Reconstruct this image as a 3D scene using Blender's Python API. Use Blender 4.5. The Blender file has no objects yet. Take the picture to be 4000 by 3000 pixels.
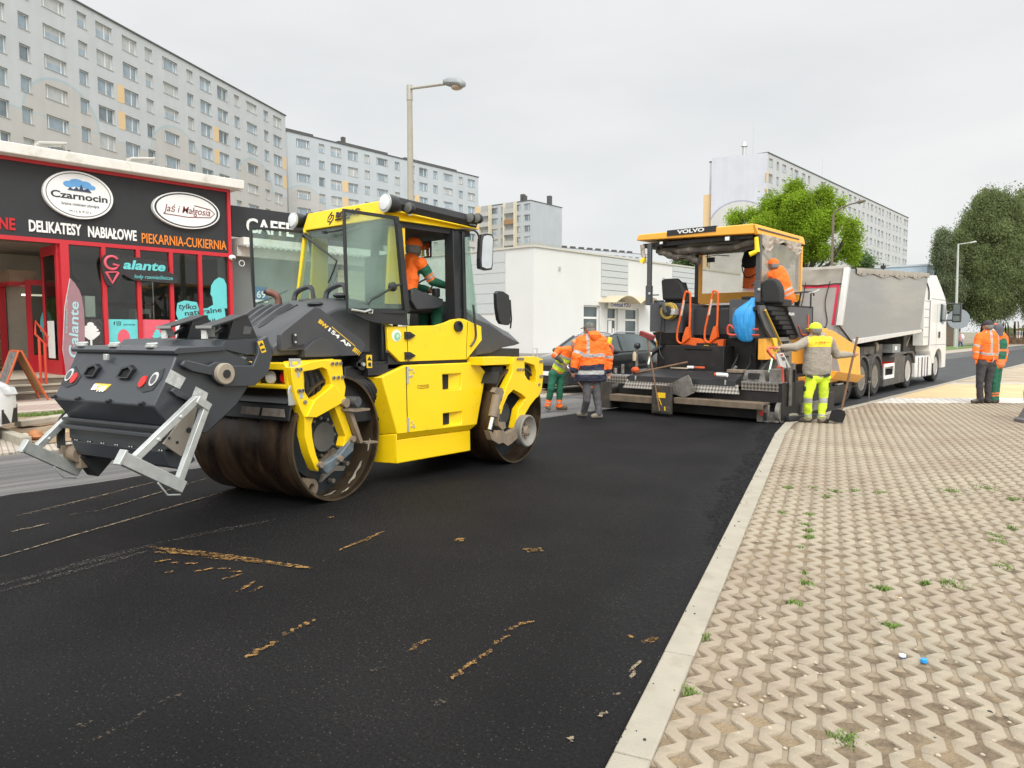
import bpy, bmesh, math, random
from math import sin, cos, pi, radians, sqrt, atan2
from mathutils import Vector as V, Matrix, noise
from mathutils.geometry import tessellate_polygon
random.seed(7)
S = bpy.context.scene
COL = S.collection
# ------------------------------------------------------------------ camera
TH = radians(41.7); PIT = math.atan(208/2820); FPX = 2820.0; EYE = 1.65
cd = bpy.data.cameras.new('camera'); cam = bpy.data.objects.new('camera', cd); COL.objects.link(cam)
cam.location = (0, 0, EYE); cam.rotation_euler = (pi/2-PIT, 0, TH)
cd.sensor_fit = 'HORIZONTAL'; cd.sensor_width = 36; cd.lens = 36*FPX/4000; cd.clip_start = .05; cd.clip_end = 3000
S.camera = cam
S.render.resolution_x = 1024; S.render.resolution_y = 768
# ------------------------------------------------------------------ sky and light: bright overcast day
W = bpy.data.worlds.new('World'); S.world = W; W.use_nodes = True
nt = W.node_tree; N = nt.nodes; LK = nt.links; N.clear()
SUN_EL = radians(42); SUN_AZ = radians(200)
sky = N.new('ShaderNodeTexSky'); sky.sky_type = 'NISHITA'; sky.sun_disc = False
sky.sun_elevation = SUN_EL; sky.sun_rotation = SUN_AZ; sky.air_density = 1; sky.dust_density = 3
tc = N.new('ShaderNodeTexCoord'); sep = N.new('ShaderNodeSeparateXYZ'); LK.new(tc.outputs['Generated'], sep.inputs[0])
mp = N.new('ShaderNodeMapping'); mp.inputs['Scale'].default_value = (1.6, 1.6, 5); LK.new(tc.outputs['Generated'], mp.inputs[0])
cn = N.new('ShaderNodeTexNoise'); cn.inputs['Scale'].default_value = 1.3; cn.inputs['Detail'].default_value = 5; cn.inputs['Roughness'].default_value = .5
LK.new(mp.outputs[0], cn.inputs['Vector'])
cr = N.new('ShaderNodeValToRGB'); cr.color_ramp.elements[0].position = .3; cr.color_ramp.elements[1].position = .72
cr.color_ramp.elements[0].color = (7.7, 7.85, 7.9, 1); cr.color_ramp.elements[1].color = (9.2, 9.3, 9.15, 1)
LK.new(cn.outputs['Fac'], cr.inputs[0])
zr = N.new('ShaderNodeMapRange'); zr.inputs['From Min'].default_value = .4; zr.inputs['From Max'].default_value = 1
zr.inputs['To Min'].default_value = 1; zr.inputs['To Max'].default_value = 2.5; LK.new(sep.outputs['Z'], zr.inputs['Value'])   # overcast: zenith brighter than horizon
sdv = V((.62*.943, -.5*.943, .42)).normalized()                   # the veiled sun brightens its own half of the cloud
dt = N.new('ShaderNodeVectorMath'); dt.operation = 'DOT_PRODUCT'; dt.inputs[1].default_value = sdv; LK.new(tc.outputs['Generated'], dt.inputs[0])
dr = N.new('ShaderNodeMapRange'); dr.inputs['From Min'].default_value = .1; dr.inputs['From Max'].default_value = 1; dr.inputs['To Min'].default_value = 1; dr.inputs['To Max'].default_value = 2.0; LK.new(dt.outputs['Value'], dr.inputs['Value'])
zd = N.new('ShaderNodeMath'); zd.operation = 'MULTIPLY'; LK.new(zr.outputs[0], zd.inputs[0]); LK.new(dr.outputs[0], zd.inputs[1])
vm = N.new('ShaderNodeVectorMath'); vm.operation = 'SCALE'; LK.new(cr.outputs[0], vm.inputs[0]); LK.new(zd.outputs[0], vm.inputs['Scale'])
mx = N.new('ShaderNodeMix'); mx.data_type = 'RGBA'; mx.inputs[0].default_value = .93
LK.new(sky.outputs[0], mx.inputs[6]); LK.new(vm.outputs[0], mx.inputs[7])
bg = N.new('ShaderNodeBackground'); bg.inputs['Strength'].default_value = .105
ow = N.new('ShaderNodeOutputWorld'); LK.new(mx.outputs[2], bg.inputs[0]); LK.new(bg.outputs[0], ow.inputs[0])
sl = bpy.data.lights.new('sun', 'SUN'); sl.energy = 1.5; sl.angle = radians(25); sl.color = (1, .96, .9)
so = bpy.data.objects.new('sun', sl); COL.objects.link(so)
sd = V((.62, -.5, -0)); sd.normalize(); sd = V((sd.x*cos(SUN_EL), sd.y*cos(SUN_EL), sin(SUN_EL)))
sky.sun_rotation = atan2(sd.x, sd.y)
so.rotation_euler = sd.to_track_quat('Z', 'Y').to_euler()
S.view_settings.view_transform = 'Standard'; S.view_settings.look = 'None'; S.view_settings.exposure = .0; S.view_settings.gamma = 1
S.cycles.max_bounces = 8; S.cycles.transparent_max_bounces = 16
try: S.cycles.use_denoising = True
except Exception: pass
# ------------------------------------------------------------------ survey: pixel of the 4000x3000 photo -> point on a real plane of the place
CFW = V((-sin(TH)*cos(PIT), cos(TH)*cos(PIT), -sin(PIT))); CRT = V((cos(TH), sin(TH), 0)); CUP = CRT.cross(CFW); CO = V((0, 0, EYE))
CR = dict(A=(0,1100,.5123),B=(1050,700,.7835),C=(0,500,.6028),D=(2050,800,.5425),E=(2900,850,.5123),F=(0,0,.5425),G=(1000,300,.5877),
 H=(880,1350,.3797),I=(1800,1300,.3314),J=(900,1050,.2712),K=(1100,740,.3617),L=(2350,1300,.3617),M=(2450,850,.3391),N=(3050,1250,.2939),
 O=(3500,1200,.3014),P=(2400,1900,.7233),Q=(0,1400,.6781),R=(2700,500,.5877),S=(0,900,.4822),T=(3050,1250,.2712),X=(2150,1250,.2411),W=(0,0,1.8083),Z=(0,0,1))
def ray(c, a, b):
    x, y, s = CR[c]; u = x+a*s; v = y+b*s
    return CFW+CRT*((u-2000)/FPX)-CUP*((v-1500)/FPX)
def hit(c, a, b, p0, n):
    d = ray(c, a, b); return CO+d*((V(p0)-CO).dot(n)/d.dot(n))
def atx(c, a, b, x): return hit(c, a, b, (x,0,0), V((1,0,0)))
def aty(c, a, b, y): return hit(c, a, b, (0,y,0), V((0,1,0)))
def atz(c, a, b, z=0): return hit(c, a, b, (0,0,z), V((0,0,1)))
def atv(c, a, b, base, d=0):          # vertical plane through base facing along the view, d metres deeper
    n = V((CFW.x, CFW.y, 0)).normalized(); return hit(c, a, b, V(base)+n*d, n)
def yz(c, x, pts): return [(p.y, p.z) for p in (atx(c, a, b, x) for a, b in pts)]
def xz(c, y, pts): return [(p.x, p.z) for p in (aty(c, a, b, y) for a, b in pts)]
# ------------------------------------------------------------------ materials
MATS = {}
def M(name, col, rough=.6, metal=0., var=.08, vs=6., bump=0., bs=40., dirt=None, spec=.5, emit=0., coat=0., stretch=None):
    """procedural principled material; var/vs: value noise, dirt=(colour, scale, low, high)"""
    if name in MATS: return MATS[name]
    m = bpy.data.materials.new(name); m.use_nodes = True; t = m.node_tree; n = t.nodes; l = t.links
    b = n['Principled BSDF']; b.inputs['Roughness'].default_value = rough; b.inputs['Metallic'].default_value = metal
    b.inputs['Specular IOR Level'].default_value = spec; b.inputs['Coat Weight'].default_value = coat
    c = n.new('ShaderNodeTexCoord'); src = c.outputs['Object']
    if stretch:
        q = n.new('ShaderNodeMapping'); q.inputs['Scale'].default_value = stretch; l.new(src, q.inputs[0]); src = q.outputs[0]
    z = n.new('ShaderNodeTexNoise'); z.inputs['Scale'].default_value = vs; z.inputs['Detail'].default_value = 6; l.new(src, z.inputs['Vector'])
    r = n.new('ShaderNodeMapRange'); r.inputs['From Min'].default_value = .25; r.inputs['From Max'].default_value = .75
    r.inputs['To Min'].default_value = 1-var; r.inputs['To Max'].default_value = 1+var; l.new(z.outputs['Fac'], r.inputs['Value'])
    s = n.new('ShaderNodeVectorMath'); s.operation = 'SCALE'; s.inputs[0].default_value = col[:3]; l.new(r.outputs[0], s.inputs['Scale'])
    out = s.outputs[0]
    if dirt:
        z2 = n.new('ShaderNodeTexNoise'); z2.inputs['Scale'].default_value = dirt[1]; z2.inputs['Detail'].default_value = 8; z2.inputs['Roughness'].default_value = .65; l.new(src, z2.inputs['Vector'])
        r2 = n.new('ShaderNodeMapRange'); r2.inputs['From Min'].default_value = dirt[2]; r2.inputs['From Max'].default_value = dirt[3]; l.new(z2.outputs['Fac'], r2.inputs['Value'])
        x = n.new('ShaderNodeMix'); x.data_type = 'RGBA'; l.new(r2.outputs[0], x.inputs[0]); l.new(out, x.inputs[6]); x.inputs[7].default_value = (*dirt[0], 1); out = x.outputs[2]
    l.new(out, b.inputs['Base Color'])
    if bump:
        z3 = n.new('ShaderNodeTexNoise'); z3.inputs['Scale'].default_value = bs; z3.inputs['Detail'].default_value = 5; l.new(c.outputs['Object'], z3.inputs['Vector'])
        u = n.new('ShaderNodeBump'); u.inputs['Strength'].default_value = bump; u.inputs['Distance'].default_value = .02; l.new(z3.outputs['Fac'], u.inputs['Height']); l.new(u.outputs[0], b.inputs['Normal'])
    if emit: b.inputs['Emission Strength'].default_value = emit; b.inputs['Emission Color'].default_value = (*col[:3], 1)
    MATS[name] = m; return m
def glass(name, tint=(.8,.9,.86), refl=1., haze=0., hz=(.7,.7,.66)):
    if name in MATS: return MATS[name]
    m = bpy.data.materials.new(name); m.use_nodes = True; t = m.node_tree; n = t.nodes; l = t.links; n.clear()
    o = n.new('ShaderNodeOutputMaterial'); tr = n.new('ShaderNodeBsdfTransparent'); tr.inputs[0].default_value = (*tint, 1)
    base = tr.outputs[0]
    if haze:
        df = n.new('ShaderNodeBsdfDiffuse'); df.inputs[0].default_value = (*hz, 1); tl = n.new('ShaderNodeBsdfTranslucent'); tl.inputs[0].default_value = (*hz, 1)
        a = n.new('ShaderNodeMixShader'); a.inputs[0].default_value = .5; l.new(df.outputs[0], a.inputs[1]); l.new(tl.outputs[0], a.inputs[2])
        c = n.new('ShaderNodeTexCoord'); z = n.new('ShaderNodeTexNoise'); z.inputs['Scale'].default_value = 3; z.inputs['Detail'].default_value = 5; l.new(c.outputs['Object'], z.inputs['Vector'])
        r = n.new('ShaderNodeMapRange'); r.inputs['To Min'].default_value = max(0,haze-.22); r.inputs['To Max'].default_value = haze+.22; l.new(z.outputs['Fac'], r.inputs['Value'])
        h = n.new('ShaderNodeMixShader'); l.new(r.outputs[0], h.inputs[0]); l.new(base, h.inputs[1]); l.new(a.outputs[0], h.inputs[2]); base = h.outputs[0]
    g = n.new('ShaderNodeBsdfGlossy'); g.inputs['Roughness'].default_value = .02
    f = n.new('ShaderNodeFresnel'); f.inputs[0].default_value = 1.45
    q = n.new('ShaderNodeMath'); q.operation = 'MULTIPLY'; q.inputs[1].default_value = refl; q.use_clamp = True; gb = n.new('ShaderNodeNewGeometry'); bf = n.new('ShaderNodeMath'); bf.operation = 'SUBTRACT'; bf.inputs[0].default_value = 1; l.new(gb.outputs['Backfacing'], bf.inputs[1]); fb_ = n.new('ShaderNodeMath'); fb_.operation = 'MULTIPLY'; l.new(f.outputs[0], fb_.inputs[0]); l.new(bf.outputs[0], fb_.inputs[1]); l.new(fb_.outputs[0], q.inputs[0])
    x = n.new('ShaderNodeMixShader'); l.new(q.outputs[0], x.inputs[0]); l.new(base, x.inputs[1]); l.new(g.outputs[0], x.inputs[2]); l.new(x.outputs[0], o.inputs[0])
    MATS[name] = m; return m
# ------------------------------------------------------------------ mesh builder
class MB:
    def __init__(s, mat=None):
        s.v = []; s.f = []; s.mi = []; s.mats = []; s.cur = 0; s.T = None
        if mat: s.m(mat)
    def m(s, mat):
        if mat not in s.mats: s.mats.append(mat)
        s.cur = s.mats.index(mat); return s
    def add(s, vs, fs):
        o = len(s.v)
        if s.T: vs = [s.T @ V(p) for p in vs]
        s.v += [tuple(p) for p in vs]
        for f in fs: s.f.append([i+o for i in f]); s.mi.append(s.cur)
        return s
    def bx(s, x0, x1, y0, y1, z0, z1):
        return s.add([(x0,y0,z0),(x1,y0,z0),(x1,y1,z0),(x0,y1,z0),(x0,y0,z1),(x1,y0,z1),(x1,y1,z1),(x0,y1,z1)],
                     [(3,2,1,0),(4,5,6,7),(0,1,5,4),(1,2,6,5),(2,3,7,6),(3,0,4,7)])
    def box(s, c, d, rot=None):
        pts = [V((sx*d[0]/2, sy*d[1]/2, sz*d[2]/2)) for sz in (-1,1) for sx, sy in ((-1,-1),(1,-1),(1,1),(-1,1))]
        if rot: pts = [rot @ p for p in pts]
        return s.add([V(c)+p for p in pts], [(3,2,1,0),(4,5,6,7),(0,1,5,4),(1,2,6,5),(2,3,7,6),(3,0,4,7)])
    def hexa(s, b, t): return s.add(list(b)+list(t), [(3,2,1,0),(4,5,6,7),(0,1,5,4),(1,2,6,5),(2,3,7,6),(3,0,4,7)])
    def quad(s, *p): return s.add(p, [tuple(range(len(p)))])
    def ext(s, loops, P, d0, d1):
        """prism with holes: loops = [outer, hole, ...] of 2-D points, P(a, b, d) -> 3-D"""
        if not isinstance(loops[0][0], (tuple, list, V)): loops = [loops]
        flat = [q for lp in loops for q in lp]; n = len(flat)
        tri = tessellate_polygon([[V((a,b,0)) for a, b in lp] for lp in loops])
        vs = [P(a,b,d0) for a, b in flat]+[P(a,b,d1) for a, b in flat]
        fs = [tuple(t) for t in tri]+[tuple(i+n for i in reversed(t)) for t in tri]
        o = 0
        for lp in loops:
            k = len(lp)
            for i in range(k): j = (i+1) % k; fs.append((o+i, o+j, o+j+n, o+i+n))
            o += k
        return s.add(vs, fs)
    def ex(s, loops, x0, x1): return s.ext(loops, lambda a, b, d: (d, a, b), x0, x1)      # outline in (y,z)
    def ey(s, loops, y0, y1): return s.ext(loops, lambda a, b, d: (a, d, b), y0, y1)      # outline in (x,z)
    def ez(s, loops, z0, z1): return s.ext(loops, lambda a, b, d: (a, b, d), z0, z1)      # outline in (x,y)
    def cyl(s, p0, p1, r0, r1=None, n=16, cap=True):
        p0 = V(p0); p1 = V(p1); r1 = r0 if r1 is None else r1; d = (p1-p0).normalized()
        a = d.orthogonal().normalized(); b = d.cross(a); vs = []
        for p, r in ((p0,r0),(p1,r1)):
            for i in range(n): t = 2*pi*i/n; vs.append(p+a*(r*cos(t))+b*(r*sin(t)))
        fs = [(i, (i+1)%n, (i+1)%n+n, i+n) for i in range(n)]
        if cap: fs += [tuple(reversed(range(n))), tuple(range(n, 2*n))]
        return s.add(vs, fs)
    def ring(s, c, ax, r0, r1, h, n=32):
        """flat ring / tube: outer r1, inner r0, from c along ax for h"""
        c = V(c); ax = V(ax).normalized(); a = ax.orthogonal().normalized(); b = ax.cross(a); vs = []
        for r, k in ((r0,0),(r1,0),(r1,h),(r0,h)):
            for i in range(n): t = 2*pi*i/n; vs.append(c+ax*k+a*(r*cos(t))+b*(r*sin(t)))
        fs = []
        for q in range(4):
            w = (q+1) % 4
            for i in range(n): j = (i+1) % n; fs.append((q*n+i, q*n+j, w*n+j, w*n+i))
        return s.add(vs, fs)
    def lathe(s, c, ax, prof, n=28):
        """prof: list of (radius, offset along ax)"""
        c = V(c); ax = V(ax).normalized(); a = ax.orthogonal().normalized(); b = ax.cross(a); vs = []
        for r, k in prof:
            for i in range(n): t = 2*pi*i/n; vs.append(c+ax*k+a*(r*cos(t))+b*(r*sin(t)))
        fs = [(q*n+i, q*n+(i+1)%n, (q+1)*n+(i+1)%n, (q+1)*n+i) for q in range(len(prof)-1) for i in range(n)]
        if prof[0][0] > 1e-4: fs.append(tuple(reversed(range(n))))
        if prof[-1][0] > 1e-4: fs.append(tuple(range((len(prof)-1)*n, len(prof)*n)))
        return s.add(vs, fs)
    def tube(s, pts, r, n=8, closed=False):
        pts = [V(p) for p in pts]; k = len(pts); rs = r if isinstance(r, (list, tuple)) else [r]*k
        vs = []; pa = None
        for i, p in enumerate(pts):
            if closed: d = pts[(i+1)%k]-pts[i-1]
            else: d = pts[min(i+1,k-1)]-pts[max(i-1,0)]
            d.normalize()
            a = d.orthogonal().normalized() if pa is None else (pa-d*pa.dot(d)).normalized()
            pa = a; b = d.cross(a)
            for j in range(n): t = 2*pi*j/n; vs.append(p+a*(rs[i]*cos(t))+b*(rs[i]*sin(t)))
        fs = []
        for i in range(k if closed else k-1):
            q = (i+1) % k
            for j in range(n): w = (j+1) % n; fs.append((i*n+j, i*n+w, q*n+w, q*n+j))
        if not closed: fs += [tuple(reversed(range(n))), tuple(range((k-1)*n, k*n))]
        return s.add(vs, fs)
    def loft(s, rings, cap=True, closed=True):
        n = len(rings[0]); vs = [p for r in rings for p in r]; fs = []
        for i in range(len(rings)-1):
            for j in range(n if closed else n-1): w = (j+1) % n; fs.append((i*n+j, i*n+w, (i+1)*n+w, (i+1)*n+j))
        if cap: fs += [tuple(reversed(range(n))), tuple(range((len(rings)-1)*n, len(rings)*n))]
        return s.add(vs, fs)
    def sph(s, c, r, n=12, k=8):
        r = (r,r,r) if isinstance(r, (int,float)) else r; c = V(c); vs = []
        for i in range(k+1):
            p = pi*i/k-pi/2
            for j in range(n): t = 2*pi*j/n; vs.append(c+V((r[0]*cos(p)*cos(t), r[1]*cos(p)*sin(t), r[2]*sin(p))))
        return s.add(vs, [(i*n+j, i*n+(j+1)%n, (i+1)*n+(j+1)%n, (i+1)*n+j) for i in range(k) for j in range(n)])
    def merge(s, o):
        k = len(s.v); s.v += o.v
        for f, mi in zip(o.f, o.mi):
            mt = o.mats[mi]
            if mt not in s.mats: s.mats.append(mt)
            s.f.append([i+k for i in f]); s.mi.append(s.mats.index(mt))
        return s
OFF = {}
def mesh(name, mb, off=V((0,0,0)), smooth=True, weld=True, ang=35):
    me = bpy.data.meshes.new(name); me.from_pydata([tuple(V(p)-off) for p in mb.v], [], mb.f)
    for mt in mb.mats: me.materials.append(mt)
    for p, i in zip(me.polygons, mb.mi): p.material_index = i
    b = bmesh.new(); b.from_mesh(me)
    if weld: bmesh.ops.remove_doubles(b, verts=b.verts, dist=.0002)
    bmesh.ops.recalc_face_normals(b, faces=b.faces); b.to_mesh(me); b.free()
    if smooth:
        me.polygons.foreach_set('use_smooth', [True]*len(me.polygons)); me.set_sharp_from_angle(angle=radians(ang))
    me.update(); return me
def depth(o):
    n = 0
    while o.parent: o = o.parent; n += 1
    return n
def islands(mb):
    """separate pieces of a builder (touching bounding boxes stay together)"""
    par = list(range(len(mb.v)))
    def fd(i):
        while par[i] != i: par[i] = par[par[i]]; i = par[i]
        return i
    for f in mb.f:
        for i in f[1:]: par[fd(i)] = fd(f[0])
    g = {}
    for f, m in zip(mb.f, mb.mi): g.setdefault(fd(f[0]), []).append((f, m))
    bbs = []
    for k, fs in g.items():
        ps = [mb.v[i] for f, _ in fs for i in f]; bbs.append([[min(p[a] for p in ps)-.006 for a in range(3)], [max(p[a] for p in ps)+.006 for a in range(3)], fs])
    ok = True
    while ok:
        ok = False
        for i in range(len(bbs)):
            for j in range(i+1, len(bbs)):
                a, b = bbs[i], bbs[j]
                if all(a[0][q] <= b[1][q] and b[0][q] <= a[1][q] for q in range(3)):
                    a[0] = [min(x, y) for x, y in zip(a[0], b[0])]; a[1] = [max(x, y) for x, y in zip(a[1], b[1])]; a[2] += b[2]; del bbs[j]; ok = True; break
            if ok: break
    out = []
    for _, _, fs in bbs:
        n = MB(); n.mats = mb.mats; ix = {}
        for f, m in fs:
            for i in f:
                if i not in ix: ix[i] = len(n.v); n.v.append(mb.v[i])
            n.f.append([ix[i] for i in f]); n.mi.append(m)
        out.append(n)
    return out
def obj(name, mb, parent=None, bevel=0, loc=None, split=False, **k):
    if split: return [obj(name, m, parent, bevel, loc, **k) for m in islands(mb)][0]
    while parent and depth(parent) >= 2: parent = parent.parent
    off = OFF[parent] if parent else V(loc or (0,0,0))
    o = bpy.data.objects.new(name, mesh(name, mb, off, **k)); COL.objects.link(o)
    if parent: o.parent = parent
    else: o.location = off
    OFF[o] = off
    if bevel:
        w = o.modifiers.new('bevel', 'BEVEL'); w.width = bevel; w.segments = 2; w.limit_method = 'ANGLE'; w.angle_limit = radians(40); w.harden_normals = False
    return o
def tag(o, label, cat, group=None):
    o['label'] = label; o['category'] = cat
    if group: o['group'] = group
    return o
def thing(name, label, cat, loc, group=None):
    o = bpy.data.objects.new(name, None); COL.objects.link(o); o.location = loc; o.empty_display_size = .2; OFF[o] = V(loc)
    return tag(o, label, cat, group)
def struct(name, mb, kind='structure', **k):
    o = obj(name, mb, **k); o['kind'] = kind; return o
def dup(o, loc=None, parent=None, label=None, rz=None):
    c = o.copy(); COL.objects.link(c); c.parent = parent; OFF[c] = OFF[parent] if parent else V(loc)
    if loc is not None: c.location = loc
    if rz is not None: c.rotation_euler.z = rz
    if label: c['label'] = label
    for ch in o.children: dup(ch, parent=c)
    return c
def text(s, mat, o, h, width=None, xd=(0,1,0), yd=(0,0,1), parent=None, name='lettering', bold=0., ex=.004, shear=0., loc=None, align='L'):
    """lettering built as a mesh: o = lower left corner of the capitals, h = cap height"""
    cu = bpy.data.curves.new('t', 'FONT'); cu.body = s; cu.size = 1; cu.offset = bold; cu.shear = shear; cu.resolution_u = 3
    t = bpy.data.objects.new('t', cu); COL.objects.link(t)
    me = bpy.data.meshes.new_from_object(t.evaluated_get(bpy.context.evaluated_depsgraph_get()))
    bpy.data.objects.remove(t); bpy.data.curves.remove(cu)
    xs = [v.co.x for v in me.vertices]; x0 = min(xs); x1 = max(xs); k = h/.73; kx = k if width is None else width/(x1-x0)
    xd = V(xd).normalized(); yd = V(yd); yd = (yd-xd*yd.dot(xd)).normalized(); n = xd.cross(yd); o = V(o)
    if align == 'C': o = o-xd*((x1-x0)*kx/2)
    b = bmesh.new(); b.from_mesh(me); bpy.data.meshes.remove(me)
    for v in b.verts: v.co = o+xd*((v.co.x-x0)*kx)+yd*(v.co.y*k)
    r = bmesh.ops.extrude_face_region(b, geom=b.faces[:])
    for e in r['geom']:
        if isinstance(e, bmesh.types.BMVert): e.co = e.co+n*ex
    mb = MB(mat); b.verts.index_update(); mb.add([v.co.copy() for v in b.verts], [[v.index for v in f.verts] for f in b.faces]); b.free()
    return obj(name, mb, parent, smooth=False, weld=False, loc=loc) if (parent or loc) else mb
def catmull(pts, k=6):
    pts = [V(p) for p in pts]; out = []
    for i in range(len(pts)-1):
        a = pts[max(i-1,0)]; b = pts[i]; c = pts[i+1]; d = pts[min(i+2,len(pts)-1)]
        for j in range(k):
            t = j/k; out.append(.5*((2*b)+(c-a)*t+(2*a-5*b+4*c-d)*t*t+(3*b-a-3*c+d)*t**3))
    return out+[pts[-1]]
def rz(a): return Matrix.Rotation(a, 4, 'Z')
YEL = M('machine_yellow', (.92,.62,.006), .38, var=.04, vs=3, coat=.15, dirt=((.26,.19,.08), 5, .60, .95))
AMB = M('paver_amber', (.85,.40,.05), .45, var=.06, vs=3, dirt=((.35,.22,.1), 4, .62, .9))
BLK = M('black_paint', (.018,.019,.021), .4, var=.15, bump=.05, bs=200)
RUB = M('black_rubber', (.022,.022,.022), .75, var=.2, vs=9)
GRY = M('graphite_plastic', (.048,.05,.055), .42, var=.12, vs=5, bump=.06, bs=300)
GR2 = M('graphite_paint', (.075,.077,.082), .45, var=.1, vs=4, dirt=((.16,.14,.12), 5, .6, .95))
STL = M('galvanised_steel', (.52,.54,.52), .42, .55, var=.15, vs=14)
CHR = M('bright_metal', (.7,.7,.7), .22, .9, var=.05)
BWN = M('dusty_metal', (.22,.17,.12), .7, var=.25, vs=9)
WHT = M('white_paint', (.8,.8,.78), .5, var=.03)
RED = M('red_paint', (.55,.02,.025), .4, var=.05)
ORG = M('orange_paint', (.75,.12,.015), .45, var=.12, vs=8, dirt=((.3,.1,.03), 6, .6, .85))
LAMP = M('lamp_glass', (.75,.77,.78), .12, var=.05, spec=.8)
REDL = M('red_lens', (.6,.015,.01), .2, var=.1)
AMBL = M('amber_lens', (.7,.2,.02), .2, var=.1)
CABG = glass('cab_glass', (.84,.93,.89), 1.2, .09, (.55,.66,.6))
# ================================================================== ground
gm = M('bare_ground', (.23,.2,.15), .95, var=.25, vs=.6, bump=.4, bs=12, dirt=((.08,.11,.035), .25, .5, .65))
b = MB(gm); b.bx(-700,500,-300,900,-1,-.06); struct('ground', b)
# old milled carriageway on the far side of the fresh lane
def roadmat(name, c0, c1, sc, c2=None, bump=.25, rough=.85, ys=.03, speck=0):
    m = bpy.data.materials.new(name); m.use_nodes = True; t = m.node_tree; n = t.nodes; l = t.links; p = n['Principled BSDF']; p.inputs['Roughness'].default_value = rough
    c = n.new('ShaderNodeTexCoord'); q = n.new('ShaderNodeMapping'); q.inputs['Scale'].default_value = (1,ys,1); l.new(c.outputs['Object'], q.inputs[0])
    a = n.new('ShaderNodeTexNoise'); a.inputs['Scale'].default_value = sc; a.inputs['Detail'].default_value = 8; a.inputs['Roughness'].default_value = .7; l.new(q.outputs[0], a.inputs['Vector'])
    f = n.new('ShaderNodeTexNoise'); f.inputs['Scale'].default_value = 90; f.inputs['Detail'].default_value = 4; l.new(c.outputs['Object'], f.inputs['Vector'])
    r = n.new('ShaderNodeValToRGB'); r.color_ramp.elements[0].position = .3; r.color_ramp.elements[1].position = .72
    r.color_ramp.elements[0].color = (*c0,1); r.color_ramp.elements[1].color = (*c1,1); l.new(a.outputs['Fac'], r.inputs[0]); out = r.outputs[0]
    if speck:
        vo = n.new('ShaderNodeTexVoronoi'); vo.inputs['Scale'].default_value = 55; l.new(c.outputs['Object'], vo.inputs['Vector'])
        k = n.new('ShaderNodeMath'); k.operation = 'LESS_THAN'; k.inputs[1].default_value = speck; l.new(vo.outputs['Distance'], k.inputs[0])
        x = n.new('ShaderNodeMix'); x.data_type = 'RGBA'; l.new(k.outputs[0], x.inputs[0]); l.new(out, x.inputs[6]); x.inputs[7].default_value = (*c2,1); out = x.outputs[2]
    mm = n.new('ShaderNodeVectorMath'); mm.operation = 'SCALE'; rr = n.new('ShaderNodeMapRange'); rr.inputs['To Min'].default_value = .65; rr.inputs['To Max'].default_value = 1.35
    l.new(f.outputs['Fac'], rr.inputs['Value']); l.new(out, mm.inputs[0]); l.new(rr.outputs[0], mm.inputs['Scale']); l.new(mm.outputs[0], p.inputs['Base Color'])
    u = n.new('ShaderNodeBump'); u.inputs['Strength'].default_value = bump; u.inputs['Distance'].default_value = .01; l.new(f.outputs['Fac'], u.inputs['Height']); l.new(u.outputs[0], p.inputs['Normal'])
    return m
OLD = roadmat('milled_asphalt', (.05,.05,.051), (.19,.18,.17), 4.5, (.4,.37,.33), .6, .9, .045, .1)
b = MB(OLD); b.bx(-11.55,-8.5,-25,14.5,-.5,-.028); struct('road', b)
NEW = M('paved_asphalt', (.034,.034,.036), .62, var=.3, vs=1.2, bump=.5, bs=150)
OL2 = roadmat('dusty_asphalt', (.05,.05,.052), (.13,.125,.118), 2.5, None, .3, .85, .05)
b = MB(OL2); b.bx(-11.4,-9.0,14.45,160,-.5,-.02); struct('road', b)
b = MB(NEW); b.bx(-9.05,-4.84,13.3,160,-.5,-.012); struct('road', b)
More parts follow.
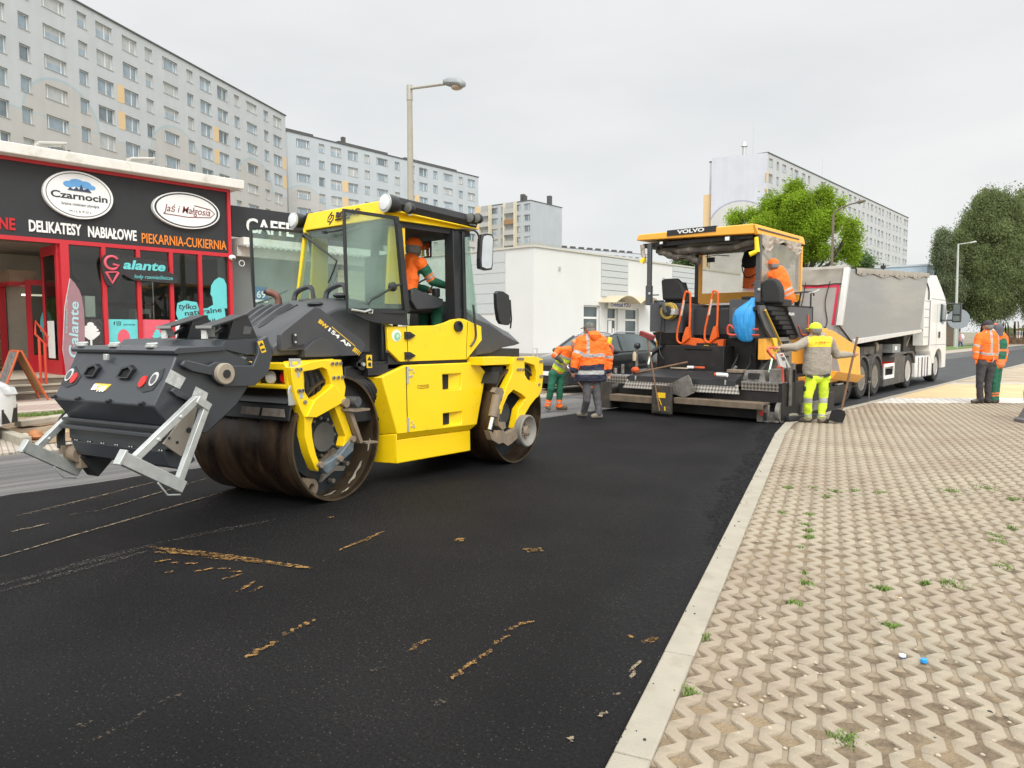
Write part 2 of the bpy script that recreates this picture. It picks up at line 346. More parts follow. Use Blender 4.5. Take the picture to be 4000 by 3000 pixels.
# fresh asphalt lane: an even mat with a ragged free edge; loose, unrolled mix along the kerb
def kerbx(y):
    ps = [(-60,17.0),(2.26,-1.51),(7.2,-3.1),(11.31,-4.46),(12.75,-4.86),(400,-4.86)]
    for (a,x0),(c,x1) in zip(ps, ps[1:]):
        if a <= y <= c: return x0+(x1-x0)*(y-a)/(c-a)
    return -4.86
def fresh_mat():
    m = bpy.data.materials.new('fresh_asphalt'); m.use_nodes = True; t = m.node_tree; n = t.nodes; l = t.links; p = n['Principled BSDF']
    c = n.new('ShaderNodeTexCoord'); at = n.new('ShaderNodeAttribute'); at.attribute_name = 'loose'
    f = n.new('ShaderNodeTexNoise'); f.inputs['Scale'].default_value = 62; f.inputs['Detail'].default_value = 7; f.inputs['Roughness'].default_value = .7; l.new(c.outputs['Object'], f.inputs['Vector'])
    g = n.new('ShaderNodeTexVoronoi'); g.inputs['Scale'].default_value = 38; l.new(c.outputs['Object'], g.inputs['Vector'])
    a = n.new('ShaderNodeTexNoise'); a.inputs['Scale'].default_value = .9; a.inputs['Detail'].default_value = 5; l.new(c.outputs['Object'], a.inputs['Vector'])
    q = n.new('ShaderNodeMapping'); q.inputs['Scale'].default_value = (1,.04,1); l.new(c.outputs['Object'], q.inputs[0])
    w = n.new('ShaderNodeTexNoise'); w.inputs['Scale'].default_value = 2.6; w.inputs['Detail'].default_value = 6; l.new(q.outputs[0], w.inputs['Vector'])
    # light aggregate specks, thicker where the roller has passed
    v2 = n.new('ShaderNodeTexVoronoi'); v2.inputs['Scale'].default_value = 42; l.new(c.outputs['Object'], v2.inputs['Vector'])
    k = n.new('ShaderNodeMapRange'); k.inputs['From Min'].default_value = .17; k.inputs['From Max'].default_value = .10; l.new(v2.outputs['Distance'], k.inputs['Value'])
    wr = n.new('ShaderNodeMapRange'); wr.inputs['From Min'].default_value = .36; wr.inputs['From Max'].default_value = .68; wr.inputs['To Min'].default_value = .12; wr.inputs['To Max'].default_value = .5; l.new(w.outputs['Fac'], wr.inputs['Value'])
    r2 = n.new('ShaderNodeMath'); r2.operation = 'MULTIPLY'; l.new(k.outputs[0], r2.inputs[0]); l.new(wr.outputs[0], r2.inputs[1])
    c0 = n.new('ShaderNodeValToRGB'); c0.color_ramp.elements[0].position = .3; c0.color_ramp.elements[1].position = .75
    c0.color_ramp.elements[0].color = (.0052,.0050,.0056,1); c0.color_ramp.elements[1].color = (.0115,.0108,.0112,1); l.new(a.outputs['Fac'], c0.inputs[0])
    dk = n.new('ShaderNodeMix'); dk.data_type = 'RGBA'; l.new(at.outputs['Fac'], dk.inputs[0]); l.new(c0.outputs[0], dk.inputs[6]); dk.inputs[7].default_value = (.012,.012,.0125,1)
    s1 = n.new('ShaderNodeMix'); s1.data_type = 'RGBA'; l.new(r2.outputs[0], s1.inputs[0]); l.new(dk.outputs[2], s1.inputs[6]); s1.inputs[7].default_value = (.14,.125,.1,1)
    rr = n.new('ShaderNodeMapRange'); rr.inputs['From Min'].default_value = .32; rr.inputs['From Max'].default_value = .70; rr.inputs['To Min'].default_value = .3; rr.inputs['To Max'].default_value = 1.9; l.new(f.outputs['Fac'], rr.inputs['Value'])
    mm = n.new('ShaderNodeVectorMath'); mm.operation = 'SCALE'; l.new(s1.outputs[2], mm.inputs[0]); l.new(rr.outputs[0], mm.inputs['Scale']); l.new(mm.outputs[0], p.inputs['Base Color'])
    ro = n.new('ShaderNodeMapRange'); ro.inputs['To Min'].default_value = .62; ro.inputs['To Max'].default_value = .9; l.new(f.outputs['Fac'], ro.inputs['Value']); l.new(ro.outputs[0], p.inputs['Roughness'])
    h = n.new('ShaderNodeMix'); h.data_type = 'FLOAT'; l.new(at.outputs['Fac'], h.inputs[0]); l.new(f.outputs['Fac'], h.inputs[2]); l.new(g.outputs['Distance'], h.inputs[3])
    st = n.new('ShaderNodeMapRange'); st.inputs['To Min'].default_value = .45; st.inputs['To Max'].default_value = 1; l.new(at.outputs['Fac'], st.inputs['Value'])
    u = n.new('ShaderNodeBump'); u.inputs['Distance'].default_value = .02; l.new(st.outputs[0], u.inputs['Strength']); l.new(h.outputs[0], u.inputs['Height']); l.new(u.outputs[0], p.inputs['Normal'])
    p.inputs['Specular IOR Level'].default_value = .14
    return m
b = MB(fresh_mat()); ys = []; y = -14.
while y < 13.7: ys.append(y); y += .07 if y > .5 else .5
NX = 70; loose = []; vs = []
for y in ys:
    xl = -8.72+.05*noise.noise(V((y*1.3,0,3)))+.03*noise.noise(V((y*6,1,3))); xr = kerbx(y)+.004
    for i in range(NX):
        t = i/(NX-1); t = t**.8; x = xl+(xr-xl)*t; d = xr-x
        e = .55+.28*noise.noise(V((y*.7,x*.4,9)))+.12*noise.noise(V((y*3,x*3,5)))
        lo = max(0,min(1,(e-d)/.22)) if y > 1.0 else 0
        lo *= max(0,min(1,(y-2.2)/1.2))
        if y < 7: lo *= .55+.45*max(0,min(1,(y-5)/2))
        z = .004*noise.noise(V((x*.8,y*.5,0)))*(1 if y < 12 else .3)+lo*(.012*noise.noise(V((x*14,y*14,0)))+.010*noise.noise(V((x*27,y*27,4)))+.008)
        if i == 0: z = -.03
        vs.append((x,y,z)); loose.append(lo)
b.add(vs, [(j*NX+i,j*NX+i+1,(j+1)*NX+i+1,(j+1)*NX+i) for j in range(len(ys)-1) for i in range(NX-1)])
o = struct('road', b, weld=False); at = o.data.attributes.new('loose', 'FLOAT', 'POINT'); at.data.foreach_set('value', loose)
# loose unrolled mix left along the kerb
b = MB(M('loose_asphalt', (.0052,.005,.0054), .75, var=.5, vs=40, spec=.2)); vs = []; NXL = 64; ysl = [2.6+.0135*i for i in range(760)]
for y in ysl:
    for i in range(NXL):
        d = .86*i/(NXL-1); x = kerbx(y)-d+.004; e = .42+.28*noise.noise(V((y*.75,3,9)))+.14*noise.noise(V((y*2.6,x*2,5))); e *= max(.12, min(1, (y-2.6)/4.2))
        lo = max(0, min(1, (e-d)/.2)); c = noise.noise(V((x*17,y*17,0))); f = noise.noise(V((x*38,y*38,4))); g = noise.noise(V((x*6,y*6,2)))
        vs.append((x, y, -.014+lo*(.021+.018*abs(c)+.014*f+.010*g)))
b.add(vs, [(j*NXL+i,j*NXL+i+1,(j+1)*NXL+i+1,(j+1)*NXL+i) for j in range(len(ysl)-1) for i in range(NXL-1)]); o = obj('loose_asphalt', b, weld=False, smooth=False); o['kind'] = 'stuff'
# mud and emulsion smears left on the mat by tyres and the drum
def ragged(name, col, thr=.5, sc=14, ys=1.0):
    m = bpy.data.materials.new(name); m.use_nodes = True; t = m.node_tree; n = t.nodes; l = t.links; p = n['Principled BSDF']; o = n['Material Output']
    p.inputs['Base Color'].default_value = (*col,1); p.inputs['Roughness'].default_value = .85
    c = n.new('ShaderNodeTexCoord'); q = n.new('ShaderNodeMapping'); q.inputs['Scale'].default_value = (1,ys,1); l.new(c.outputs['Object'], q.inputs[0])
    a = n.new('ShaderNodeTexNoise'); a.inputs['Scale'].default_value = sc; a.inputs['Detail'].default_value = 7; a.inputs['Roughness'].default_value = .7; l.new(q.outputs[0], a.inputs['Vector'])
    r = n.new('ShaderNodeMapRange'); r.inputs['From Min'].default_value = thr-.06; r.inputs['From Max'].default_value = thr+.1; r.inputs['To Max'].default_value = .9; l.new(a.outputs['Fac'], r.inputs['Value'])
    tr = n.new('ShaderNodeBsdfTransparent'); x = n.new('ShaderNodeMixShader'); l.new(r.outputs[0], x.inputs[0]); l.new(tr.outputs[0], x.inputs[1]); l.new(p.outputs[0], x.inputs[2]); l.new(x.outputs[0], o.inputs[0]); return m
def smear(b, p0, p1, w, z=.009, k=8, wob=.02):
    p0 = V((*p0[:2],z)); p1 = V((*p1[:2],z)); d = (p1-p0); n = V((-d.y,d.x,0)).normalized(); L = []; w *= .6; 
    for i in range(k+1):
        t = i/k; q = p0+d*t+n*(wob*noise.noise(p0*3+V((t*4,0,0)))); ww = w*(sin(pi*min(max(t,.04),.96))**.5)*(.7+.6*random.random()); L.append((q-n*ww/2,q+n*ww/2))
    for (a,c),(e,f) in zip(L, L[1:]): b.quad(a,c,f,e)
OCH = ragged('ochre_mud', (.30,.16,.04), .50, 30); TAN = ragged('tan_dust', (.15,.115,.075), .58, 50); LIN = ragged('pale_line', (.26,.2,.13), .46, 22); DUS = ragged('grey_dust', (.1,.088,.074), .56, 70)
b = MB(OCH)
def sm(c, q, w, mat=OCH, **k): b.m(mat); smear(b, atz(c,q[0],q[1]), atz(c,q[2],q[3]), w, **k)
sm('Q',(870,1090,1790,1215),.16,k=14); sm('Q',(890,1120,1300,1140),.1); sm('Q',(1150,1150,1700,1200),.05)
for q in ((890,1180,985,1163),(980,1185,1035,1180),(1060,1190,1140,1185),(1120,1235,1230,1213),(1250,1217,1330,1217),(1280,1280,1400,1245),(1365,1350,1470,1290),(1437,1352,1530,1312),(1320,1236,1400,1232),(950,1240,1000,1233)): sm('Q',q,.05)
sm('Q',(1950,1112,2180,1020),.07); sm('Q',(2060,1072,2212,1000),.06); sm('Q',(1855,1175,1900,1155),.03,TAN); sm('Q',(1880,925,1920,915),.08)
sm('Q',(160,1600-120,400,1500-120),.0)
for q in ((530,1425,575,1400),(575,1402,600,1388),(610,1375,645,1358),(645,1358,680,1340)): sm('W',q,.06)
for q in ((975,1470,1000,1450),(1000,1450,1030,1425),(1035,1425,1060,1405),(1065,1395,1100,1375),(1090,1365,1130,1350),(1120,1350,1155,1345),(880,1410,925,1383),(895,1400,910,1390)): sm('W',q,.05)
for q in ((985,1172,1000,1164),(1130,1188,1175,1192),(1140,1195,1165,1185)): sm('W',q,.12)
for q in ((1390,1392,1420,1380),(1405,1388,1415,1378),(1355,1380,1365,1376)): sm('W',q,.07)
for q in ((1360,1455,1385,1430),(1365,1470,1372,1450),(1290,1550,1310,1540),(1325,1505,1340,1500),(1230,1605,1240,1595)): sm('W',q,.035,LIN)
for q in ((195,1605,250,1580),(260,1575,310,1545),(310,1545,350,1520),(350,1520,400,1498),(150,1580,200,1560),(940,1530,960,1510),(800,1455,830,1440)): sm('W',q,.06,TAN)
sm('Q',(0,1150,1330,760),.05,LIN,k=30,wob=.01); sm('Q',(60,1005,280,955),.05,LIN,k=10); sm('Q',(100,915,930,710),.12,TAN,k=20); sm('Q',(100,910,930,707),.035,LIN,k=20); sm('Q',(540,890,1190,695),.035,LIN,k=20,wob=.01); sm('Q',(270,925,560,880),.09,TAN)
sm('Q',(720,945,1400,815),.03,DUS,k=12); sm('Q',(0,1310,900,1075),.16,DUS,k=16); sm('Q',(0,1345,900,1105),.12,DUS,k=16); sm('Q',(900,1070,1600,930),.15,DUS,k=14)
o = struct('mud_smears', b, 'stuff')
# kerb: concrete stones with open joints
KM = M('kerb_concrete', (.33,.30,.24), .85, var=.1, vs=5, bump=.25, bs=90, dirt=((.25,.215,.16), 4, .55, .8))
b = MB(KM)
def kstones(p, q, L=1.0, w=.15, z0=-.3, z1=.032):
    p = V((*p,0)); q = V((*q,0)); d = (q-p); n = max(1,round(d.length/L)); d.normalize(); s = V((d.y,-d.x,0)); st = (q-p).length/n
    for i in range(n):
        a = p+d*(i*st+.003); c = p+d*((i+1)*st-.003); dz = random.uniform(-.003,.003)
        b.hexa([(*(a).xy,z0),(*(a+s*w).xy,z0),(*(c+s*w).xy,z0),(*c.xy,z0)],[(*(a).xy,z1+dz),(*(a+s*w).xy,z1+dz),(*(c+s*w).xy,z1+dz),(*c.xy,z1+dz)])
kstones((3.2,-12.3),(-1.49,2.26)); kstones((-1.49,2.26),(-4.46,11.31)); kstones((-4.46,11.31),(-4.86,12.75),.75); kstones((-4.86,12.75),(-4.86,80))
struct('kerb', b, bevel=.008)
# pavement: openwork concrete pavers, ribs round soil-filled diamonds
PV = M('paver_concrete', (.33,.28,.208), .88, var=.12, vs=1.1, bump=.35, bs=120, dirt=((.27,.205,.15), .8, .45, .7))
DIRT = M('paver_soil', (.16,.118,.075), .95, var=.4, vs=25, bump=.9, bs=60, dirt=((.27,.2,.12), 1.3, .5, .62))
ka = V((-.3101,.9507,0)); kc = V((.9507,.3101,0)); KO = V((-1.34,2.26,.0))     # along / across the near kerb
def vis(p, m=.6):
    d = p-CO; z = d.dot(CFW)
    if z < .5: return False
    u = d.dot(CRT)/z*FPX; return -2600 < u < 3300 and z < 24 and abs(d.dot(CUP)/z*FPX) < 2500
b = MB(PV); PC = .117; PL = .205; Wm = .068; Ws = .009; CH = .006
def hw(t):      # half opening of a column at phase t (0 = diamond centre)
    t = (t+.5) % 1-.5; t = abs(t)
    return Ws+(Wm-Ws)*max(0, 1-t/.29)
brk = [-.5,-.29,-.21,0,.21,.29]
def bandline(s): return 0
def wdist(p): return p.dot(V((-sin(TH),cos(TH),0)))
CELLS = []
for i in range(-2, 150):
    a0 = i*PC; par = i % 2
    j = -20
    rows = []
    for j in range(-20, 120):
        mid = KO+kc*(a0+PC/2)+ka*(j*PL)
        ok = vis(mid) and mid.x-.045 > kerbx(mid.y)+.155 and wdist(mid) < 16.15
        if not ok:
            if rows: pass
            rows.append(None); continue
        rows.append(j)
    for j in [r for r in rows if r is not None]:
        CELLS.append((i,j))
        dz = .004*noise.noise(V((i*.35,j*.3,0)))+.002*noise.noise(V((i//4,j//3,7)))*2; sec = []
        for t in brk+[.5]:
            bb = (j+t)*PL; jl = hw(t+.5*par); jr = hw(t+.5*(1-par))
            al = a0+jl; ar = a0+PC-jr; jx = .003*noise.noise(V((i,bb*9,2)))
            q = lambda a, z: KO+kc*(a+jx)+ka*bb+V((0,0,z))
            sec.append([q(al,.0),q(al,.024+dz),q(al+CH,.03+dz),q(ar-CH,.03+dz),q(ar,.024+dz),q(ar,.0)])
        b.loft(sec, cap=False, closed=False)
struct('pavement', b, weld=False, ang=50)
fl = MB(M('joint_soil', (.22,.175,.12), .95, var=.3, vs=20))
for (i, j) in CELLS:
    c_ = KO+kc*(i*PC)+ka*((j+(.5 if i % 2 == 0 else 0))*PL); z_ = .0245+.004*noise.noise(c_*3); fl.add([c_+kc*sa*.0094+ka*sb*.046+V((0,0,z_)) for sa, sb in ((-1,-1),(1,-1),(1,1),(-1,1))]+[c_+kc*sa*.04+ka*sb*.082+V((0,0,.008)) for sa, sb in ((-1,-1),(1,-1),(1,1),(-1,1))], [(0,1,2,3),(0,1,5,4),(3,2,6,7)])
struct('soil', fl, weld=False)
b = MB(DIRT); vs = []; fs = []; NN = 0
xs = [KO+kc*(k*.085) for k in range(-2,190)]; rows = 250
idx = {}
for k in range(-2,190):
    for r in range(-40,210):
        p = KO+kc*(k*.085)+ka*(r*.085)
        if not vis(p) or p.x < kerbx(p.y)+.06 or wdist(p) > 16.25: continue
        h = .5+.5*noise.noise(V((p.x*.9+3,p.y*.9,0)))+.25*noise.noise(V((p.x*3,p.y*3,1)))
        sand = max(0,min(1,(noise.noise(V((p.x*.8+11,p.y*.8+4,5)))-.28)*4))
        idx[(k,r)] = len(vs); vs.append((p.x,p.y,.008+.010*max(0,min(1.2,h))+.014*sand))
fs = [(idx[(k,r)],idx[(k+1,r)],idx[(k+1,r+1)],idx[(k,r+1)]) for (k,r) in idx if all(q in idx for q in ((k+1,r),(k+1,r+1),(k,r+1)))]
b.add(vs, fs); struct('soil', b, weld=False)
# base sheets of the pavement out of the grid, white brick band, sand band, rough ground beyond
wl = lambda d, x: ((V((x,0,0))+V((0,(d+x*sin(TH))/cos(TH),0))).x, (d+x*sin(TH))/cos(TH))
def band(name, mat, d0, d1, z, x1=22):
    b = MB(mat); x0 = -4.70; b.ez([wl(d0,x0),wl(d0,x1),wl(d1,x1),wl(d1,x0)], -.4, z); return b
def brickmat(name, c1, c2, mort, sc, rot, rough=.9):
    m = bpy.data.materials.new(name); m.use_nodes = True; t = m.node_tree; n = t.nodes; l = t.links; p = n['Principled BSDF']; p.inputs['Roughness'].default_value = rough
    c = n.new('ShaderNodeTexCoord'); q = n.new('ShaderNodeMapping'); q.inputs['Rotation'].default_value = (0,0,rot); l.new(c.outputs['Object'], q.inputs[0])
    k = n.new('ShaderNodeTexBrick'); k.inputs['Scale'].default_value = sc; k.inputs['Color1'].default_value = (*c1,1); k.inputs['Color2'].default_value = (*c2,1); k.inputs['Mortar'].default_value = (*mort,1); k.inputs['Mortar Size'].default_value = .03
    l.new(q.outputs[0], k.inputs['Vector']); a = n.new('ShaderNodeTexNoise'); a.inputs['Scale'].default_value = 3; a.inputs['Detail'].default_value = 6; l.new(c.outputs['Object'], a.inputs['Vector'])
    r = n.new('ShaderNodeMapRange'); r.inputs['To Min'].default_value = .75; r.inputs['To Max'].default_value = 1.25; l.new(a.outputs['Fac'], r.inputs['Value'])
    s = n.new('ShaderNodeVectorMath'); s.operation = 'SCALE'; l.new(k.outputs[0], s.inputs[0]); l.new(r.outputs[0], s.inputs['Scale']); l.new(s.outputs[0], p.inputs['Base Color']); return m
struct('pavement', band('w', brickmat('white_bricks',(.66,.64,.6),(.58,.56,.52),(.25,.21,.17),2.2,.45), 16.2, 17.45, .026))
struct('sand', band('s', M('laying_sand',(.58,.42,.23),.95,var=.14,vs=1.2,bump=.4,bs=20), 17.5, 21.9, .022))
struct('pavement', band('s', M('slab_edge',(.42,.38,.31),.95,var=.2,vs=2), 21.95, 22.7, .02))
struct('path', band('s', M('rough_earth',(.36,.29,.21),.95,var=.3,vs=1.1,bump=.8,bs=9), 22.75, 90, .015))
b = MB(M('pavement_base',(.38,.32,.24),.95,var=.25,vs=5,bump=.5,bs=40)); b.ez([(3.4,-12),(60,-12),wl(16.15,60),wl(16.15,-4.7),(-4.7,12.75),(-4.3,11.31),(-1.35,2.26)], -.4, -.004); struct('soil', b)
# weeds in the openings
GRS = M('weed_green', (.13,.21,.035), .7, var=.35, vs=20)
random.seed(3)
def tuft(b, p, r, n, h):
    for _ in range(n):
        a = random.uniform(0,2*pi); q = V((p[0]+random.gauss(0,r*.55),p[1]+random.gauss(0,r*.55),p[2])); d = V((cos(a),sin(a),0)); l = h*random.uniform(.4,1.1); w = V((-d.y,d.x,0))*.004
        b.quad(q-w,q+w,q+w*.6+d*l*.4+V((0,0,l*.8)),q+d*l*.8+V((0,0,l)))
b = MB(GRS)
for px_, py_, r, n in ((935,10,.07,60),(1070,15,.06,40),(1185,30,.05,40),(905,150,.05,40),(1045,158,.05,40),(1025,212,.05,40),(1050,245,.05,30),(1050,278,.05,40),(1010,340,.03,30),(1035,530,.05,70),(975,640,.05,60),(1445,560,.05,60),(1490,762,.05,50),(415,1120,.04,60),(1245,1380,.06,70),(1820,535,.07,60),(1680,530,.03,30),(2070,305,.06,50),(2050,272,.05,40),(2160,75,.08,70),(1810,30,.1,60),(1440,38,.05,40),(1300,28,.05,40),(2010,15,.12,70),(500,820,.03,20),(1030,475,.03,30),(1150,60,.05,30),(2140,230,.05,30),(2100,440,.06,40)):
    tuft(b, atz('P',px_,py_,.018), r*.9, int(n*1.8), .027)
struct('weeds', b, 'stuff', weld=False, smooth=False)
# pebbles and crumbs of asphalt on pavement and kerb
b = MB(M('crumbs_dark',(.03,.03,.03),.9)); pm = M('pebbles',(.4,.34,.26),.9,var=.3,vs=30)
for i in range(170):
    u = random.uniform(600,2200); v = random.uniform(30,1500); p = atz('P',u,v,.028)
    if p.x < kerbx(p.y)+.18: continue
    b.m(pm if random.random() < .93 else MATS['crumbs_dark']); r = random.uniform(.004,.010); b.sph(p,(r*1.3,r,r*.7),6,4)
for i in range(60):
    y = random.uniform(2.3,12); x = kerbx(y)+abs(random.gauss(0,.04)); b.m(MATS['crumbs_dark']); r = random.uniform(.002,.007); b.sph((x,y,.036),(r,r,r*.7),6,4)
struct('pebbles', b, 'stuff')
# far side: flush paver strip, dirt verge, grass, footpath
b = MB(brickmat('pale_setts',(.42,.37,.3),(.36,.31,.26),(.22,.18,.14),3.5,.2)); b.bx(-13.2,-11.55,-25,3.1,-.4,.0); b.bx(-13.2,-11.4,3.1,160,-.4,-.012); struct('pavement', b)
b = MB(M('verge_earth',(.25,.17,.1),.97,var=.35,vs=3,bump=.9,bs=10,dirt=((.33,.25,.17),2,.5,.65)))
vs = []; nx = 30; ny = 60
for i in range(nx):
    for j in range(ny):
        x = -16+3.9*i/(nx-1); y = 3.2+12*j/(ny-1); e = min(1, i/3, (nx-1-i)/3, j/2); vs.append((x,y,.0+.09*e*(.6+.7*noise.noise(V((x*1.5,y*1.5,0)))+.4*noise.noise(V((x*5,y*5,0))))))
b.add(vs, [(i*ny+j,(i+1)*ny+j,(i+1)*ny+j+1,i*ny+j+1) for i in range(nx-1) for j in range(ny-1)]); struct('verge', b, weld=False)
b = MB(M('verge_grass',(.12,.17,.05),.95,var=.35,vs=6,bump=.8,bs=30)); b.bx(-16.3,-13.2,15.2,160,-.4,.02); b.bx(-18.4,-16.3,24,70,-.4,.05); struct('verge', b)
random.seed(5); b = MB(GRS)
for i in range(900): y = random.uniform(3.3,10); tuft(b,(-15.9+random.gauss(0,.14),y,.03),.05,4,.07)
for i in range(500): y = random.uniform(15,40); tuft(b,(random.uniform(-16.2,-14.5),y,.02),.1,4,.1)
for i in range(160): tuft(b,(random.uniform(-15.6,-13),random.uniform(4,9),.08),.05,3,.05)
struct('grass', b, 'stuff', weld=False, smooth=False)
b = MB(brickmat('footpath_slabs',(.4,.29,.25),(.36,.27,.23),(.25,.2,.17),2.6,0)); b.bx(-17.6,-16.3,-25,24,-.4,.09); b.bx(-19.3,-18.4,-25,24,-.4,.09)
b.m(M('path_concrete',(.44,.38,.31),.95,var=.12,vs=2)); b.bx(-18.4,-17.6,-25,24,-.4,.092); b.bx(-16.3,-16.1,-25,24,-.4,.10); struct('path', b)
b = MB(M('yard_paving',(.36,.32,.28),.95,var=.12,vs=1.5)); b.bx(-40,-18.4,12,70,-.4,.03); struct('pavement', b)
b = MB(KM); kstones((-13.95,3.12),(-12.1,3.12),.9,.14,-.1,.12); kstones((-13.05,-20),(-13.05,2.0),1,.12,-.1,.03); struct('kerb', b, bevel=.01)
# rubble in the verge
random.seed(9)
def rock(b, c, r):
    n = 9; k = 6; vs = []
    sd = V((random.random()*50,0,0))
    for i in range(k+1):
        p = pi*i/k-pi/2
        for j in range(n):
            t = 2*pi*j/n; d = V((cos(p)*cos(t),cos(p)*sin(t),sin(p))); q = 1+.35*noise.noise(d*1.6+sd); vs.append(V(c)+V((d.x*r[0],d.y*r[1],d.z*r[2]))*q)
    b.add(vs, [(i*n+j,i*n+(j+1)%n,(i+1)*n+(j+1)%n,(i+1)*n+j) for i in range(k) for j in range(n)])
CONC = M('rubble_concrete',(.4,.35,.28),.9,var=.15,vs=8,bump=.4)
for (u,v,r,mt,lb,ct) in ((270,1175,(.2,.1,.08),M('broken_brick',(.36,.15,.06),.9,var=.25,vs=9,bump=.4),'broken orange brick lying at the kerb corner of the verge','brick'),
    (185,1180,(.12,.07,.05),CONC,'small pale stone beside the broken orange brick','stone'),(480,1145,(.22,.14,.14),M('sandstone',(.38,.27,.15),.9,var=.2,vs=8,bump=.4),'rounded tan rubble lump half hidden by the galvanised stand','stone')):
    p = atz('A',u,v,.06); b = MB(mt); rock(b,p,r); tag(obj('rubble_'+ct,b,loc=(p.x,p.y,.03)),lb,ct)
p = atz('A',320,1075,.08); b = MB(CONC); b.box(p+V((0,0,.04)),(.25,.75,.1),Matrix.Rotation(.15,3,'Z')@Matrix.Rotation(.05,3,'X')); tag(obj('kerb_slab',b,loc=(p.x,p.y,.04),bevel=.012),'loose concrete kerb slab lying on the bare earth verge','slab')
# ================================================================== tower blocks
def cw(X, Y): return V((X*cos(TH)-Y*sin(TH), X*sin(TH)+Y*cos(TH), 0))      # survey axes (right, away) -> world
def ray_line(u, P, D):      # distance along wall line P + k D (world xy) seen in photo column u
    r = CFW+CRT*((u-2000)/FPX); r = V((r.x,r.y)); a = V((P.x,P.y)); d = V((D.x,D.y))
    # cross(r, a + k d) = 0
    return -(r.x*a.y-r.y*a.x)/(r.x*d.y-r.y*d.x)
WF = M('window_frame', (.72,.72,.7), .5, var=.02)
GL = []
for i, (c, v) in enumerate((((.25,.31,.35), .3), ((.14,.18,.2), .4), ((.42,.43,.42), .2), ((.30,.37,.42), .25))):
    GL.append(M('window_glass_%s' % 'abcd'[i], c, .06, var=v, vs=.9, spec=1.0))
BRF = M('brown_frame', (.1,.06,.05), .5)
def wall_mat(name, c_up, c_lo, zb, L, s0, R, line=(.33,.42,.45), bands=True):
    if name in MATS: return MATS[name]
    m = bpy.data.materials.new(name); m.use_nodes = True; t = m.node_tree; n = t.nodes; l = t.links; p = n['Principled BSDF']; p.inputs['Roughness'].default_value = .85
    c = n.new('ShaderNodeTexCoord'); s = n.new('ShaderNodeSeparateXYZ'); l.new(c.outputs['Object'], s.inputs[0])
    def ma(op, a, b=None, cl=False):
        k = n.new('ShaderNodeMath'); k.operation = op; k.use_clamp = cl
        for i, q in enumerate((a, b)):
            if q is None: continue
            if isinstance(q, (int, float)): k.inputs[i].default_value = q
            else: l.new(q, k.inputs[i])
        return k.outputs[0]
    dx = ma('SUBTRACT', ma('PINGPONG', ma('SUBTRACT', s.outputs[0], s0), L/2), 0)
    dz = ma('SUBTRACT', s.outputs[2], zb)
    d = ma('SQRT', ma('ADD', ma('MULTIPLY', dx, dx), ma('MULTIPLY', ma('MULTIPLY', dz, dz), 1.3)))
    ins = ma('LESS_THAN', d, R); low = ma('LESS_THAN', dz, 0); zone = ma('MAXIMUM', ins, low)
    rim = ma('MULTIPLY', ma('LESS_THAN', ma('ABSOLUTE', ma('SUBTRACT', d, R)), .14), ma('GREATER_THAN', dz, 0))
    rim = ma('MAXIMUM', rim, ma('LESS_THAN', ma('ABSOLUTE', dz), .07))
    nz = n.new('ShaderNodeTexNoise'); nz.inputs['Scale'].default_value = .35; nz.inputs['Detail'].default_value = 7; l.new(c.outputs['Object'], nz.inputs['Vector'])
    q = n.new('ShaderNodeMapping'); q.inputs['Scale'].default_value = (1.2,1.2,.12); l.new(c.outputs['Object'], q.inputs[0])
    n2 = n.new('ShaderNodeTexNoise'); n2.inputs['Scale'].default_value = 1.2; n2.inputs['Detail'].default_value = 6; l.new(q.outputs[0], n2.inputs['Vector'])
    x = n.new('ShaderNodeMix'); x.data_type = 'RGBA'; l.new(zone, x.inputs[0]); x.inputs[6].default_value = (*c_up,1); x.inputs[7].default_value = (*c_lo,1)
    y = n.new('ShaderNodeMix'); y.data_type = 'RGBA'; l.new(ma('MULTIPLY', rim, .75), y.inputs[0]); l.new(x.outputs[2], y.inputs[6]); y.inputs[7].default_value = (*line,1)
    f = ma('ADD', ma('MULTIPLY', nz.outputs['Fac'], .22), ma('ADD', ma('MULTIPLY', n2.outputs['Fac'], .16), .80))
    k = n.new('ShaderNodeVectorMath'); k.operation = 'SCALE'; l.new(y.outputs[2], k.inputs[0]); l.new(f, k.inputs['Scale']); l.new(k.outputs[0], p.inputs['Base Color']); MATS[name] = m; return m
ROOF = M('roof_felt', (.09,.09,.09), .9, var=.2, vs=1)
SILL = M('window_sill', (.4,.4,.38), .7)
